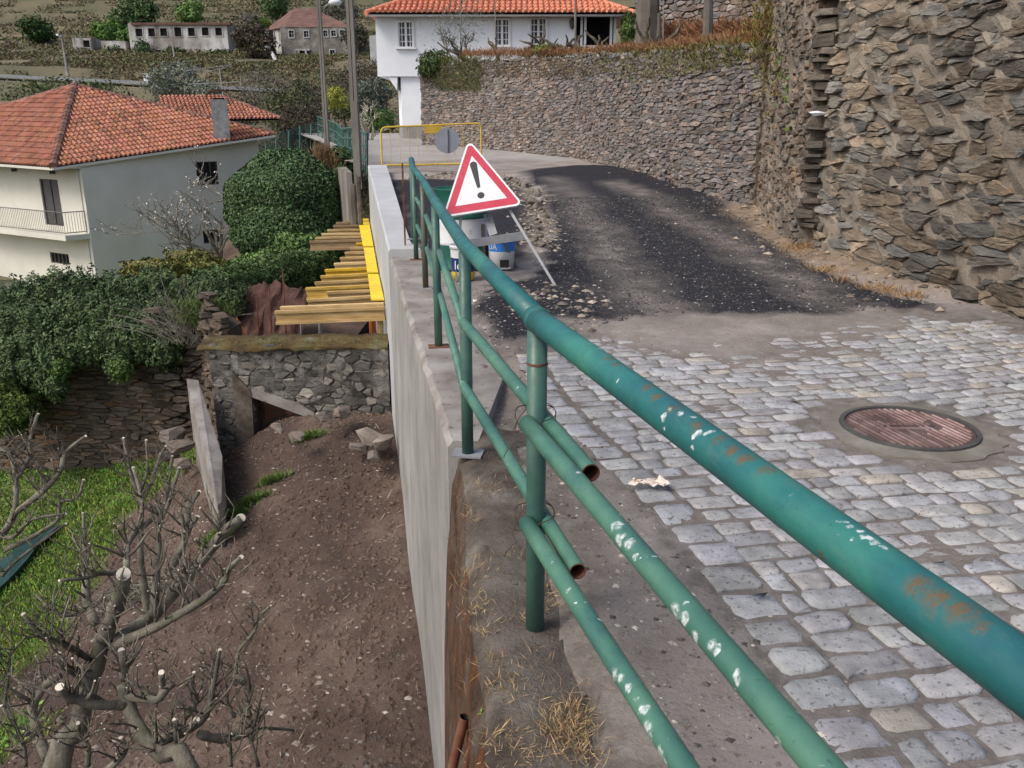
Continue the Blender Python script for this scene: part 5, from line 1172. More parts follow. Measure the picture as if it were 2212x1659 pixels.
ivy(hb, 100000, .046, (.062, .110, .042), 'laurel_bush', 'big rounded dark green bush beside the timber beams', 'bush', var=.7, amp=.05)
hb = [WB(640, 545, 21.5, .7, .6, .5), WB(600, 575, 20.5, .8, .7, .45), WB(665, 590, 21.5, .5, .5, .6), WB(560, 590, 19.5, .6, .6, .4), WB(700, 560, 23, .5, .5, .7)]
ivy(hb, 17000, .05, (.09, .155, .04), 'green_shrub', 'lighter green shrub at the foot of the big rounded bush', 'shrub', var=.55)
hb = [WB(735, 350, 25.0, .5, .6, .45), WB(745, 395, 24.0, .4, .5, .8), WB(720, 375, 24.5, .4, .5, .5)]
ivy(hb, 9000, .055, (.055, .105, .04), 'green_shrub', 'narrow leafy shrub squeezed against the utility pole', 'shrub', var=.5)
hb = [WB(20, 830, 14.2, .5, .4, .45), WB(50, 880, 13.9, .28, .3, .3), WB(0, 905, 13.7, .4, .3, .3)]
ivy(hb, 10000, .03, (.09, .13, .03), 'green_shrub', 'yellowish green shrub at the left edge below the ivy', 'shrub', var=.5)
for px, py, s, lab in ((130, 800, .15, 'small bright green ivy clump hanging on the brown wall, left of two'), (262, 800, .17, 'small bright green ivy clump hanging on the brown wall, right of two')):
    ivy([WB(px, py, 13.35, s, .12, s * 1.1)], 420, .03, (.075, .13, .03), 'ivy_clump', lab, 'ivy', coreT=False)
hb = [WB(330, 583, 21, .8, .5, .28), WB(410, 575, 21.5, .8, .5, .36), WB(470, 585, 22, .5, .5, .28)]
ivy(hb, 7000, .05, (.15, .15, .04), 'flowering_shrub', 'yellow green flowering shrub behind the ivy at the blossom tree', 'shrub', var=.5, coreT=False)
# loose ivy shoots standing out of the hedge top, weeds on the ruin
C = []
for px, py in ((95, 612), (118, 600), (140, 596), (150, 590), (180, 588), (200, 592), (235, 600), (30, 612), (45, 606), (255, 590), (310, 600)):
    hh_ = R.uniform(.12, .34)
    for k in range(22): C.append(W(px + R.gauss(0, 2.5), py + 14, 14.9) + np.array((R.gauss(0, .03), R.gauss(0, .03), hh_ * k / 22)))
leaves('ivy_shoots', np.array(C), .035, 'leaf', base=(.06, .10, .035), kind='stuff')
C = np.array([rp(R.uniform(0, rL), 0, 0) + np.array((0, R.uniform(-.05, .3), (ztL + ztR) / 2 + .02)) for _ in range(700)]); C[:, 2] = ztL + (ztR - ztL) * np.clip((C[:, 0] - rx0) / (rx1 - rx0), 0, 1) + .02
blades('wall_weeds', C, .05, 'dry', (.15, .13, .05), lean=1.0, w_=.004)
# bare stalk bush
def stalks(name, base, n_, L, spread, m, r_, label, cat, lean=(0, 0), jit=.3, curve_=.15, kids=2):
    e = empty(name, tuple(base), label, cat); mb = MB()
    for i in range(n_):
        a = R.uniform(-1, 1); b = R.uniform(-1, 1); l = L * R.uniform(.5, 1.1); p = np.array(base) + (R.uniform(-jit, jit), R.uniform(-jit, jit) * .5, 0)
        d = np.array((a * spread + lean[0], b * spread * .6 + lean[1], 1.)); d /= np.linalg.norm(d); pts = [p]
        for k in range(4): d = d + np.array((a * curve_, 0, -abs(a) * curve_)) + np.random.RandomState(i * 9 + k).randn(3) * .06; d /= np.linalg.norm(d); pts.append(pts[-1] + d * l / 4)
        g = R.uniform(.8, 1.5); mb.tube(pts, [r_, r_ * .9, r_ * .75, r_ * .6, r_ * .3], 4, t=(g, g, g))
        for q in range(kids):
            j = R.randint(1, 3); d2 = d + np.array((R.uniform(-.7, .7), R.uniform(-.4, .4), 0)); mb.tube([pts[j], pts[j] + d2 * l * .25], [r_ * .5, r_ * .2], 3, t=(g, g, g))
    mb.build('stems', m, e, tint=True); return e
stalks('bare_bush', W(400, 740, 13.4), 60, 1.15, .75, 'bark', .006, 'bush of thin bare stalks fanning up in front of the ivy', 'bush', lean=(-.25, 0))
C = np.array([W(440 + R.gauss(0, 25), 680 + R.gauss(0, 14), 13.3 + R.uniform(-.2, .2)) for _ in range(3000)]); 
blades('grass_tuft', C, .12, 'dry', (.11, .15, .05), lean=.8)
C = np.array([W(px + R.gauss(0, 16), py + R.gauss(0, 8), D) for px, py, D in ((500, 1060, 10.6), (540, 1030, 10.7), (470, 1095, 10.3), (585, 990, 10.9), (660, 890, 11.4), (460, 1120, 10.2)) for _ in range(420)])
for i in range(len(C)): C[i, 2] = lowf(C[i, 0], C[i, 1]) if i % 1 == 0 else C[i, 2]
blades('grass_tuft', C, .11, 'dry', (.13, .20, .05), lean=.7)
# ------------------------------------------------------------------ tiled roof faces
def tile_face(P3, col, row, m, root, limit, state, name='tile', lift=.03, pal=None, r_=None, quad=None):
    """barrel tiles laid on the plane of polygon P3 (eave first two points); returns rows of tile shapes"""
    P = [np.array(p, float) for p in P3]; e = P[1] - P[0]; e /= np.linalg.norm(e); nn = np.cross(P[1] - P[0], P[2] - P[0]); nn /= np.linalg.norm(nn)
    if nn[2] < 0: nn = -nn
    u = np.cross(nn, e); 
    if (P[2] - P[0]) @ u < 0: u = -u
    L2 = [((p - P[0]) @ e, (p - P[0]) @ u) for p in P]; um = max(q[1] for q in L2); e0 = min(q[0] for q in L2); e1 = max(q[0] for q in L2)
    j = 0
    while j * row < um:
        i = int(e0 / col) - 1
        while i * col < e1 + col:
            cx, cy = (i + .5) * col, (j + .45) * row
            if inpoly(np.array([cx]), np.array([cy]), L2)[0]:
                V = []; k_ = 5; w0, w1 = col * .56, col * .50; l = row * 1.10; sk = R.uniform(-.012, .012)
                for t, ww, hz in ((-.05 * row, w0, .052), (l - .05 * row, w1, .002)):
                    for k in range(k_ + 1):
                        an = math.pi * k / k_; x = cx - col * .5 + col * .5 + math.cos(an) * ww * .62 + sk; y = j * row + t; h = math.sin(an) * col * .36 + hz + lift
                        V.append(P[0] + e * x + u * y + nn * h)
                Fs = [(k, k + 1, k_ + 2 + k, k_ + 1 + k) for k in range(k_)]
                # front lip
                V += [V[0] - nn * .02, V[k_] - nn * .02]; Fs.append((0, 2 * k_ + 2, 2 * k_ + 3, k_, *range(k_ - 1, 0, -1)))
                # channel tile between
                c0 = len(V); xa = cx + col * .5
                for t, hz in ((-.03 * row, .0), (l, -.018)):
                    for k, (dx, h) in enumerate(((-.22, .022), (0, .0), (.22, .022))): V.append(P[0] + e * (xa + dx * col) + u * (j * row + t) + nn * (h + hz + lift * .8))
                Fs += [(c0, c0 + 1, c0 + 4, c0 + 3), (c0 + 1, c0 + 2, c0 + 5, c0 + 4)]
                g = R.uniform(.72, 1.18); t = (g, g * R.uniform(.9, 1.08), g * R.uniform(.85, 1.1))
                if pal: t = pal(cx, cy, um)
                ce = P[0] + e * cx + u * cy; px, py, D = proj(ce); ins = -10 < px < 2222 and -10 < py < 1670
                state.append((col * row / D ** 2 * abs(nn @ unit((ce - O)[None])[0]) if ins else 0, V, Fs, t))
            i += 1
        j += 1
    mb = MB(); mb.prism([tuple(p - nn * .06) for p in P] + [tuple(p) for p in P]); mb.build('roof_deck', m, root)
def flush_tiles(state, m, root, limit):
    state.sort(key=lambda q: -q[0])
    for a, V, Fs, t in state[:limit]: mk('tile', V, Fs, m, root, tint=t)
    mb = MB()
    for a, V, Fs, t in state[limit:]: mb.add(V, Fs, t)
    if mb.V: mb.build('tile_field', m, root, tint=True, kind='stuff')
def ridge(mb, a, b, r=.11, step=.36):
    a, b = np.array(a), np.array(b); L = np.linalg.norm(b - a); d = (b - a) / L; k = 0
    while k < L:
        g = R.uniform(.30, .65); mb.tube([a + d * k, a + d * min(L, k + step * 1.08)], [r * 1.08, r * .92], 8, t=(g, g * 1.25, g * 1.5)); k += step
def window_box(mb, fr, gl, o, ex, ez, nrm, w_, h, depth=.1):
    pass
# ------------------------------------------------------------------ cream house on the left
HD = 36.0
lh = empty('house', tuple(W(200, 590, HD)), 'cream two storey house with orange clay tile hip roof and balcony', 'house')
C1, C2, PK = W(115, 362, 35.0), W(594, 291, 41.5), W(162, 186, 40.5)
C0 = W(-330, 330, 44.0); CB_ = C2 + (C0 - C1)
rf = MB(); rf.tube([C1, C1 + (0, 0, .01)], .01, 4); roof = rf.build('roof', 'tile_orange', lh, tint=True)
stt = []
def oldt(cx, cy, um):
    g = R.uniform(.82, 1.12); k = R.random()
    return (g * .6, g * .66, g * .72) if k < .07 else (g, g * R.uniform(.92, 1.1), g * R.uniform(.88, 1.2))
tile_face([C1, C2, PK], .205, .36, 'tile_orange', roof, 300, stt, pal=oldt)
tile_face([C0, C1, PK], .205, .36, 'tile_orange', roof, 300, stt, pal=oldt)
# second wing behind
E1, E2 = W(330, 262, 43.0), W(607, 257, 45.5); K1, K2 = W(348, 219, 46), W(478, 209, 47)
K0 = W(300, 245, 44)
tile_face([E1, E2, K2, K1], .205, .36, 'tile_orange', roof, 300, stt, pal=oldt)
flush_tiles(stt, 'tile_orange', roof, 300)
mb = MB(); up = np.array((0, 0, .05)); ridge(mb, C1 + up, PK + up, .17); ridge(mb, C2 + up, PK + up, .10); ridge(mb, C0 + up, PK + up, .10); ridge(mb, K1 + up, K2 + up, .1); ridge(mb, E2 + up, K2 + up, .1); mb.build('ridge_tiles', 'tile_orange', roof, tint=True, smooth=False, kind='stuff')
B0, B1 = W(-40, 226, 47), W(50, 224, 47); mb = MB(); ridge(mb, B0, B1, .13); mb.build('ridge_tiles', 'tile_orange', roof, tint=True, kind='stuff')
mb = MB(); mb.tube([PK + (0, 0, .1), PK + (.1, 0, .2)], [.13, .09], 8); mb.build('finial', 'concrete', roof)
# walls: corner posts taken from the eaves
wA = W(176, 375, 35.8); wB = W(557, 303, 41.6); zb_ = -8.2
dl = (C0 - C1); dl[2] = 0; dl /= np.linalg.norm(dl); dr_ = (wB - wA); dr_[2] = 0; Lr = np.linalg.norm(dr_); dr_ /= Lr
wC = wA + dl * 12.0
def wallpoly(name, a, b, za, zb2, m, th=.25, inward=None, holes=None):
    """upright wall with rectangular openings; holes: (s0, s1, z0, z1)"""
    a = np.array(a, float); b = np.array(b, float); d = b - a; d[2] = 0; L = np.linalg.norm(d); d /= L
    ss = sorted({0, L, *[h for q in (holes or []) for h in q[:2]]}); mb = MB(); nn = np.array((-d[1], d[0], 0)) * th
    if inward is not None and nn @ inward < 0: nn = -nn
    for s0, s1 in zip(ss[:-1], ss[1:]):
        zt = lambda s: za + (zb2 - za) * s / L
        cuts = sorted([(h[2], h[3]) for h in (holes or []) if h[0] <= s0 + 1e-6 and h[1] >= s1 - 1e-6]); z = zb_
        for lo, hi in cuts + [(None, None)]:
            t0, t1 = (lo, lo) if lo is not None else (zt(s0), zt(s1))
            p0, p1 = a + d * s0, a + d * s1
            q = [(p0[0], p0[1], z), (p1[0], p1[1], z), (p1[0] + nn[0], p1[1] + nn[1], z), (p0[0] + nn[0], p0[1] + nn[1], z)]
            q2 = [(p0[0], p0[1], t0), (p1[0], p1[1], t1), (p1[0] + nn[0], p1[1] + nn[1], t1), (p0[0] + nn[0], p0[1] + nn[1], t0)]
            mb.prism(q + q2); z = hi
    return mb.build(name, m, lh)
def on_wall(a, b, px, py):
    a = np.array(a); d = np.array(b) - a; d[2] = 0; L = np.linalg.norm(d); d /= L; r = ray(px, py); nn = np.array((-d[1], d[0])); D = (nn @ a[:2]) / (nn @ r[:2]); p = r * D + O
    return (p - a)[:2] @ d[:2], p[2]
def hole_on(a, b, x0, y0, x1, y1):
    s0, z1 = on_wall(a, b, x0, y0); s1, z0 = on_wall(a, b, x1, y1); return (min(s0, s1), max(s0, s1), min(z0, z1), max(z0, z1))
hR = [hole_on(wA, wB, 422, 350, 474, 398), hole_on(wA, wB, 438, 499, 484, 522)]
hL = [hole_on(wA, wC, 84, 386, 139, 489), hole_on(wA, wC, 107, 544, 151, 573)]
inw = np.array((-.2, 1, 0))
wallpoly('side_wall', wA, wB, wA[2] + .25, wB[2] + .25, 'cream_wall', inward=inw, holes=hR)
wallpoly('front_wall', wA + dl * .26, wC, wA[2] + .25, wA[2] + .9, 'cream_wall', inward=dr_, holes=[(h[0] - .26, h[1] - .26, h[2], h[3]) for h in hL])
def winpart(a, b, h, m, depth, inward, parts=2, frame='dark_metal', nm='window', slats=0):
    a = np.array(a, float); d = np.array(b) - a; d[2] = 0; d /= np.linalg.norm(d); n2 = np.array((-d[1], d[0], 0)); n2 = n2 if n2 @ inward > 0 else -n2; n2 = n2 / np.linalg.norm(n2)
    s0, s1, z0, z1 = h; ax = (d, n2, np.array((0, 0, 1.)))
    c = lambda s, z, e: np.array((a[0], a[1], 0)) + d * s + n2 * e + np.array((0, 0, z))
    mb = MB(); t_ = .05
    for s_, w2 in ((s0 + t_ / 2, t_), (s1 - t_ / 2, t_)): mb.box(c(s_, (z0 + z1) / 2, depth), (w2, .06, z1 - z0), ax=ax)
    for z_ in (z0 + t_ / 2, z1 - t_ / 2): mb.box(c((s0 + s1) / 2, z_, depth), (s1 - s0 - 2 * t_, .06, t_), ax=ax)
    for k in range(1, parts): mb.box(c(s0 + (s1 - s0) * k / parts, (z0 + z1) / 2, depth), (t_, .05, z1 - z0 - 2 * t_), ax=ax)
    w_ = mb.build(nm, frame, lh)
    mb = MB(); mb.box(c((s0 + s1) / 2, (z0 + z1) / 2, depth + .04), (s1 - s0, .02, z1 - z0), ax=ax); mb.build('pane' if m == 'glass' else 'panel', m, w_)
    if slats:
        mb = MB()
        for k in range(slats): mb.box(c((s0 + s1) / 2, z0 + (z1 - z0) * (k + .5) / slats, depth + .02), (s1 - s0 - .08, .02, (z1 - z0) / slats * .6), ax=ax)
        mb.build('slats', 'shutter', w_, kind='stuff')
    return w_
for h in hR: winpart(wA, wB, h, 'dark_inside', .08, inw, 3)
winpart(wA, wC, hL[0], 'shutter', .08, dr_, 2, nm='shutter_door', slats=30); winpart(wA, wC, hL[1], 'dark_inside', .08, dr_, 5)
# balcony
def WL(px, py, e=0):
    s, z = on_wall(wA - dr_ * 0, wC, px, py); return s, z
n_out = -dr_ 
bs0, bz = on_wall(wA + n_out * 1.0, wC + n_out * 1.0, 163, 522)
_, bz0 = on_wall(wA + n_out * 1.0, wC + n_out * 1.0, 163, 512)
A0 = np.array((wA[0], wA[1], 0)); P_ = [A0 + dl * .05 - n_out * 0, A0 + dl * .05 + n_out * 1.0, A0 + dl * 9 + n_out * 1.0, A0 + dl * 9]
mb = MB(); zf_ = bz0; mb.prism([(p[0], p[1], zf_ - .22) for p in P_] + [(p[0], p[1], zf_) for p in P_]); bal = mb.build('balcony', 'cream_wall', lh)
mb = MB(); P2 = [P_[0] + np.array((0, 0, 0)), P_[1], P_[2]]
q = [A0 + dl * .09 + n_out * .04, A0 + dl * .09 + n_out * .96, A0 + dl * 8.9 + n_out * .96]
for zz in (zf_ + .95, zf_ + .10): mb.tube([(p[0], p[1], zz) for p in q], .022, 6)
mb.build('balcony_rail', 'rail_grey', bal)
mb = MB()
for a, b, n_ in ((q[0], q[1], 8), (q[1], q[2], 66)):
    for k in range(n_ + 1): p = a + (b - a) * k / n_; mb.tube([(p[0], p[1], zf_ + .1), (p[0], p[1], zf_ + .95)], .010, 4)
mb.build('balusters', 'rail_grey', bal)
mb = MB()
for px, py in ((35, 367), (118, 372)): s, z = on_wall(wA, wC, px, py); p = A0 + dl * s; mb.box((p[0] - dr_[0] * .1, p[1] - dr_[1] * .1, z), (.16, .16, .14))
mb.build('wall_lamp', 'dark_metal', lh)
mb = MB()
for a, b in ((C1, C2), (C1, C0)):
    d = b - a; L = np.linalg.norm(d); d = d / L; s = np.cross(d, (0, 0, 1.)); s /= np.linalg.norm(s); mb.box((a + b) / 2 - np.array((0, 0, .06)), (L, .10, .10), ax=(d, s, np.cross(s, d)))
mb.build('gutter', 'cream_wall', lh)
# underside of the eaves
mb = MB(); 
mb.prism([tuple(x) for x in (C1 - (0, 0, .05), C2 - (0, 0, .05), wB + (0, 0, .2), wA + (0, 0, .2))] + [tuple(x) for x in (C1 - (0, 0, .02), C2 - (0, 0, .02), wB + (0, 0, .24), wA + (0, 0, .24))]); mb.build('soffit', 'cream_wall', lh)
# chimney
ch = W(478, 275, 40.0); zt = AY(478, 215, ch[1])[2]; M('chimney_render', [(.3, (.16, .16, .16)), (.5, (.27, .27, .27)), (.7, (.38, .38, .38))], 3, 6, .9, (9,), .3, .02)
mb = MB(); mb.box((ch[0], ch[1], (ch[2] - .8 + zt) / 2), (.72, .72, zt - ch[2] + .8), rz=.3); c_ = mb.build('chimney', 'chimney_render', roof)
mb = MB(); V = []; ns = 10
for k in range(ns + 1): an = math.pi * (k / ns); V.append((.52 * math.cos(an), .40 * math.sin(an) ** .8))
for sgn in (-.42, .42):
    pass
ca, sa = math.cos(.3), math.sin(.3)
vv = [(x * ca - y0 * sa + ch[0], x * sa + y0 * ca + ch[1], zt + h + .0) for y0 in (-.42, .42) for x, h in V]
Fs = [(k, k + 1, ns + 2 + k, ns + 1 + k) for k in range(ns)]
o = mk('chimney_cap', vv, Fs, 'rust_iron', c_); so = o.modifiers.new('t', 'SOLIDIFY'); so.thickness = .05
mb = MB(); mb.box((ch[0], ch[1], zt + .02), (.5, .5, .1), rz=.3); mb.build('flue', 'dark_inside', c_)
# antenna
DA = 40.5
an_ = empty('roof_antenna', tuple(W(482, 200, DA)), 'television antenna with two booms above the left house chimney', 'antenna')
mb = MB(); mb.tube([W(483, 215, DA), W(474, 150, DA)], .018, 6); mb.build('mast', 'galv', an_)
mb = MB(); mb.tube([W(402, 153, DA), W(500, 140, DA)], .012, 5); mb.tube([W(444, 152, DA), W(450, 154, DA), W(490, 146, DA), W(492, 142, DA)], .010, 5); mb.tube([W(405, 182, DA), W(518, 177, DA)], .014, 5); mb.tube([W(519, 166, DA), W(520, 187, DA)], .012, 5); mb.build('boom', 'galv', an_)
for k in range(17):
    mb = MB(); x = 404 + k * 6; y = 153 - k * .82; mb.tube([W(x - 1, y - 3, DA - .1), W(x + 1.5, y + 3, DA + .1)], .009, 4); mb.build('element', 'galv', an_)

# ------------------------------------------------------------------ white house on the right
WD = 37.0
wh = empty('house', tuple(W(880, 305, WD)), 'white house with orange tiled roof and white sash windows above the long stone wall', 'house')
def ww(px, py, D=WD): return W(px, py, D)
FY = ww(900, 100)[1]
def fx(px, py): return AY(px, py, FY)
def wallbox(name, x0, y0, x1, y1, depth, m, parent=wh, e=0):
    a, b = fx(x0, y1), fx(x1, y0); a[0], b[0] = fx(x0, 75)[0], fx(x1, 75)[0]; mb = MB(); mb.box(((a[0] + b[0]) / 2, FY + depth / 2 + e, (a[2] + b[2]) / 2), (b[0] - a[0], depth, b[2] - a[2])); return mb.build(name, m, parent)
WIN = [(858, 45, 895, 104), (1066, 40, 1103, 100), (1143, 38, 1183, 98)]
xs_ = [812] + [a for w_ in WIN for a in (w_[0], w_[2])] + [1242]
for i in range(len(xs_) - 1):
    x0, x1 = xs_[i], xs_[i + 1]
    if i % 2 == 0: wallbox('wall', x0, 20, x1, 165, 6, 'white_wall')
    else:
        w_ = WIN[i // 2]; wallbox('wall', x0, 20, x1, w_[1], 6, 'white_wall'); wallbox('wall', x0, w_[3], x1, 165, 6, 'white_wall'); wallbox('pane', x0, w_[1], x1, w_[3], .1, 'pane_grey', wh, .25)
for (x0, y0, x1, y1) in WIN:
    a, b = fx(x0, y1), fx(x1, y0); a[0], b[0] = fx(x0, 75)[0], fx(x1, 75)[0]; wn = MB(); cx, cz = (a[0] + b[0]) / 2, (a[2] + b[2]) / 2; w0, h0 = b[0] - a[0], b[2] - a[2]
    for s in (-1, 1):
        wn.box((cx + s * (w0 / 2 - .03), FY - .01, cz), (.07, .1, h0)); wn.box((cx, FY - .01, cz + s * (h0 / 2 - .03)), (w0 - .13, .1, .07))
    wo = wn.build('window', 'white_frame', wh)
    sb = MB()
    sb.box((cx, FY + .05, cz), (.10, .06, h0 - .14))
    for s in (-1, 1):
        xx = cx + s * w0 * .235; sb.box((xx, FY + .07, cz), (.035, .04, h0 - .14))
        for k in range(1, 4): 
            for q in (-1, 1): sb.box((xx + q * w0 * .09, FY + .075, cz - h0 / 2 + h0 * k / 4), (w0 * .13, .035, .035))
        sb.box((cx + s * (w0 / 2 - .09), FY + .05, cz), (.045, .05, h0 - .14))
    sb.build('glazing_bars', 'white_frame', wo)
    mb = MB(); mb.box((cx, FY - .07, cz - h0 / 2 - .02), (w0 + .15, .16, .05)); mb.build('sill', 'white_frame', wo)
# lower storey pillar and bracket
a, b = fx(866, 300), fx(912, 160); zb2 = .62
mb = MB(); q = [(fx(849, 200)[0], FY + 1.9), (fx(866, 200)[0], FY + .15), (b[0], FY + .15), (b[0] + .2, FY + 5), (fx(849, 200)[0] + .4, FY + 5)]
mb.prism([(x, y, 1.45) for x, y in q] + [(x, y, b[2] + .05) for x, y in q]); mb.build('lower_wall', 'white_wall', wh)
mb = MB(); mb.prism([(x * 1.0, y - .04, .3) for x, y in q] + [(x, y - .02, 1.46) for x, y in q]); mb.build('plinth', 'concrete', wh)
a = fx(838, 166); c_ = fx(857, 195); mb = MB(); mb.prism([(a[0], FY + .05, a[2]), (fx(858, 166)[0], FY + .05, a[2]), (c_[0], FY + .05, c_[2]), (a[0], FY + 1.4, a[2]), (fx(858, 166)[0], FY + 1.4, a[2]), (c_[0], FY + 1.4, c_[2])]); mb.build('bracket', 'white_wall', wh)
# porch
wallbox('porch_back', 1242, 20, 1345, 100, .2, 'dark_inside', e=3); wallbox('porch_floor', 1242, 98, 1370, 125, 3.2, 'white_wall')
wallbox('porch_beam', 1236, 17, 1345, 24, .15, 'white_frame', e=-.05)
for px in (1254, 1262, 1318, 1326): wallbox('column', px, 24, px + 5, 100, .12, 'white_frame', e=.1)
mb = MB(); p = fx(1240, 50); 
for z_, r_ in ((p[2] - .25, .05), (p[2] - .1, .13), (p[2] + .1, .1), (p[2] + .2, .02)): pass
V, Fs = lathe([(0, -.28), (.10, -.2), (.14, .05), (.08, .15), (.0, .2)], (fx(1236, 50)[0], FY - .15, p[2]), 10); mk('lantern', V, Fs, 'dark_metal', wh)
wallbox('roof_ceiling', 806, 15, 1372, 18, 5, 'dark_inside')
e0_, e1_ = AY(790, 28, FY - .75), AY(1372, 17, FY - .75); e1_[2] = e0_[2] + .0
R0 = np.array((e0_[0] + 3.4, FY + 2.8, e0_[2] + 1.6)); R1 = np.array((e1_[0] - 3.4, FY + 2.8, e0_[2] + 1.6))
rr_ = MB(); rr_.box((e0_ + e1_) / 2 + np.array((0, .3, -.05)), (e1_[0] - e0_[0] - .1, .5, .06)); roof2 = rr_.build('roof', 'white_wall', wh)
stt = []; newp = lambda cx, cy, um: (lambda g: (g, g, g))(R.uniform(.86, 1.12))
tile_face([e0_, e1_, R1, R0], .235, .40, 'tile_new', roof2, 300, stt, pal=newp, lift=.02)
flush_tiles(stt, 'tile_new', roof2, 300)
bk0, bk1 = np.array((e0_[0], FY + 6.7, e0_[2])), np.array((e1_[0], FY + 6.7, e0_[2]))
mb = MB(); mb.add([tuple(e0_), tuple(R0), tuple(bk0), tuple(e1_), tuple(R1), tuple(bk1)], [(0, 1, 2), (3, 5, 4), (1, 4, 5, 2)]); mb.build('roof_slope', 'tile_new', roof2, tint=True)
mb = MB(); ridge(mb, e0_, R0, .12, .4); ridge(mb, e1_, R1, .12, .4); mb.T = [(1, 1, 1)] * len(mb.T); mb.build('hip_tiles', 'tile_new', roof2, tint=True, kind='stuff')

# ------------------------------------------------------------------ utility poles
def hpole(px, pyb, D, w_top, w_bot, dx_top, label, hole_every=1.2, H=9):
    b0 = W(px, pyb, D); t = b0 + np.array((0, 0, H)); e = empty('utility_pole', tuple(b0), label, 'pole'); mb = MB()
    a = w_bot / 2; a2 = w_top / 2
    for s in (-1, 1):
        q = [(b0[0] + s * a * .55 - a * .45, b0[1] - .1), (b0[0] + s * a * .55 + a * .45, b0[1] - .1), (b0[0] + s * a * .55 + a * .45, b0[1] + .1), (b0[0] + s * a * .55 - a * .45, b0[1] + .1)]
        q2 = [(b0[0] + s * a2 * .55 - a2 * .45, b0[1] - .08), (b0[0] + s * a2 * .55 + a2 * .45, b0[1] - .08), (b0[0] + s * a2 * .55 + a2 * .45, b0[1] + .08), (b0[0] + s * a2 * .55 - a2 * .45, b0[1] + .08)]
        mb.prism([(x, y, b0[2] - .3) for x, y in q] + [(x, y, t[2]) for x, y in q2])
    mb.build('shaft', 'pole_concrete', e); mb = MB(); z = b0[2] + .9
    while z < t[2]: f_ = (z - b0[2]) / H; mb.box((b0[0], b0[1], z), (.10 * (1 - f_ * .4) * w_bot / .25, .12, .35)); z += 1.55
    mb.build('cross_web', 'pole_concrete', e); return e, b0
p2, p2b = hpole(774, 380, 20.6, .12, .185, 0, 'nearer concrete utility pole standing by the grey kerb wall')
mb = MB(); mb.box((p2b[0] + .02, p2b[1] - .16, p2b[2] + .85), (.15, .12, 1.7)); mb.build('cable_duct', 'pole_concrete', p2)
p1, p1b = hpole(706, 300, 30.0, .10, .155, 0, 'farther concrete pole carrying the street lamp')
for nm, P_, r_, m in (('lamp_arm', [W(702, 14, 29.8), W(712, 8, 29.6), W(720, 3, 29.5)], .03, 'galv'),):
    mb = MB(); mb.tube(P_, r_, 6); la = mb.build(nm, m, p1)
lp = W(724, 5, 29.5); V, Fs = lathe([(0, -.10), (.10, -.09), (.15, 0), (.12, .06), (0, .10)], (0, 0, 0), 10); V = [(x * 1.6 + lp[0], y + lp[1], z + lp[2]) for x, y, z in V]; mk('lamp_head', V, Fs, 'plastic_white', p1, smooth=True)
cab = MB()
for a, b in ((W(752, 5, 20.6), W(740, -60, 60)), (W(752, -20, 20.6), W(705, -40, 30))): cab.tube([a, (a + b) / 2 - (0, 0, .3), b], .012, 4)
cab.build('cable', 'dark_metal', p2)
# rusty and mossy posts beside the pole (edge of the old wall)
for px, D, r_, m, lab, h in ((762, 19.4, .10, 'bark_far', 'old brown timber post under the utility pole', 2.1), (774, 19.0, .06, 'strip', 'narrow mortar covered post where the kerb wall ends', 1.6)):
    t = W(px, 398 if px < 770 else 382, D); mb = MB(); mb.tube([t - (0, 0, h + 1.2), t - (0, 0, h / 2), t], [r_, r_ * .95, r_ * .9], 7, wob=.2); tag(mb.build('timber_post' if px < 770 else 'mortar_post', m), lab, 'post')
# ragged brown retaining wall with dry grass below the far railing
mb = MB(); q0 = [W(668, 335, 27.5), W(700, 325, 27.5), W(745, 372, 24), W(742, 395, 23), W(700, 372, 25), W(675, 372, 26)]
mb.prism([tuple(p - (0, 0, 1.8)) for p in [W(676, 318, 30), W(712, 330, 28), W(742, 355, 24.5), W(760, 372, 22), W(748, 372, 22), W(700, 345, 26)]] + [tuple(p) for p in [W(676, 318, 30), W(712, 330, 28), W(742, 355, 24.5), W(760, 372, 22), W(748, 372, 22), W(700, 345, 26)]])
tag(mb.build('earth_retaining_wall', 'pole_concrete'), 'old stained retaining wall with dead grass under the far railing', 'retaining wall')
C = np.array([W(px + R.gauss(0, 6), py + R.gauss(0, 7), 24.0 + R.uniform(-.5, .5)) for px, py in ((692, 335), (705, 340), (715, 350), (725, 358), (735, 362), (690, 350), (708, 365)) for _ in range(260)])
blades('dry_grass', C, .22, 'dry', (.20, .13, .07), lean=.7, w_=.012)
# green wire fence beyond
gf = empty('wire_fence', tuple(W(640, 340, 44)), 'green wire mesh fence beyond the roof of the left house', 'fence')
for px, y0, y1 in ((624, 283, 330), (648, 272, 325), (672, 268, 322), (597, 300, 345), (575, 312, 350)):
    mb = MB(); mb.tube([W(px, y1, 44), W(px, y0, 44)], .05, 6); mb.build('fence_post', 'green_far', gf)
mb = MB()
for k in range(26):
    a, b = W(560, 300 + k * 2.6, 44.2), W(690, 262 + k * 2.8, 44.2); mb.tube([a, b], .012, 3)
for k in range(44): x = 560 + k * 3; mb.tube([W(x, 300 - k * .87, 44.2), W(x, 366 - k * .75, 44.2)], .012, 3)
mb.build('mesh', 'net_green', gf, kind='stuff')

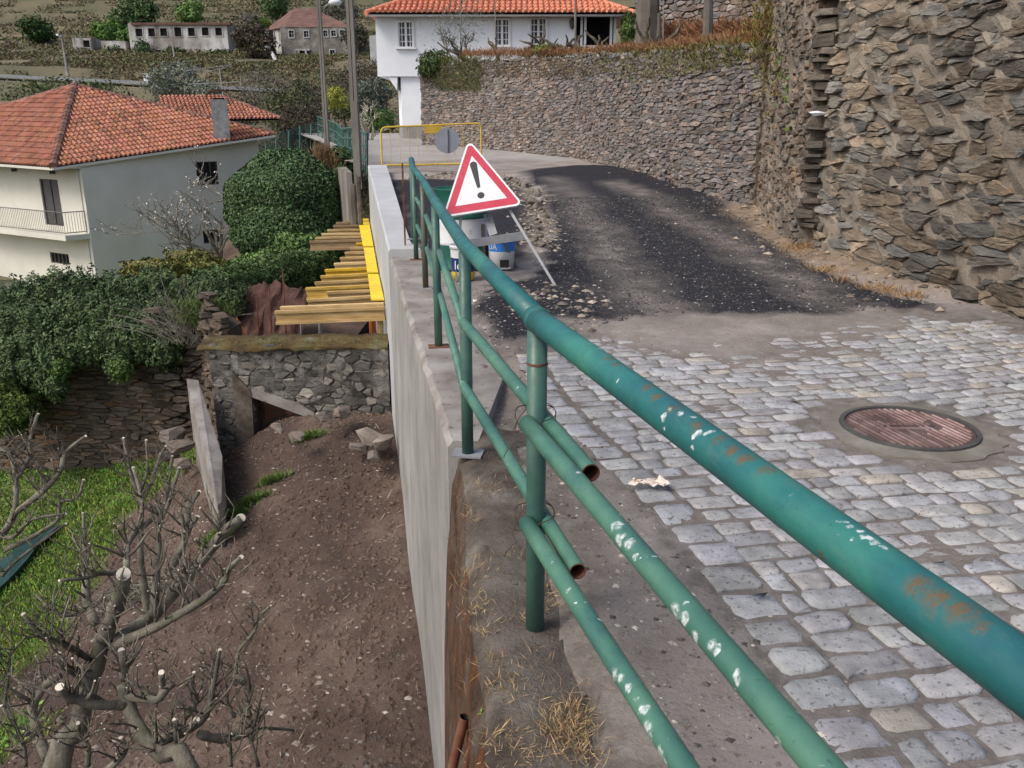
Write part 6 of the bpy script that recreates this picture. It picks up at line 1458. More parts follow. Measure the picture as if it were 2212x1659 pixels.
# ------------------------------------------------------------------ hillside
HP = [(40, -5.5), (50, -5), (60, -2.5), (70, -1.0), (80, 1.0), (92, 3.6), (100, 5.6), (104, 6.2), (109, 6.3), (113, 8.2), (124, 8.8), (130, 9.6), (136, 10.4), (146, 11.4), (152, 12.2), (160, 14.2), (175, 17), (200, 23), (240, 35), (300, 56), (400, 95), (600, 150)]
_hy = np.array([a for a, _ in HP]); _hz = np.array([b for _, b in HP])
def hill_z(X, Y):
    d = Y + .08 * np.abs(X + 20) * 0
    z = np.interp(d, _hy, _hz); st_ = 2.2 
    terr = np.where(Y > 160, (np.floor(z / st_) + np.clip((z / st_ - np.floor(z / st_)) * 3 - 1, 0, 1)) * st_, z)
    z_ = -.048 * (X + 58) * np.clip((Y - 70) / 20, 0, 1) * np.clip((122 - Y) / 10, 0, 1)
    terr = terr + z_
    return terr + (.9 * vn(X, Y, .05, 4, 40) + .35 * vn(X, Y, .3, 3, 41)) * np.clip((Y - 45) / 30, 0, 1) * np.where((Y > 101) & (Y < 111), .15, 1)
grid('hillside', np.r_[np.arange(-420, -90, 8), np.arange(-90, 60, 1.2), np.arange(60, 400, 8)], np.r_[np.arange(40, 240, 1.0), np.arange(240, 600, 6)], hill_z, 'hill')
hf = lambda x, y: float(hill_z(np.array([[float(x)]]), np.array([[float(y)]]))[0, 0])
# road across the slope, guard rail, sign
V = []; Fs = []
for i, x in enumerate(np.arange(-90, -18, 2.0)):
    y = 107.0; V += [(x, y - 2.0, hf(x, 106) + .3), (x, y + 2.4, hf(x, 106) + .35)]
for i in range(len(V) // 2 - 1): Fs.append((2 * i, 2 * i + 2, 2 * i + 3, 2 * i + 1))
mk('hillside_road', V, Fs, 'tarmac_far', kind='structure')
ge = empty('guard_rail', (-60, 104, 6.5), 'pale roadside guard rail crossing the far hillside', 'guard rail')
pts = [AY(x, y, 104.5) for x, y, D in ((-30, 162, 104), (60, 167, 104), (150, 171, 104), (250, 176, 104), (345, 181, 104), (400, 184, 104), (520, 191, 103), (640, 197, 102))]
mb = MB()
for a, b in zip(pts[:-1], pts[1:]): d = b - a; L = np.linalg.norm(d); d /= L; mb.box((a + b) / 2, (L, .1, .36), ax=(d, np.array((0, 1., 0)), np.array((0, 0, 1.))))
mb.build('beam', 'galv', ge)
for k in range(30): q = np.array([np.interp(k / 29 * 7, range(8), [p[j] for p in pts]) for j in range(3)]); mb = MB(); mb.box(q + (0, .12, -.45), (.12, .12, .9)); mb.build('rail_post', 'pole_concrete', ge)
rsg = empty('road_sign', tuple(W(319, 182, 103)), 'small white road sign seen from behind on the far road', 'sign')
mb = MB(); mb.box(W(317, 167, 103), (.75, .06, .85)); mb.build('sign_plate', 'plastic_white', rsg); mb = MB(); mb.box(W(319, 177, 103.1), (.28, .1, 1.2)); mb.build('sign_post', 'plastic_white', rsg)
sl = empty('street_lamp', tuple(W(147, 164, 103)), 'slim street lamp standing on the far hillside road', 'street lamp')
mb = MB(); mb.tube([W(147, 166, 103), W(133, 78, 104)], [.18, .09], 8); mb.build('mast', 'pole_concrete', sl); mb = MB(); mb.tube([W(133, 80, 104), W(123, 75, 103)], [.06, .14], 6); mb.build('lamp_head', 'plastic_white', sl)
sl = empty('utility_pole', tuple(W(377, 122, 130)), 'thin pole in front of the long ruined building', 'pole')
mb = MB(); mb.tube([W(377, 125, 130), W(372, 92, 131)], [.14, .1], 6); mb.build('shaft', 'pole_concrete', sl)

# far buildings
def far_house(name, label, x0, yb, x1, yt, D, m, wins, doors=(), roof=None, depth=8, skew=0, roofm='tile_old', frame=True, win_m='dark_inside'):
    a, b = W(x0, yb, D), W(x1, yb, D); y_ = (a[1] + b[1]) / 2; zt = W(x0, yt, D)[2]; zb2 = min(a[2], b[2]) - 3.5
    e = empty(name, (a[0], y_, zb2), label, 'house'); P = lambda px, py: AY(px, py, y_)
    xa, xb = P(x0, yb)[0], P(x1, yb)[0]
    ops = sorted([(P(w_[0], w_[3]), P(w_[2], w_[1])) for w_ in list(wins) + list(doors)], key=lambda q: q[0][0])
    xs_ = sorted({xa, xb, *[q[0][0] for q in ops], *[q[1][0] for q in ops]}); mb = MB()
    for s0, s1 in zip(xs_[:-1], xs_[1:]):
        z = zb2
        for lo, hi in sorted([(q[0][2], q[1][2]) for q in ops if q[0][0] <= s0 + 1e-5 and q[1][0] >= s1 - 1e-5]) + [(zt, zt)]:
            if lo > z: mb.box(((s0 + s1) / 2, y_ + .3, (z + lo) / 2), (s1 - s0, .6, lo - z))
            z = hi
    mb.box((xa + .3, y_ + .6 + depth / 2, (zb2 + zt) / 2), (.6, depth, zt - zb2)); mb.box((xb - .3, y_ + .6 + depth / 2, (zb2 + zt) / 2), (.6, depth, zt - zb2)); mb.box(((xa + xb) / 2, y_ + depth + .9, (zb2 + zt) / 2), (xb - xa, .6, zt - zb2))
    mb.build('wall', m, e)
    mb = MB(); mb.box(((xa + xb) / 2, y_ + 2.5, (zb2 + zt) / 2), (xb - xa - 1.3, .2, zt - zb2 - .2)); mb.build('dark_interior', 'dark_inside', e)
    for (lo, hi) in ops:
        mb = MB(); w0, h0 = hi[0] - lo[0], hi[2] - lo[2]; cx, cz = (hi[0] + lo[0]) / 2, (hi[2] + lo[2]) / 2; f_ = .14
        for s in (-1, 1): mb.box((cx + s * (w0 / 2 + f_ / 2), y_ - .03, cz), (f_, .12, h0 + 2 * f_)); mb.box((cx, y_ - .03, cz + s * (h0 / 2 + f_ / 2)), (w0, .12, f_))
        o = mb.build('window', 'concrete_new' if frame else 'ruin_plaster', e)
        mb = MB(); mb.box((cx, y_ + .35, cz), (w0, .05, h0)); mb.build('pane', win_m, o)
        if frame and h0 < 2:
            mb = MB(); mb.box((cx, y_ + .2, cz), (.09, .06, h0)); mb.box((cx, y_ + .2, cz + .1), (w0, .05, .08)); mb.build('glazing_bar', 'concrete_new', o)
    if roof:
        rh, in0, in1 = roof; ov = .4; A_, B_ = (xa - ov, y_ - ov, zt), (xb + ov, y_ - ov, zt); C_, D_ = (xb + ov, y_ + depth + 1, zt), (xa - ov, y_ + depth + 1, zt); r0, r1 = (xa + in0, y_ + depth / 2, zt + rh), (xb - in1, y_ + depth / 2, zt + rh)
        mb = MB(); mb.add([A_, B_, C_, D_, r0, r1], [(0, 1, 5, 4), (1, 2, 5), (2, 3, 4, 5), (3, 0, 4), (0, 3, 2, 1)]); mb.build('roof', roofm, e)
    return e, P, y_
e, P, y_ = far_house('ruined_house', 'long roofless whitewashed ruin with seven upper windows on the hillside', 334, 134, 497, 59, 146, 'ruin_plaster',
    [(340, 72, 354, 92), (371, 72, 385, 91), (402, 71, 416, 90), (437, 70, 452, 92), (471, 70, 486, 90)] if False else [(292 + 48, 72, 292 + 62, 92), (371, 72, 386, 91), (402, 71, 417, 90), (437, 69, 452, 92), (471, 70, 486, 90)], depth=9, frame=False) if False else far_house(
    'ruined_house', 'long roofless whitewashed ruin with a row of upper windows on the hillside', 286, 135, 497, 53, 146, 'ruin_plaster',
    [(294, 62, 307, 79), (321, 61, 334, 79), (347, 61, 360, 78), (378, 59, 391, 79), (407, 60, 420, 78), (437, 59, 450, 77), (466, 60, 479, 77)], doors=[(311, 109, 326, 118), (337, 108, 348, 117)], roof=None, depth=9, frame=False)
mb = MB(); a, b = P(285, 53), P(499, 52); mb.box(((a[0] + b[0]) / 2, y_ + .2, a[2] + .1), (b[0] - a[0], 1.2, .35)); mb.build('broken_eave', 'tile_old', e)
e2, P2_, y2_ = far_house('ruined_house', 'small half collapsed whitewashed ruin with one dark window left of the long ruin', 165, 150, 205, 84, 147, 'ruin_plaster', [(181, 87, 193, 102)], frame=False, depth=5)
e3, P3_, y3_ = far_house('ruined_house', 'broken low wall of a ruin between the two whitewashed ruins', 226, 152, 278, 90, 148, 'ruin_plaster', [(224 + 2, 118, 238, 134), (240, 118, 252, 134)], frame=False, depth=4)
e4, P4, y4 = far_house('stone_house', 'old stone house with dark hipped tile roof on the hillside', 610, 130, 752, 60, 138, 'ruin_plaster', [(625, 66, 634, 81), (657, 67, 666, 80), (699, 66, 707, 79), (716, 66, 725, 78), (735, 65, 743, 77)], doors=[(648, 111, 660, 128), (714, 108, 723, 127)], roof=None, depth=8)
[q for q in e4.children if q.name.startswith('wall')][0].data.materials[0] = M('far_stone', [(.3, (.10, .09, .075)), (.5, (.19, .175, .15)), (.7, (.34, .32, .29))], .7, 9, .9, (2,), .5, .1)
a = W(610, 60, 138); l = W(567, 61, 143); zt = a[2]; b2 = AY(752, 60, a[1]); 
mb = MB(); mb.add([(a[0], a[1], a[2] - 7), (a[0], a[1], zt), (l[0], l[1], zt), (l[0], l[1], a[2] - 6)], [(0, 1, 2, 3)]); mb.build('gable_wall', 'ruin_plaster', e4)
q = [W(569, 59, 142), W(615, 60, 136.5), W(760, 58, 136.5), W(775, 55, 150), W(600, 50, 152)]; zt = q[1][2] + .1; ap0, ap1 = W(635, 18, 143), W(677, 18, 143)
V = [(p[0], p[1], zt) for p in q] + [tuple(ap0), tuple(ap1)]; mb = MB(); mb.add(V, [(0, 1, 5), (1, 2, 6, 5), (2, 3, 6), (3, 4, 5, 6), (4, 0, 5), (0, 4, 3, 2, 1)]); mb.build('roof', 'tile_old', e4)
pw = l; 
mb = MB(); c0, c1 = W(582, 67, 140.5), W(590, 92, 140); mb.box((c0 + c1) / 2, (.6, .3, c0[2] - c1[2])); mb.build('door', 'dark_inside', e4)
mb = MB(); s0, s1 = W(575, 90, 137), W(598, 134, 133); mb.tube([s0, s1], .35, 4); mb.build('stair_wall', 'ruin_plaster', e4)
mb = MB(); c0 = W(654, 108, 137.3); mb.box(c0, (2.3, 1.0, .25)); mb.box(W(646, 120, 137), (.25, .25, 1.8)); mb.box(W(661, 119, 137), (.25, .25, 1.8)); mb.build('porch', 'ruin_plaster', e4)
# terraces with walls in front of the stone house
for (x0, x1, ya, yb, D, lab) in ((588, 830, 137, 142, 128, 'upper terrace wall in front of the old stone house'), (590, 830, 160, 163, 118, 'lower terrace wall in front of the old stone house'), (155, 300, 146, 150, 138, 'low terrace wall below the small ruins'), (240, 375, 176 - 24, 158, 126, 'broken terrace wall above the far road')):
    a, b = W(x0, ya, D), W(x1, ya - 3, D); mb = MB(); d = b - a; L = np.linalg.norm(d); d /= L; mb.box((a + b) / 2 - (0, 0, 1), (L, 1.0, 1.6), ax=(d, np.array((0, 1., 0)), np.array((0, 0, 1.)))); tag(mb.build('terrace_wall', 'far_stone'), lab, 'terrace wall')
e5, P5, y5 = far_house('shed', 'small pale grey shed half hidden beside the white house', 800, 128, 845, 78, 120, 'concrete_new', [], depth=5); e5['category'] = 'shed'

# vegetation on the slope
def tree(px, py, D, w_, h, base, label, name='tree', cat='tree', n_=2600, trunk=True, leaf=.16, lobes=6, bare=False, group=None, seed=0):
    rr = random.Random(int(px * 7 + py)); c = W(px, py, D); g0 = c - (0, 0, h * .6); rx = w_ / 2
    blobs = [((c[0] + rr.uniform(-.5, .5) * rx, c[1] + rr.uniform(-.4, .4) * rx, c[2] + rr.uniform(-.35, .35) * h * .6), (rx * rr.uniform(.35, .6), rx * rr.uniform(.35, .55), h * rr.uniform(.18, .3))) for _ in range(lobes)] + [((c[0], c[1], c[2]), (rx * .62, rx * .6, h * .34))]
    e = empty(name, tuple(g0), label, cat, group); P, Q = blob_points(blobs, n_, .6, 1.5, .35)
    leaves('crown', P, leaf, 'leaf', e, tuple(q * 1.3 for q in base), .55, Q, hue=.3)
    if trunk:
        mb = MB(); zt = g0[2] - 1.5; mb.tube([(g0[0] + .3, g0[1], zt), (g0[0] + .1, g0[1], g0[2] + h * .2), tuple(c)], [.05 * h, .035 * h, .02 * h], 6); mb.build('trunk', 'bark_far', e)
    return e
GRN, OLV, BRN, YEL, DGR = (.09, .155, .04), (.085, .10, .065), (.085, .062, .048), (.22, .23, .035), (.06, .10, .035)
tree(77, 62, 150, 7.0, 6, (.03, .06, .012), 'round dark tree alone on the left hillside', n_=3000, leaf=.28)
tree(298, 28, 168, 9, 9, DGR, 'tall dark evergreen above the long ruin, left one', n_=4200, leaf=.32); tree(262, 45, 166, 6, 6, DGR, 'small dark evergreen between the two ruins', n_=1500, leaf=.3)
tree(404, 30, 168, 7.5, 5, GRN, 'bright green tree above the long ruin, right one', n_=2600, leaf=.3)
tree(225, 68, 152, 6.5, 4.5, (.06, .12, .02), 'green tree growing over the small ruins', n_=2600, leaf=.28); tree(290, 80, 150, 6.5, 4.0, (.055, .11, .02), 'green tree growing against the left end of the long ruin', n_=2600, leaf=.28)
tree(250, 118, 145, 5, 4, (.04, .06, .02), 'dark ivy mound covering the broken ruin wall', n_=1800, leaf=.25, trunk=False); tree(305, 105, 144, 3.4, 5, DGR, 'dark creeper climbing the long ruin', n_=1500, leaf=.22, trunk=False)
tree(375, 118, 142, 5.5, 3, (.045, .065, .022), 'bushy scrub in front of the long ruin, middle', name='shrub', cat='shrub', n_=1500, leaf=.24, trunk=False); tree(470, 122, 141, 6, 2.6, (.05, .07, .02), 'bushy scrub in front of the long ruin, right end', name='shrub', cat='shrub', n_=1500, leaf=.24, trunk=False)
tree(550, 92, 135, 8, 8, (.05, .04, .025), 'brownish tangled tree between the long ruin and the stone house', n_=3200, leaf=.28); tree(545, 50, 145, 7, 5, (.07, .065, .05), 'grey bare thicket behind the brownish tangled tree', n_=1800, leaf=.2); tree(566, 55, 146, 3.5, 3, (.09, .15, .02), 'small bright green bush left of the stone house roof', name='shrub', cat='shrub', n_=900, leaf=.25, trunk=False)
tree(585, 14, 170, 8, 6, DGR, 'dark tree at the top edge above the stone house', n_=2600, leaf=.3)
tree(728, 20, 160, 9, 6, (.06, .06, .05), 'grey bare tree at the top behind the poles', n_=2200, leaf=.22); tree(770, 80, 130, 5, 5, (.05, .045, .03), 'brown shrub between pole and white house', n_=1500, leaf=.22)
tree(392, 180, 92, 7.5, 5.6, (.12, .135, .10), 'grey green olive tree on the far roadside behind the antenna', n_=9000, leaf=.13); tree(440, 205, 88, 5, 3.2, (.11, .125, .09), 'lower grey olive bush right of the far olive tree', n_=4000, leaf=.13)
tree(580, 205, 80, 6, 6, (.085, .085, .075), 'pale bare branching shrub right of the antenna', n_=3500, leaf=.08); tree(620, 245, 60, 4, 4.5, (.065, .075, .03), 'green brown bush behind the second roof', n_=4500, leaf=.1)
tree(530, 245, 62, 5.5, 3, (.07, .06, .035), 'brown bush behind the chimney', n_=3600, leaf=.09); tree(660, 265, 56, 4.5, 3.5, (.05, .04, .028), 'dark brown bramble below the farther pole', n_=4500, leaf=.09); tree(655, 215, 66, 5.5, 4.5, (.06, .05, .035), 'brown thicket left of the farther pole', n_=4500, leaf=.1)
tree(728, 212, 58, 1.9, 1.9, YEL, 'bright yellow flowering bush between the two poles', name='shrub', cat='shrub', n_=2600, leaf=.07, trunk=False)
tree(800, 215, 62, 4.0, 3.4, (.085, .10, .075), 'grey olive tree between the nearer pole and the white house', n_=6000, leaf=.09); tree(740, 235, 64, 3.5, 2.0, (.06, .075, .03), 'dull green bush under the yellow bush', n_=3000, leaf=.09); tree(815, 262, 56, 3.0, 2.2, (.045, .085, .02), 'green bush in front of the fence by the white house', n_=3000, leaf=.09); tree(700, 185, 80, 6, 4, (.075, .08, .035), 'mossy green scrub behind the farther pole', n_=3000, leaf=.1); tree(770, 170, 76, 6, 4.5, (.06, .05, .04), 'dark brambles right of the nearer pole', n_=4000, leaf=.1)
# scrub covering the whole slope
def scrub(n_, y0, y1, x0, x1, size, base, name, hgt=.8, var=.5):
    X = x0 + (x1 - x0) * NR.rand(n_); Y = y0 + (y1 - y0) * NR.rand(n_); k = (vn(X, Y, .12, 3, int(size * 100)) > -.06) & ((Y < 101) | (Y > 110)); X, Y = X[k], Y[k]
    Z = hill_z(X, Y) + hgt * NR.rand(len(X)); leaves(name, np.stack([X, Y, Z], 1), size, 'leaf', base=base, var=var, kind='stuff', hue=.3)
scrub(80000, 46, 100, -50, 5, .11, (.125, .095, .066), 'brambles', 1.4); scrub(45000, 50, 100, -60, 5, .11, (.13, .15, .06), 'undergrowth', 1.0)
scrub(45000, 110, 150, -90, 5, .18, (.11, .115, .045), 'undergrowth', .6); scrub(35000, 110, 150, -90, 5, .18, (.14, .095, .06), 'brambles', .5)
scrub(80000, 150, 235, -140, 10, .26, (.15, .12, .075), 'brambles', .7); scrub(35000, 150, 235, -140, 10, .26, (.13, .15, .055), 'undergrowth', .6)
# dark hedge behind the left house, on the near side of the far road
tree(100, 225, 70, 14, 4.5, (.055, .07, .022), 'long dark green hedge behind the left house roof', name='hedge', cat='hedge', n_=5200, leaf=.16, trunk=False, lobes=9)

# ------------------------------------------------------------------ blossom tree before the cream house
def btree(name, px, py, D, h, label, petals, seed, cat='tree', m='bark', spread=.55, r0=.05, g=1.2, stems=3, lean=0):
    rr = random.Random(seed); base = W(px, py, D); e = empty(name, tuple(base), label, cat); mb = MB(); tips = []
    def grow(p, d, L, r, dep):
        pts = [p]; rs = [r]
        for k in range(4):
            d = d + np.array((rr.gauss(0, .16), rr.gauss(0, .16), rr.gauss(.04, .10))); d /= np.linalg.norm(d); p = p + d * L / 4; pts.append(p); rs.append(r * (1 - .13 * (k + 1)))
            if dep < 2: tips.append((p, r))
        mb.tube(pts, [max(q, .012) for q in rs], 5 if dep < 3 else 7, t=(g, g, g))
        if dep > 0:
            for _ in range(2 if dep > 2 else 3):
                i = rr.randint(1, 4); dd = d * .6 + np.array((rr.gauss(0, spread), rr.gauss(0, spread * .7), rr.uniform(-.1, .5))); dd /= np.linalg.norm(dd); grow(pts[i], dd, L * rr.uniform(.55, .85), rs[i] * .62, dep - 1)
    for s in range(stems):
        d = np.array((rr.uniform(-.6, .45) + lean, rr.uniform(-.2, .2), 1.)); grow(base + (rr.uniform(-.1, .1), 0, -.4), d / np.linalg.norm(d), h * .42, r0, 4)
    mb.build('branches', m, e, tint=True)
    if petals:
        P = np.array([p + np.array((rr.gauss(0, .04), rr.gauss(0, .04), rr.gauss(0, .04))) for p, r in tips for _ in range(petals) if rr.random() < .33]); leaves('blossom', P, .036, 'leaf', e, (.72, .66, .66), .25, hue=.08)
    return e
btree('blossom_tree', 478, 588, 27.5, 4.7, 'bare branched almond tree with white blossom before the cream house', 2, 5, r0=.08, spread=.75, stems=5, lean=-.35)
btree('bare_tree', 800, 285, 36.0, 1.5, 'pale bare pollarded fig tree behind the nearer pole', 0, 8, r0=.07, g=2.4, spread=.7, stems=4)
# ------------------------------------------------------------------ terrace plants, vines and stakes above the long wall
TY = lambda px: float(np.interp(px, [912, 1120, 1240, 1480, 1628], [32.4, 29, 26.6, 18.2, 15.2]))
def terr(px, py, dy=1.0): return AY(px, py, TY(px) + dy)
VL = ['leftmost', 'second', 'third', 'fourth', 'fifth', 'sixth', 'seventh', 'rightmost']
for i, (px, h, s) in enumerate([(1005, .9, 3), (1076, .8, 4), (1140, .6, 5), (1165, .95, 6), (1212, 1.0, 7), (1250, .7, 8), (1300, .7, 9), (1418, .95, 10)]):
    rr = random.Random(s); b = terr(px, 120 - (px - 1000) * .06, 1.2); e = empty('grapevine', tuple(b), 'gnarled dark bare grapevine stump on the terrace, %s in the row' % VL[i], 'grapevine', 'bare vine stumps along the terrace'); mb = MB()
    for k in range(rr.randint(3, 5)):
        p = b - (0, 0, .2); d = np.array((rr.uniform(-.7, .7), rr.uniform(-.3, .3), 1.)); pts = [p]; L = h * rr.uniform(.6, 1.1)
        for q in range(5): d = d + np.array((rr.gauss(0, .5), rr.gauss(0, .3), rr.gauss(0, .25))); d /= np.linalg.norm(d); pts.append(pts[-1] + d * L / 4)
        mb.tube(pts, [.07, .06, .05, .045, .03, .018], 6, t=(.6, .55, .5), wob=.3)
    mb.build('stem', 'bark', e, tint=True)
for px, py0, py1, r_, m, lab in ((1243, 115, -40, .035, 'pole_concrete', 'pale vine stake in front of the porch corner'), (1073, 105, -30, .022, 'pole_concrete', 'thin vine stake before the middle window'), (811 + 338, 70, 0, .001, 'galv', ''), (1388, 95, 10, .03, 'concrete_new', 'white post standing right of the porch'), (1424, 95, 28, .045, 'bark_far', 'short dark wooden stake right of the white post'), (1530, 72, -40, .10, 'bark_far', 'bare grey tree trunk on the upper terrace'), (1433, 105, -30, .012, 'galv', 'very thin metal rod beside the dark stake'), (995, 110, -30, .02, 'pole_concrete', 'thin stake by the olive tree left of the windows'), (1400, 90, -60, .28, 'bark_far', 'broad weathered tree trunk at the right end of the porch')):
    if not lab: continue
    a, b = terr(px, py0, 2.0), terr(px - (6 if px == 1073 else 0), py1, 2.0); mb = MB(); mb.tube([a - (0, 0, .3), (a + b) / 2, b], [r_ * 1.15, r_, r_ * .9], 8); tag(mb.build('dead_tree' if 'trunk' in lab else 'stake', m), lab, 'tree' if 'trunk' in lab else 'stake')
btree('olive_tree', 990, 118, 33.5, 1.7, 'slender grey olive tree in front of the white house wall', 0, 12, spread=.5, r0=.05, g=.9, stems=3)
P = np.array([W(985 + R.gauss(0, 32), 45 + R.gauss(0, 34), 33.5 + R.uniform(-.6, .6)) for _ in range(1500)]); e = [o for o in bpy.data.objects if o.name.startswith('olive_tree')][0]
leaves('foliage', P, .045, 'leaf', e, (.16, .17, .14), .4, aspect=.35)
ivy([(tuple(AY(1358, 60, FY - .6)), (.35, .3, .75))], 2200, .05, (.075, .12, .03), 'climbing_plant', 'green climbing plant at the right corner of the porch', 'climber', coreT=False)
ivy([(tuple(terr(940, 135, .4)), (.55, .4, .4)), (tuple(terr(925, 150, .2)), (.4, .3, .3))], 1800, .05, (.06, .09, .03), 'terrace_shrub', 'small dark shrub at the left end of the terrace wall', 'shrub', coreT=False)
ivy([(tuple(terr(1185, 108, 1.0)), (.45, .3, .2))], 900, .04, (.13, .16, .04), 'terrace_shrub', 'low yellow green plant between the vines below the windows', 'shrub', coreT=False)
def wallveg(poly, n_, sizes, base, name, off=.12, fn=blades, h=.16, lean=1.0, w_=.010):
    C = []
    while len(C) < n_:
        px = R.uniform(min(p[0] for p in poly), max(p[0] for p in poly)); py = R.uniform(min(p[1] for p in poly), max(p[1] for p in poly))
        if inpoly(np.array([px]), np.array([py]), poly)[0]: C.append((px, py))
    P = []
    xs_ = [m_[0] for m_ in mid]; 
    for px, py in C:
        r = ray(px, py); bestD = None
        for a, b in zip(mid[:-1], mid[1:]):
            d = np.array((b[0] - a[0], b[1] - a[1])); nn = np.array((-d[1], d[0])); den = nn @ r[:2]
            if abs(den) < 1e-6: continue
            D = (nn @ np.array(a[:2])) / den; t = ((r * D)[:2] - np.array(a[:2])) @ d / (d @ d)
            if -.02 <= t <= 1.02 and D > 0: bestD = D
        if bestD: P.append(r * bestD + O + np.array((-.04, -off * R.random(), 0)))
    P = np.array(P)
    return fn(name, P, h, 'dry', base, lean=lean, w_=w_)
wallveg([(905, 120), (1040, 128), (1045, 175), (1040, 200), (950, 195), (915, 180)], 2600, 0, (.13, .12, .05), 'wall_weeds'); wallveg([(1040, 125), (1300, 118), (1320, 160), (1250, 175), (1040, 165)], 1500, 0, (.15, .12, .06), 'wall_weeds')
wallveg([(1300, 118), (1600, 92), (1625, 140), (1500, 165), (1380, 185), (1310, 160)], 1500, 0, (.13, .13, .045), 'wall_weeds'); wallveg([(915, 125), (1040, 128), (1040, 205), (960, 200)], 900, 0, (.08, .13, .03), 'wall_weeds')
for a_, b_, col_ in ((1000, 1628, (.30, .14, .07)), (1000, 1628, (.24, .15, .08))):
    C = np.array([terr(px, float(np.interp(px, [1000, 1240, 1480, 1628], [120, 117, 103, 90])) + R.gauss(0, 3.5), .25 + R.random() * 1.2) for px in [R.uniform(a_, b_) for _ in range(3600)]]); blades('dry_grass', C, .20, 'dry', col_, lean=.9, w_=.008)
C = np.array([terr(R.uniform(1380, 1650), R.uniform(60, 92), 4.0) for _ in range(2600)]); blades('dry_grass', C, .28, 'dry', (.28, .15, .08), lean=.8, w_=.012)
# hanging weeds on the buttress and pier
C = []; 
for px, py, sx, sy, D, n_ in ((1665, 40, 26, 40, 13.6, 900), (1650, 110, 22, 50, 13.8, 700), (1690, 180, 16, 40, 12.6, 380), (1625, 95, 14, 12, 15, 250)):
    for _ in range(n_): C.append(W(px + R.gauss(0, sx), py + R.gauss(0, sy), D + R.uniform(-.3, .25)))
C = np.array(C); blades('hanging_weeds', C, .13, 'dry', (.17, .14, .045), lean=.9, w_=.008, hue=.6)
C = np.array([W(px + R.gauss(0, 9), py + R.gauss(0, 20), D) for px, py, D in ((1700, 150, 12.0), (1712, 200, 11.5), (1722, 240, 11.3), (1690, 90, 12.8)) for _ in range(160)]); leaves('hanging_weeds', C, .035, 'leaf', base=(.10, .16, .03), kind='stuff')
# dry plants at the right wall's foot
C = []
for px, py, s, n_ in ((1730, 545, 26, 300), (1690, 500, 22, 240), (1780, 590, 20, 120), (1900, 630, 24, 140), (1960, 645, 26, 120), (1650, 455, 20, 160), (1830, 615, 16, 60), (1490, 400, 22, 120), (1400, 372, 20, 90)):
    for _ in range(n_): p = OR(px + R.gauss(0, s), py + R.gauss(0, 5)); C.append((p[0], p[1], float(road_z(np.array(p[0]), np.array(p[1]))) + .0))
C = np.array(C); blades('dry_grass', C, .09, 'dry', (.30, .19, .09), lean=1.0, w_=.004)
# ------------------------------------------------------------------ pruned fruit trees in the foreground garden
def z5(x, y): return (x * .4297, 1037 + y * .4297)
cut_me = None
def cut_face(p, d, r, parent):
    global cut_me
    d = np.array(d, float); d /= np.linalg.norm(d); v = O - np.array(p); v /= np.linalg.norm(v); d = d * .25 + v * .9 + np.array((R.uniform(-.3, .3), 0, R.uniform(.0, .6))); d /= np.linalg.norm(d); p = np.array(p) + d * r * .35; r = r * 1.08
    if cut_me is None:
        n_ = 14; V = [(math.cos(2 * math.pi * k / n_), math.sin(2 * math.pi * k / n_), 0) for k in range(n_)] + [(math.cos(2 * math.pi * k / n_) * .93, math.sin(2 * math.pi * k / n_) * .93, .12) for k in range(n_)]
        mb = MB(); mb.prism(V); o0 = mb.build('cut_face', 'cut_wood'); cut_me = o0.data; bpy.data.objects.remove(o0)
    o = link(bpy.data.objects.new('cut_face', cut_me)); o.parent = parent; o.matrix_parent_inverse = Matrix.Translation(-parent.location)
    d = Vector(d).normalized(); o.rotation_euler = d.to_track_quat('Z', 'Y').to_euler(); o.location = Vector(p) - d * r * .05; o.scale = (r * 1.0, r * .95, r); return o
def limb(mb, pts, r, n=9, t=(1, 1, 1), sub=3):
    """smooth gnarled limb through points"""
    pts = [np.array(p, float) for p in pts]
    if len(pts) < 3: Q = pts; rr = list(r)
    else:
        Q = []; rr = []
        for i in range(len(pts) - 1):
            p0, p1, p2, p3 = pts[max(i - 1, 0)], pts[i], pts[i + 1], pts[min(i + 2, len(pts) - 1)]
            for k in range(sub):
                u = k / sub; Q.append(.5 * ((2 * p1) + (-p0 + p2) * u + (2 * p0 - 5 * p1 + 4 * p2 - p3) * u * u + (-p0 + 3 * p1 - 3 * p2 + p3) * u ** 3)); rr.append((r[i] * (1 - u) + r[i + 1] * u) * R.uniform(.88, 1.15))
        Q.append(pts[-1]); rr.append(r[-1])
    mb.tube(Q, rr, n, t=t, wob=.17); return Q, rr
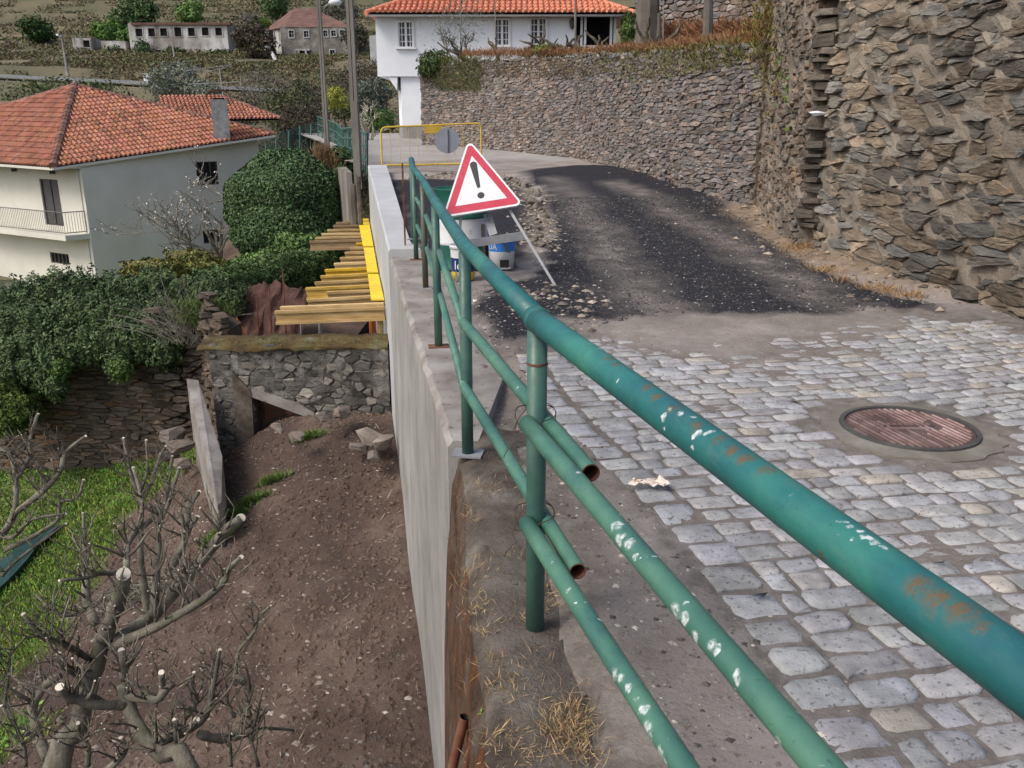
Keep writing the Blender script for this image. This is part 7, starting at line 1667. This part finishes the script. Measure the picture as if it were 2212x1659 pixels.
def twigs(mb, e, Q, rr, k, L, spread=.6, cuts=.62, tmin=.0026, rs=.45, depth=1):
    for _ in range(k):
        i = R.randint(max(0, len(Q) // 5), max(len(Q) // 5, int(len(Q) * .82) - 1 if depth and len(Q) > 5 else len(Q) - 1)); p = Q[i]; r0 = max(tmin * 1.5, min(rr[i] * rs, .014) * R.uniform(.5, 1))
        d = np.array((R.gauss(0, spread), R.gauss(0, spread), R.uniform(.35, 1.1))); d /= np.linalg.norm(d); l = L * R.uniform(.35, 1.15); pts = [p]; 
        nseg = 4
        for s in range(nseg): d = d + np.array((R.gauss(0, .20), R.gauss(0, .20), R.gauss(.10, .14))); d /= np.linalg.norm(d); pts.append(pts[-1] + d * l / nseg)
        iscut = R.random() < cuts; g = R.uniform(.6, 1.3)
        rs_ = [r0 * (1 - .55 * s / nseg if iscut else 1 - .75 * s / nseg) for s in range(nseg + 1)]
        for s in (1, 2, 3): rs_[s] *= R.uniform(.85, 1.4)
        mb.tube(pts, rs_, 6, t=(g, g * .96, g * .92))
        if iscut and rs_[-1] > .0028: cut_face(pts[-1], pts[-1] - pts[-2], rs_[-1], e)
        if depth and R.random() < .75: twigs(mb, e, pts[1:], rs_[1:], R.randint(1, 3), L * .5, spread * 1.1, cuts * .8, tmin, .6, depth - 1)
def ptree(name, label, limbs, base, tw, seed):
    global R
    R = random.Random(seed)
    e = empty(name, base, label, 'tree', 'pruned bare fruit trees in the lower garden')
    trunk = MB(); br = MB()
    for L in limbs:
        pts = []
        for q in L['p']:
            px, py = z5(q[0], q[1]); D = q[2]; pts.append(W(px, py, D))
        if L.get('down'): pts = [np.array(base)] + pts; L['r'] = [L['r'][0] * 1.15] + L['r']
        r = [a * .4297 * pts_D / F for a, pts_D in zip(L['r'], [q[2] for q in (L['p'] if not L.get('down') else [L['p'][0]] + L['p'])])]
        g = L.get('g', 1.0)
        Q, rr = limb(trunk if L.get('trunk') else br, pts, r, 14 if r[0] > .02 else 9, (g, g, g * .95))
        if L.get('cut', True): cut_face(Q[-1], Q[-1] - Q[-2], rr[-1], e)
        twigs(br, e, Q, rr, int(L.get('tw', tw) * 1.9 + 1), L.get('L', .30))
    trunk.build('trunk', 'bark', e, smooth=True, tint=True); br.build('branch', 'bark', e, smooth=True, tint=True); return e
D0 = 5.5
A = [dict(trunk=1, down=1, cut=False, tw=3, r=[60, 52, 42, 40, 34], p=[(290, 1440, 5.45), (395, 1250, 5.5), (430, 1060, 5.5), (500, 900, 5.5), (515, 770, 5.5)]),
     dict(r=[44, 38, 36, 33], p=[(520, 800, 5.5), (565, 690, 5.45), (605, 570, 5.4), (622, 475, 5.35)], tw=5),
     dict(r=[34, 34, 32, 30, 27, 22], p=[(570, 820, 5.5), (760, 690, 5.7), (900, 530, 5.9), (1020, 400, 6.05), (1120, 270, 6.15), (1210, 192, 6.2)], tw=14),
     dict(r=[28, 24, 21, 19, 15, 12], p=[(560, 840, 5.5), (780, 740, 5.45), (960, 640, 5.45), (1110, 530, 5.5), (1150, 450, 5.5), (1212, 388, 5.5)], tw=9, g=1.1),
     dict(r=[24, 21, 16, 9, 7], p=[(480, 720, 5.55), (435, 600, 5.7), (432, 420, 5.85), (425, 300, 5.9), (418, 168, 5.95)], tw=8),
     dict(r=[17, 16, 13, 11, 8], p=[(640, 520, 5.4), (640, 330, 6.0), (700, 230, 6.3), (712, 90, 6.4), (670, -60, 6.5)], tw=9),
     dict(r=[20, 17, 12, 10, 8], p=[(770, 690, 5.6), (795, 380, 6.2), (800, 230, 6.4), (850, 110, 6.5), (900, -60, 6.6)], tw=9),
     dict(r=[20, 16, 13, 11], p=[(860, 440, 5.95), (920, 330, 6.2), (955, 240, 6.3), (992, 186, 6.35)], tw=5),
     dict(r=[14, 12, 10], p=[(930, 300, 6.2), (950, 150, 6.4), (1000, 60, 6.5)], tw=4),
     dict(r=[17, 15, 13, 10], p=[(470, 910, 5.5), (330, 830, 5.35), (210, 780, 5.25), (118, 676, 5.2)], tw=9, g=.8),
     dict(r=[13, 12, 9, 7], p=[(580, 470, 5.4), (500, 470, 5.3), (430, 492, 5.2), (300, 505, 5.1)], tw=5, g=.8),
     dict(r=[12, 10, 6], p=[(430, 650, 5.6), (300, 680, 5.6), (180, 572, 5.6)], tw=5, g=.7, cut=False),
     dict(r=[22, 20, 18, 12], p=[(450, 1000, 5.5), (360, 960, 5.4), (310, 920, 5.3), (295, 875, 5.3)], tw=5, g=.8),
     dict(r=[26, 24, 22, 20, 18], p=[(240, 1400, 5.7), (180, 1250, 5.8), (170, 1120, 5.8), (240, 1020, 5.8), (300, 985, 5.75)], tw=8, g=1.05, cut=False),
     dict(r=[10, 9, 7], p=[(130, 1440, 5.0), (110, 1300, 5.0), (8, 1135, 5.0)], tw=8, g=.8),
     dict(r=[9, 8, 6, 5], p=[(20, 1160, 5.1), (40, 1000, 5.1), (45, 890, 5.1), (130, 790, 5.2)], tw=6, g=.7),
     dict(r=[16, 14, 12, 10], p=[(440, 1440, 5.3), (440, 1340, 5.3), (400, 1280, 5.3), (392, 1222, 5.25)], tw=5, g=.85)]
Bt = [dict(trunk=1, down=1, cut=False, tw=6, r=[46, 42, 36, 32, 30, 27], p=[(960, 1480, 5.0), (820, 1380, 5.05), (710, 1270, 5.1), (650, 1150, 5.15), (625, 1090, 5.15), (615, 1030, 5.15)]),
      dict(r=[28, 27, 26, 24, 21], p=[(640, 1130, 5.15), (500, 1130, 5.05), (400, 1105, 5.0), (340, 1090, 4.95), (302, 1042, 4.9)], tw=7, g=.85),
      dict(r=[24, 22, 18, 14], p=[(640, 1085, 5.15), (780, 1102, 5.1), (830, 1060, 5.1), (866, 1020, 5.1)], tw=4, cut=False),
      dict(r=[16, 15, 14], p=[(812, 1080, 5.1), (815, 1030, 5.1), (812, 968, 5.05)], tw=1),
      dict(r=[18, 17, 15], p=[(622, 1000, 5.15), (622, 930, 5.1), (610, 858, 5.1)], tw=5, g=.9),
      dict(r=[24, 22, 18, 12, 9], p=[(800, 1310, 5.05), (920, 1270, 5.15), (1035, 1180, 5.2), (1078, 1000, 5.2), (1105, 855, 5.2)], tw=8),
      dict(r=[16, 16, 15], p=[(920, 1275, 5.15), (960, 1245, 5.1), (988, 1206, 5.1)], tw=1), dict(r=[14, 13, 12], p=[(890, 1330, 5.1), (885, 1270, 5.05), (880, 1206, 5.05)], tw=2),
      dict(r=[24, 22, 20, 18, 14, 12], p=[(1000, 1275, 5.15), (1110, 1300, 5.25), (1265, 1255, 5.3), (1238, 1150, 5.35), (1252, 1035, 5.4), (1170, 980, 5.4)], tw=9, g=1.1, cut=False),
      dict(r=[10, 9, 8, 7, 5], p=[(1185, 985, 5.4), (1200, 860, 5.5), (1280, 760, 5.5), (1300, 690, 5.5), (1360, 632, 5.5)], tw=5),
      dict(r=[13, 11, 9, 8], p=[(930, 1200, 5.3), (990, 1110, 5.3), (965, 1040, 5.3), (975, 968, 5.3)], tw=4, g=.8),
      dict(r=[9, 8, 7, 5], p=[(1180, 1190, 5.3), (1140, 1100, 5.4), (1180, 960, 5.5), (1240, 870, 5.5)], tw=6, g=.7),
      dict(r=[10, 9, 6], p=[(1300, 1440, 5.3), (1270, 1260, 5.3), (1480, 1258, 5.5)], tw=5, g=.8), dict(r=[11, 10, 8], p=[(1160, 1440, 5.0), (1155, 1350, 5.0), (1160, 1278, 5.0)], tw=3, g=.8),
      dict(r=[20, 18, 15, 12], p=[(540, 1460, 5.0), (600, 1400, 5.0), (630, 1350, 5.0), (608, 1300, 5.0)], tw=4, g=.85)]
Ct = [dict(trunk=1, down=1, cut=False, tw=0, r=[26, 24, 20], p=[(-120, 560, 8.6), (-60, 380, 8.5), (0, 260, 8.5)]),
      dict(r=[18, 16, 14, 12, 10, 8], p=[(-30, 320, 8.5), (60, 200, 8.5), (82, 40, 8.5), (60, -110, 8.5), (-10, -170, 8.5), (-60, -260, 8.5)], tw=8, g=1.2),
      dict(r=[15, 14, 12, 9, 7], p=[(70, 170, 8.5), (210, 60, 8.5), (300, -40, 8.5), (330, -140, 8.6), (430, -220, 8.6)], tw=9, g=1.1),
      dict(r=[13, 12, 10, 9, 7, 6], p=[(30, 350, 8.4), (190, 270, 8.4), (290, 200, 8.4), (305, 110, 8.4), (390, 90, 8.4), (420, 0, 8.4)], tw=8, g=1.0),
      dict(r=[12, 11, 9, 7], p=[(80, 0, 8.5), (150, -120, 8.5), (150, -200, 8.5), (190, -330, 8.6)], tw=7, g=1.1), dict(r=[10, 8, 6], p=[(10, 480, 8.3), (90, 400, 8.3), (330, 220, 8.3)], tw=4, g=.6),
      dict(r=[12, 10, 8, 6], p=[(-40, 260, 8.5), (60, 290, 8.3), (160, 200, 8.2), (330, 170, 8.2)], tw=5, g=.8)]
Et = [dict(trunk=1, down=1, cut=False, tw=2, r=[16, 15, 14, 13], p=[(710, 420, 9.0), (705, 240, 9.0), (710, 130, 9.0), (690, 50, 9.0)]),
      dict(r=[12, 10, 8, 6], p=[(695, 60, 9.0), (660, -20, 9.0), (640, -120, 9.0), (620, -210, 9.0)], tw=5), dict(r=[11, 9, 8, 6], p=[(710, 100, 9.0), (760, 20, 9.0), (790, -80, 9.0), (830, -170, 9.0)], tw=6),
      dict(r=[12, 10, 8, 6], p=[(700, 250, 9.0), (830, 130, 9.2), (850, 0, 9.2), (865, -120, 9.2)], tw=7), dict(r=[9, 8, 6], p=[(700, 60, 9), (740, -40, 9), (735, -200, 9)], tw=4)]
gz = lambda x, y: lowf(x, y) - .05
b_ = W(*z5(290, 1440), 5.45); ptree('pruned_tree', 'biggest pruned tree, thick knotted trunk and pale sawn stumps at bottom left', A, (b_[0] - .1, b_[1] - .1, gz(b_[0], b_[1])), 6, 101)
b_ = W(*z5(960, 1480), 5.0); ptree('pruned_tree', 'low pruned tree with arching limbs in front of the brown soil', Bt, (b_[0] + .25, b_[1] - .2, gz(b_[0], b_[1])), 6, 102)
b_ = W(*z5(-120, 560), 8.6); ptree('pruned_tree', 'pruned tree reaching in from the left edge over the grass', Ct, (b_[0] - .1, b_[1], gz(b_[0], b_[1])), 6, 103)
b_ = W(*z5(710, 420), 9.0); ptree('pruned_tree', 'small slim pruned tree in front of the concrete strip wall', Et, (b_[0], b_[1], gz(b_[0], b_[1])), 6, 104)
R = random.Random(555)
# heap of pruned twigs at the tree foot
mb = MB()
for i in range(420):
    p = W(*z5(R.gauss(560, 120), R.gauss(330, 150)), 9.6); p[2] = lowf(p[0], p[1]) + R.uniform(0, .18); d = np.array((R.gauss(0, 1), R.gauss(0, 1), R.gauss(0, .25))); d /= np.linalg.norm(d); g = R.uniform(.8, 2.0)
    l = R.uniform(.08, .3); mb.tube([p, p + d * l * .5 + (0, 0, .02), p + d * l], [.005, .004, .002], 4, t=(g, g, g))
mb.build('brushwood', 'bark', tint=True, kind='stuff')
# dry grass along the railing foot and old wall
C = []
def tuft(px, py, z, s, n_, droop=.5):
    p = G(px, py, z)
    for _ in range(n_): C.append((p[0] + R.gauss(0, s), p[1] + R.gauss(0, s), z + R.uniform(-.01, .015)))
for px, py, s, n_ in ((1050, 1055, .05, 90), (1060, 1070, .04, 50), (1040, 1230, .03, 50), (1030, 1290, .035, 70), (1035, 1320, .03, 60), (1190, 1280, .04, 80), (1185, 1310, .03, 60), (1090, 1490, .035, 90), (1105, 1510, .03, 80), (1060, 1480, .02, 30), (1230, 1570, .045, 340), (1210, 1600, .05, 300), (1250, 1620, .04, 240), (1245, 1540, .03, 120), (1160, 1200, .03, 30), (1250, 1330, .03, 24), (1150, 1440, .04, 40), (1010, 1250, .02, 40), (1190, 1500, .03, 40), (1020, 1120, .02, 50), (1045, 1370, .02, 50), (1070, 1430, .02, 50), (1140, 1100, .02, 25), (1100, 1200, .03, 30), (1300, 1480, .03, 20), (1080, 1610, .04, 120), (1140, 1640, .04, 100), (1130, 1350, .03, 40)): tuft(px, py, .01, s, n_)
C = np.array(C); blades('dry_grass', C, .036, 'dry', (.33, .235, .13), lean=1.3, w_=.0011, hue=.25, var=.5)
C = np.array([tuple(W(px + R.gauss(0, 5), py + R.gauss(0, 8), 2.5)) for px, py in ((1047, 1550), (1060, 1545), (1052, 1575), (1055, 1640)) for _ in range(16)])
leaves('weed', C, .012, 'leaf', base=(.16, .26, .07), kind='stuff')
# hanging dry roots on the mossy face
C = np.array([(float(ex(y)) - .02 + R.uniform(-.04, .06), y, -R.uniform(0, .25)) for y in np.linspace(1.6, 3.8, 260)])
blades('dry_grass', C, .05, 'dry', (.30, .17, .07), lean=1.0, w_=.001)
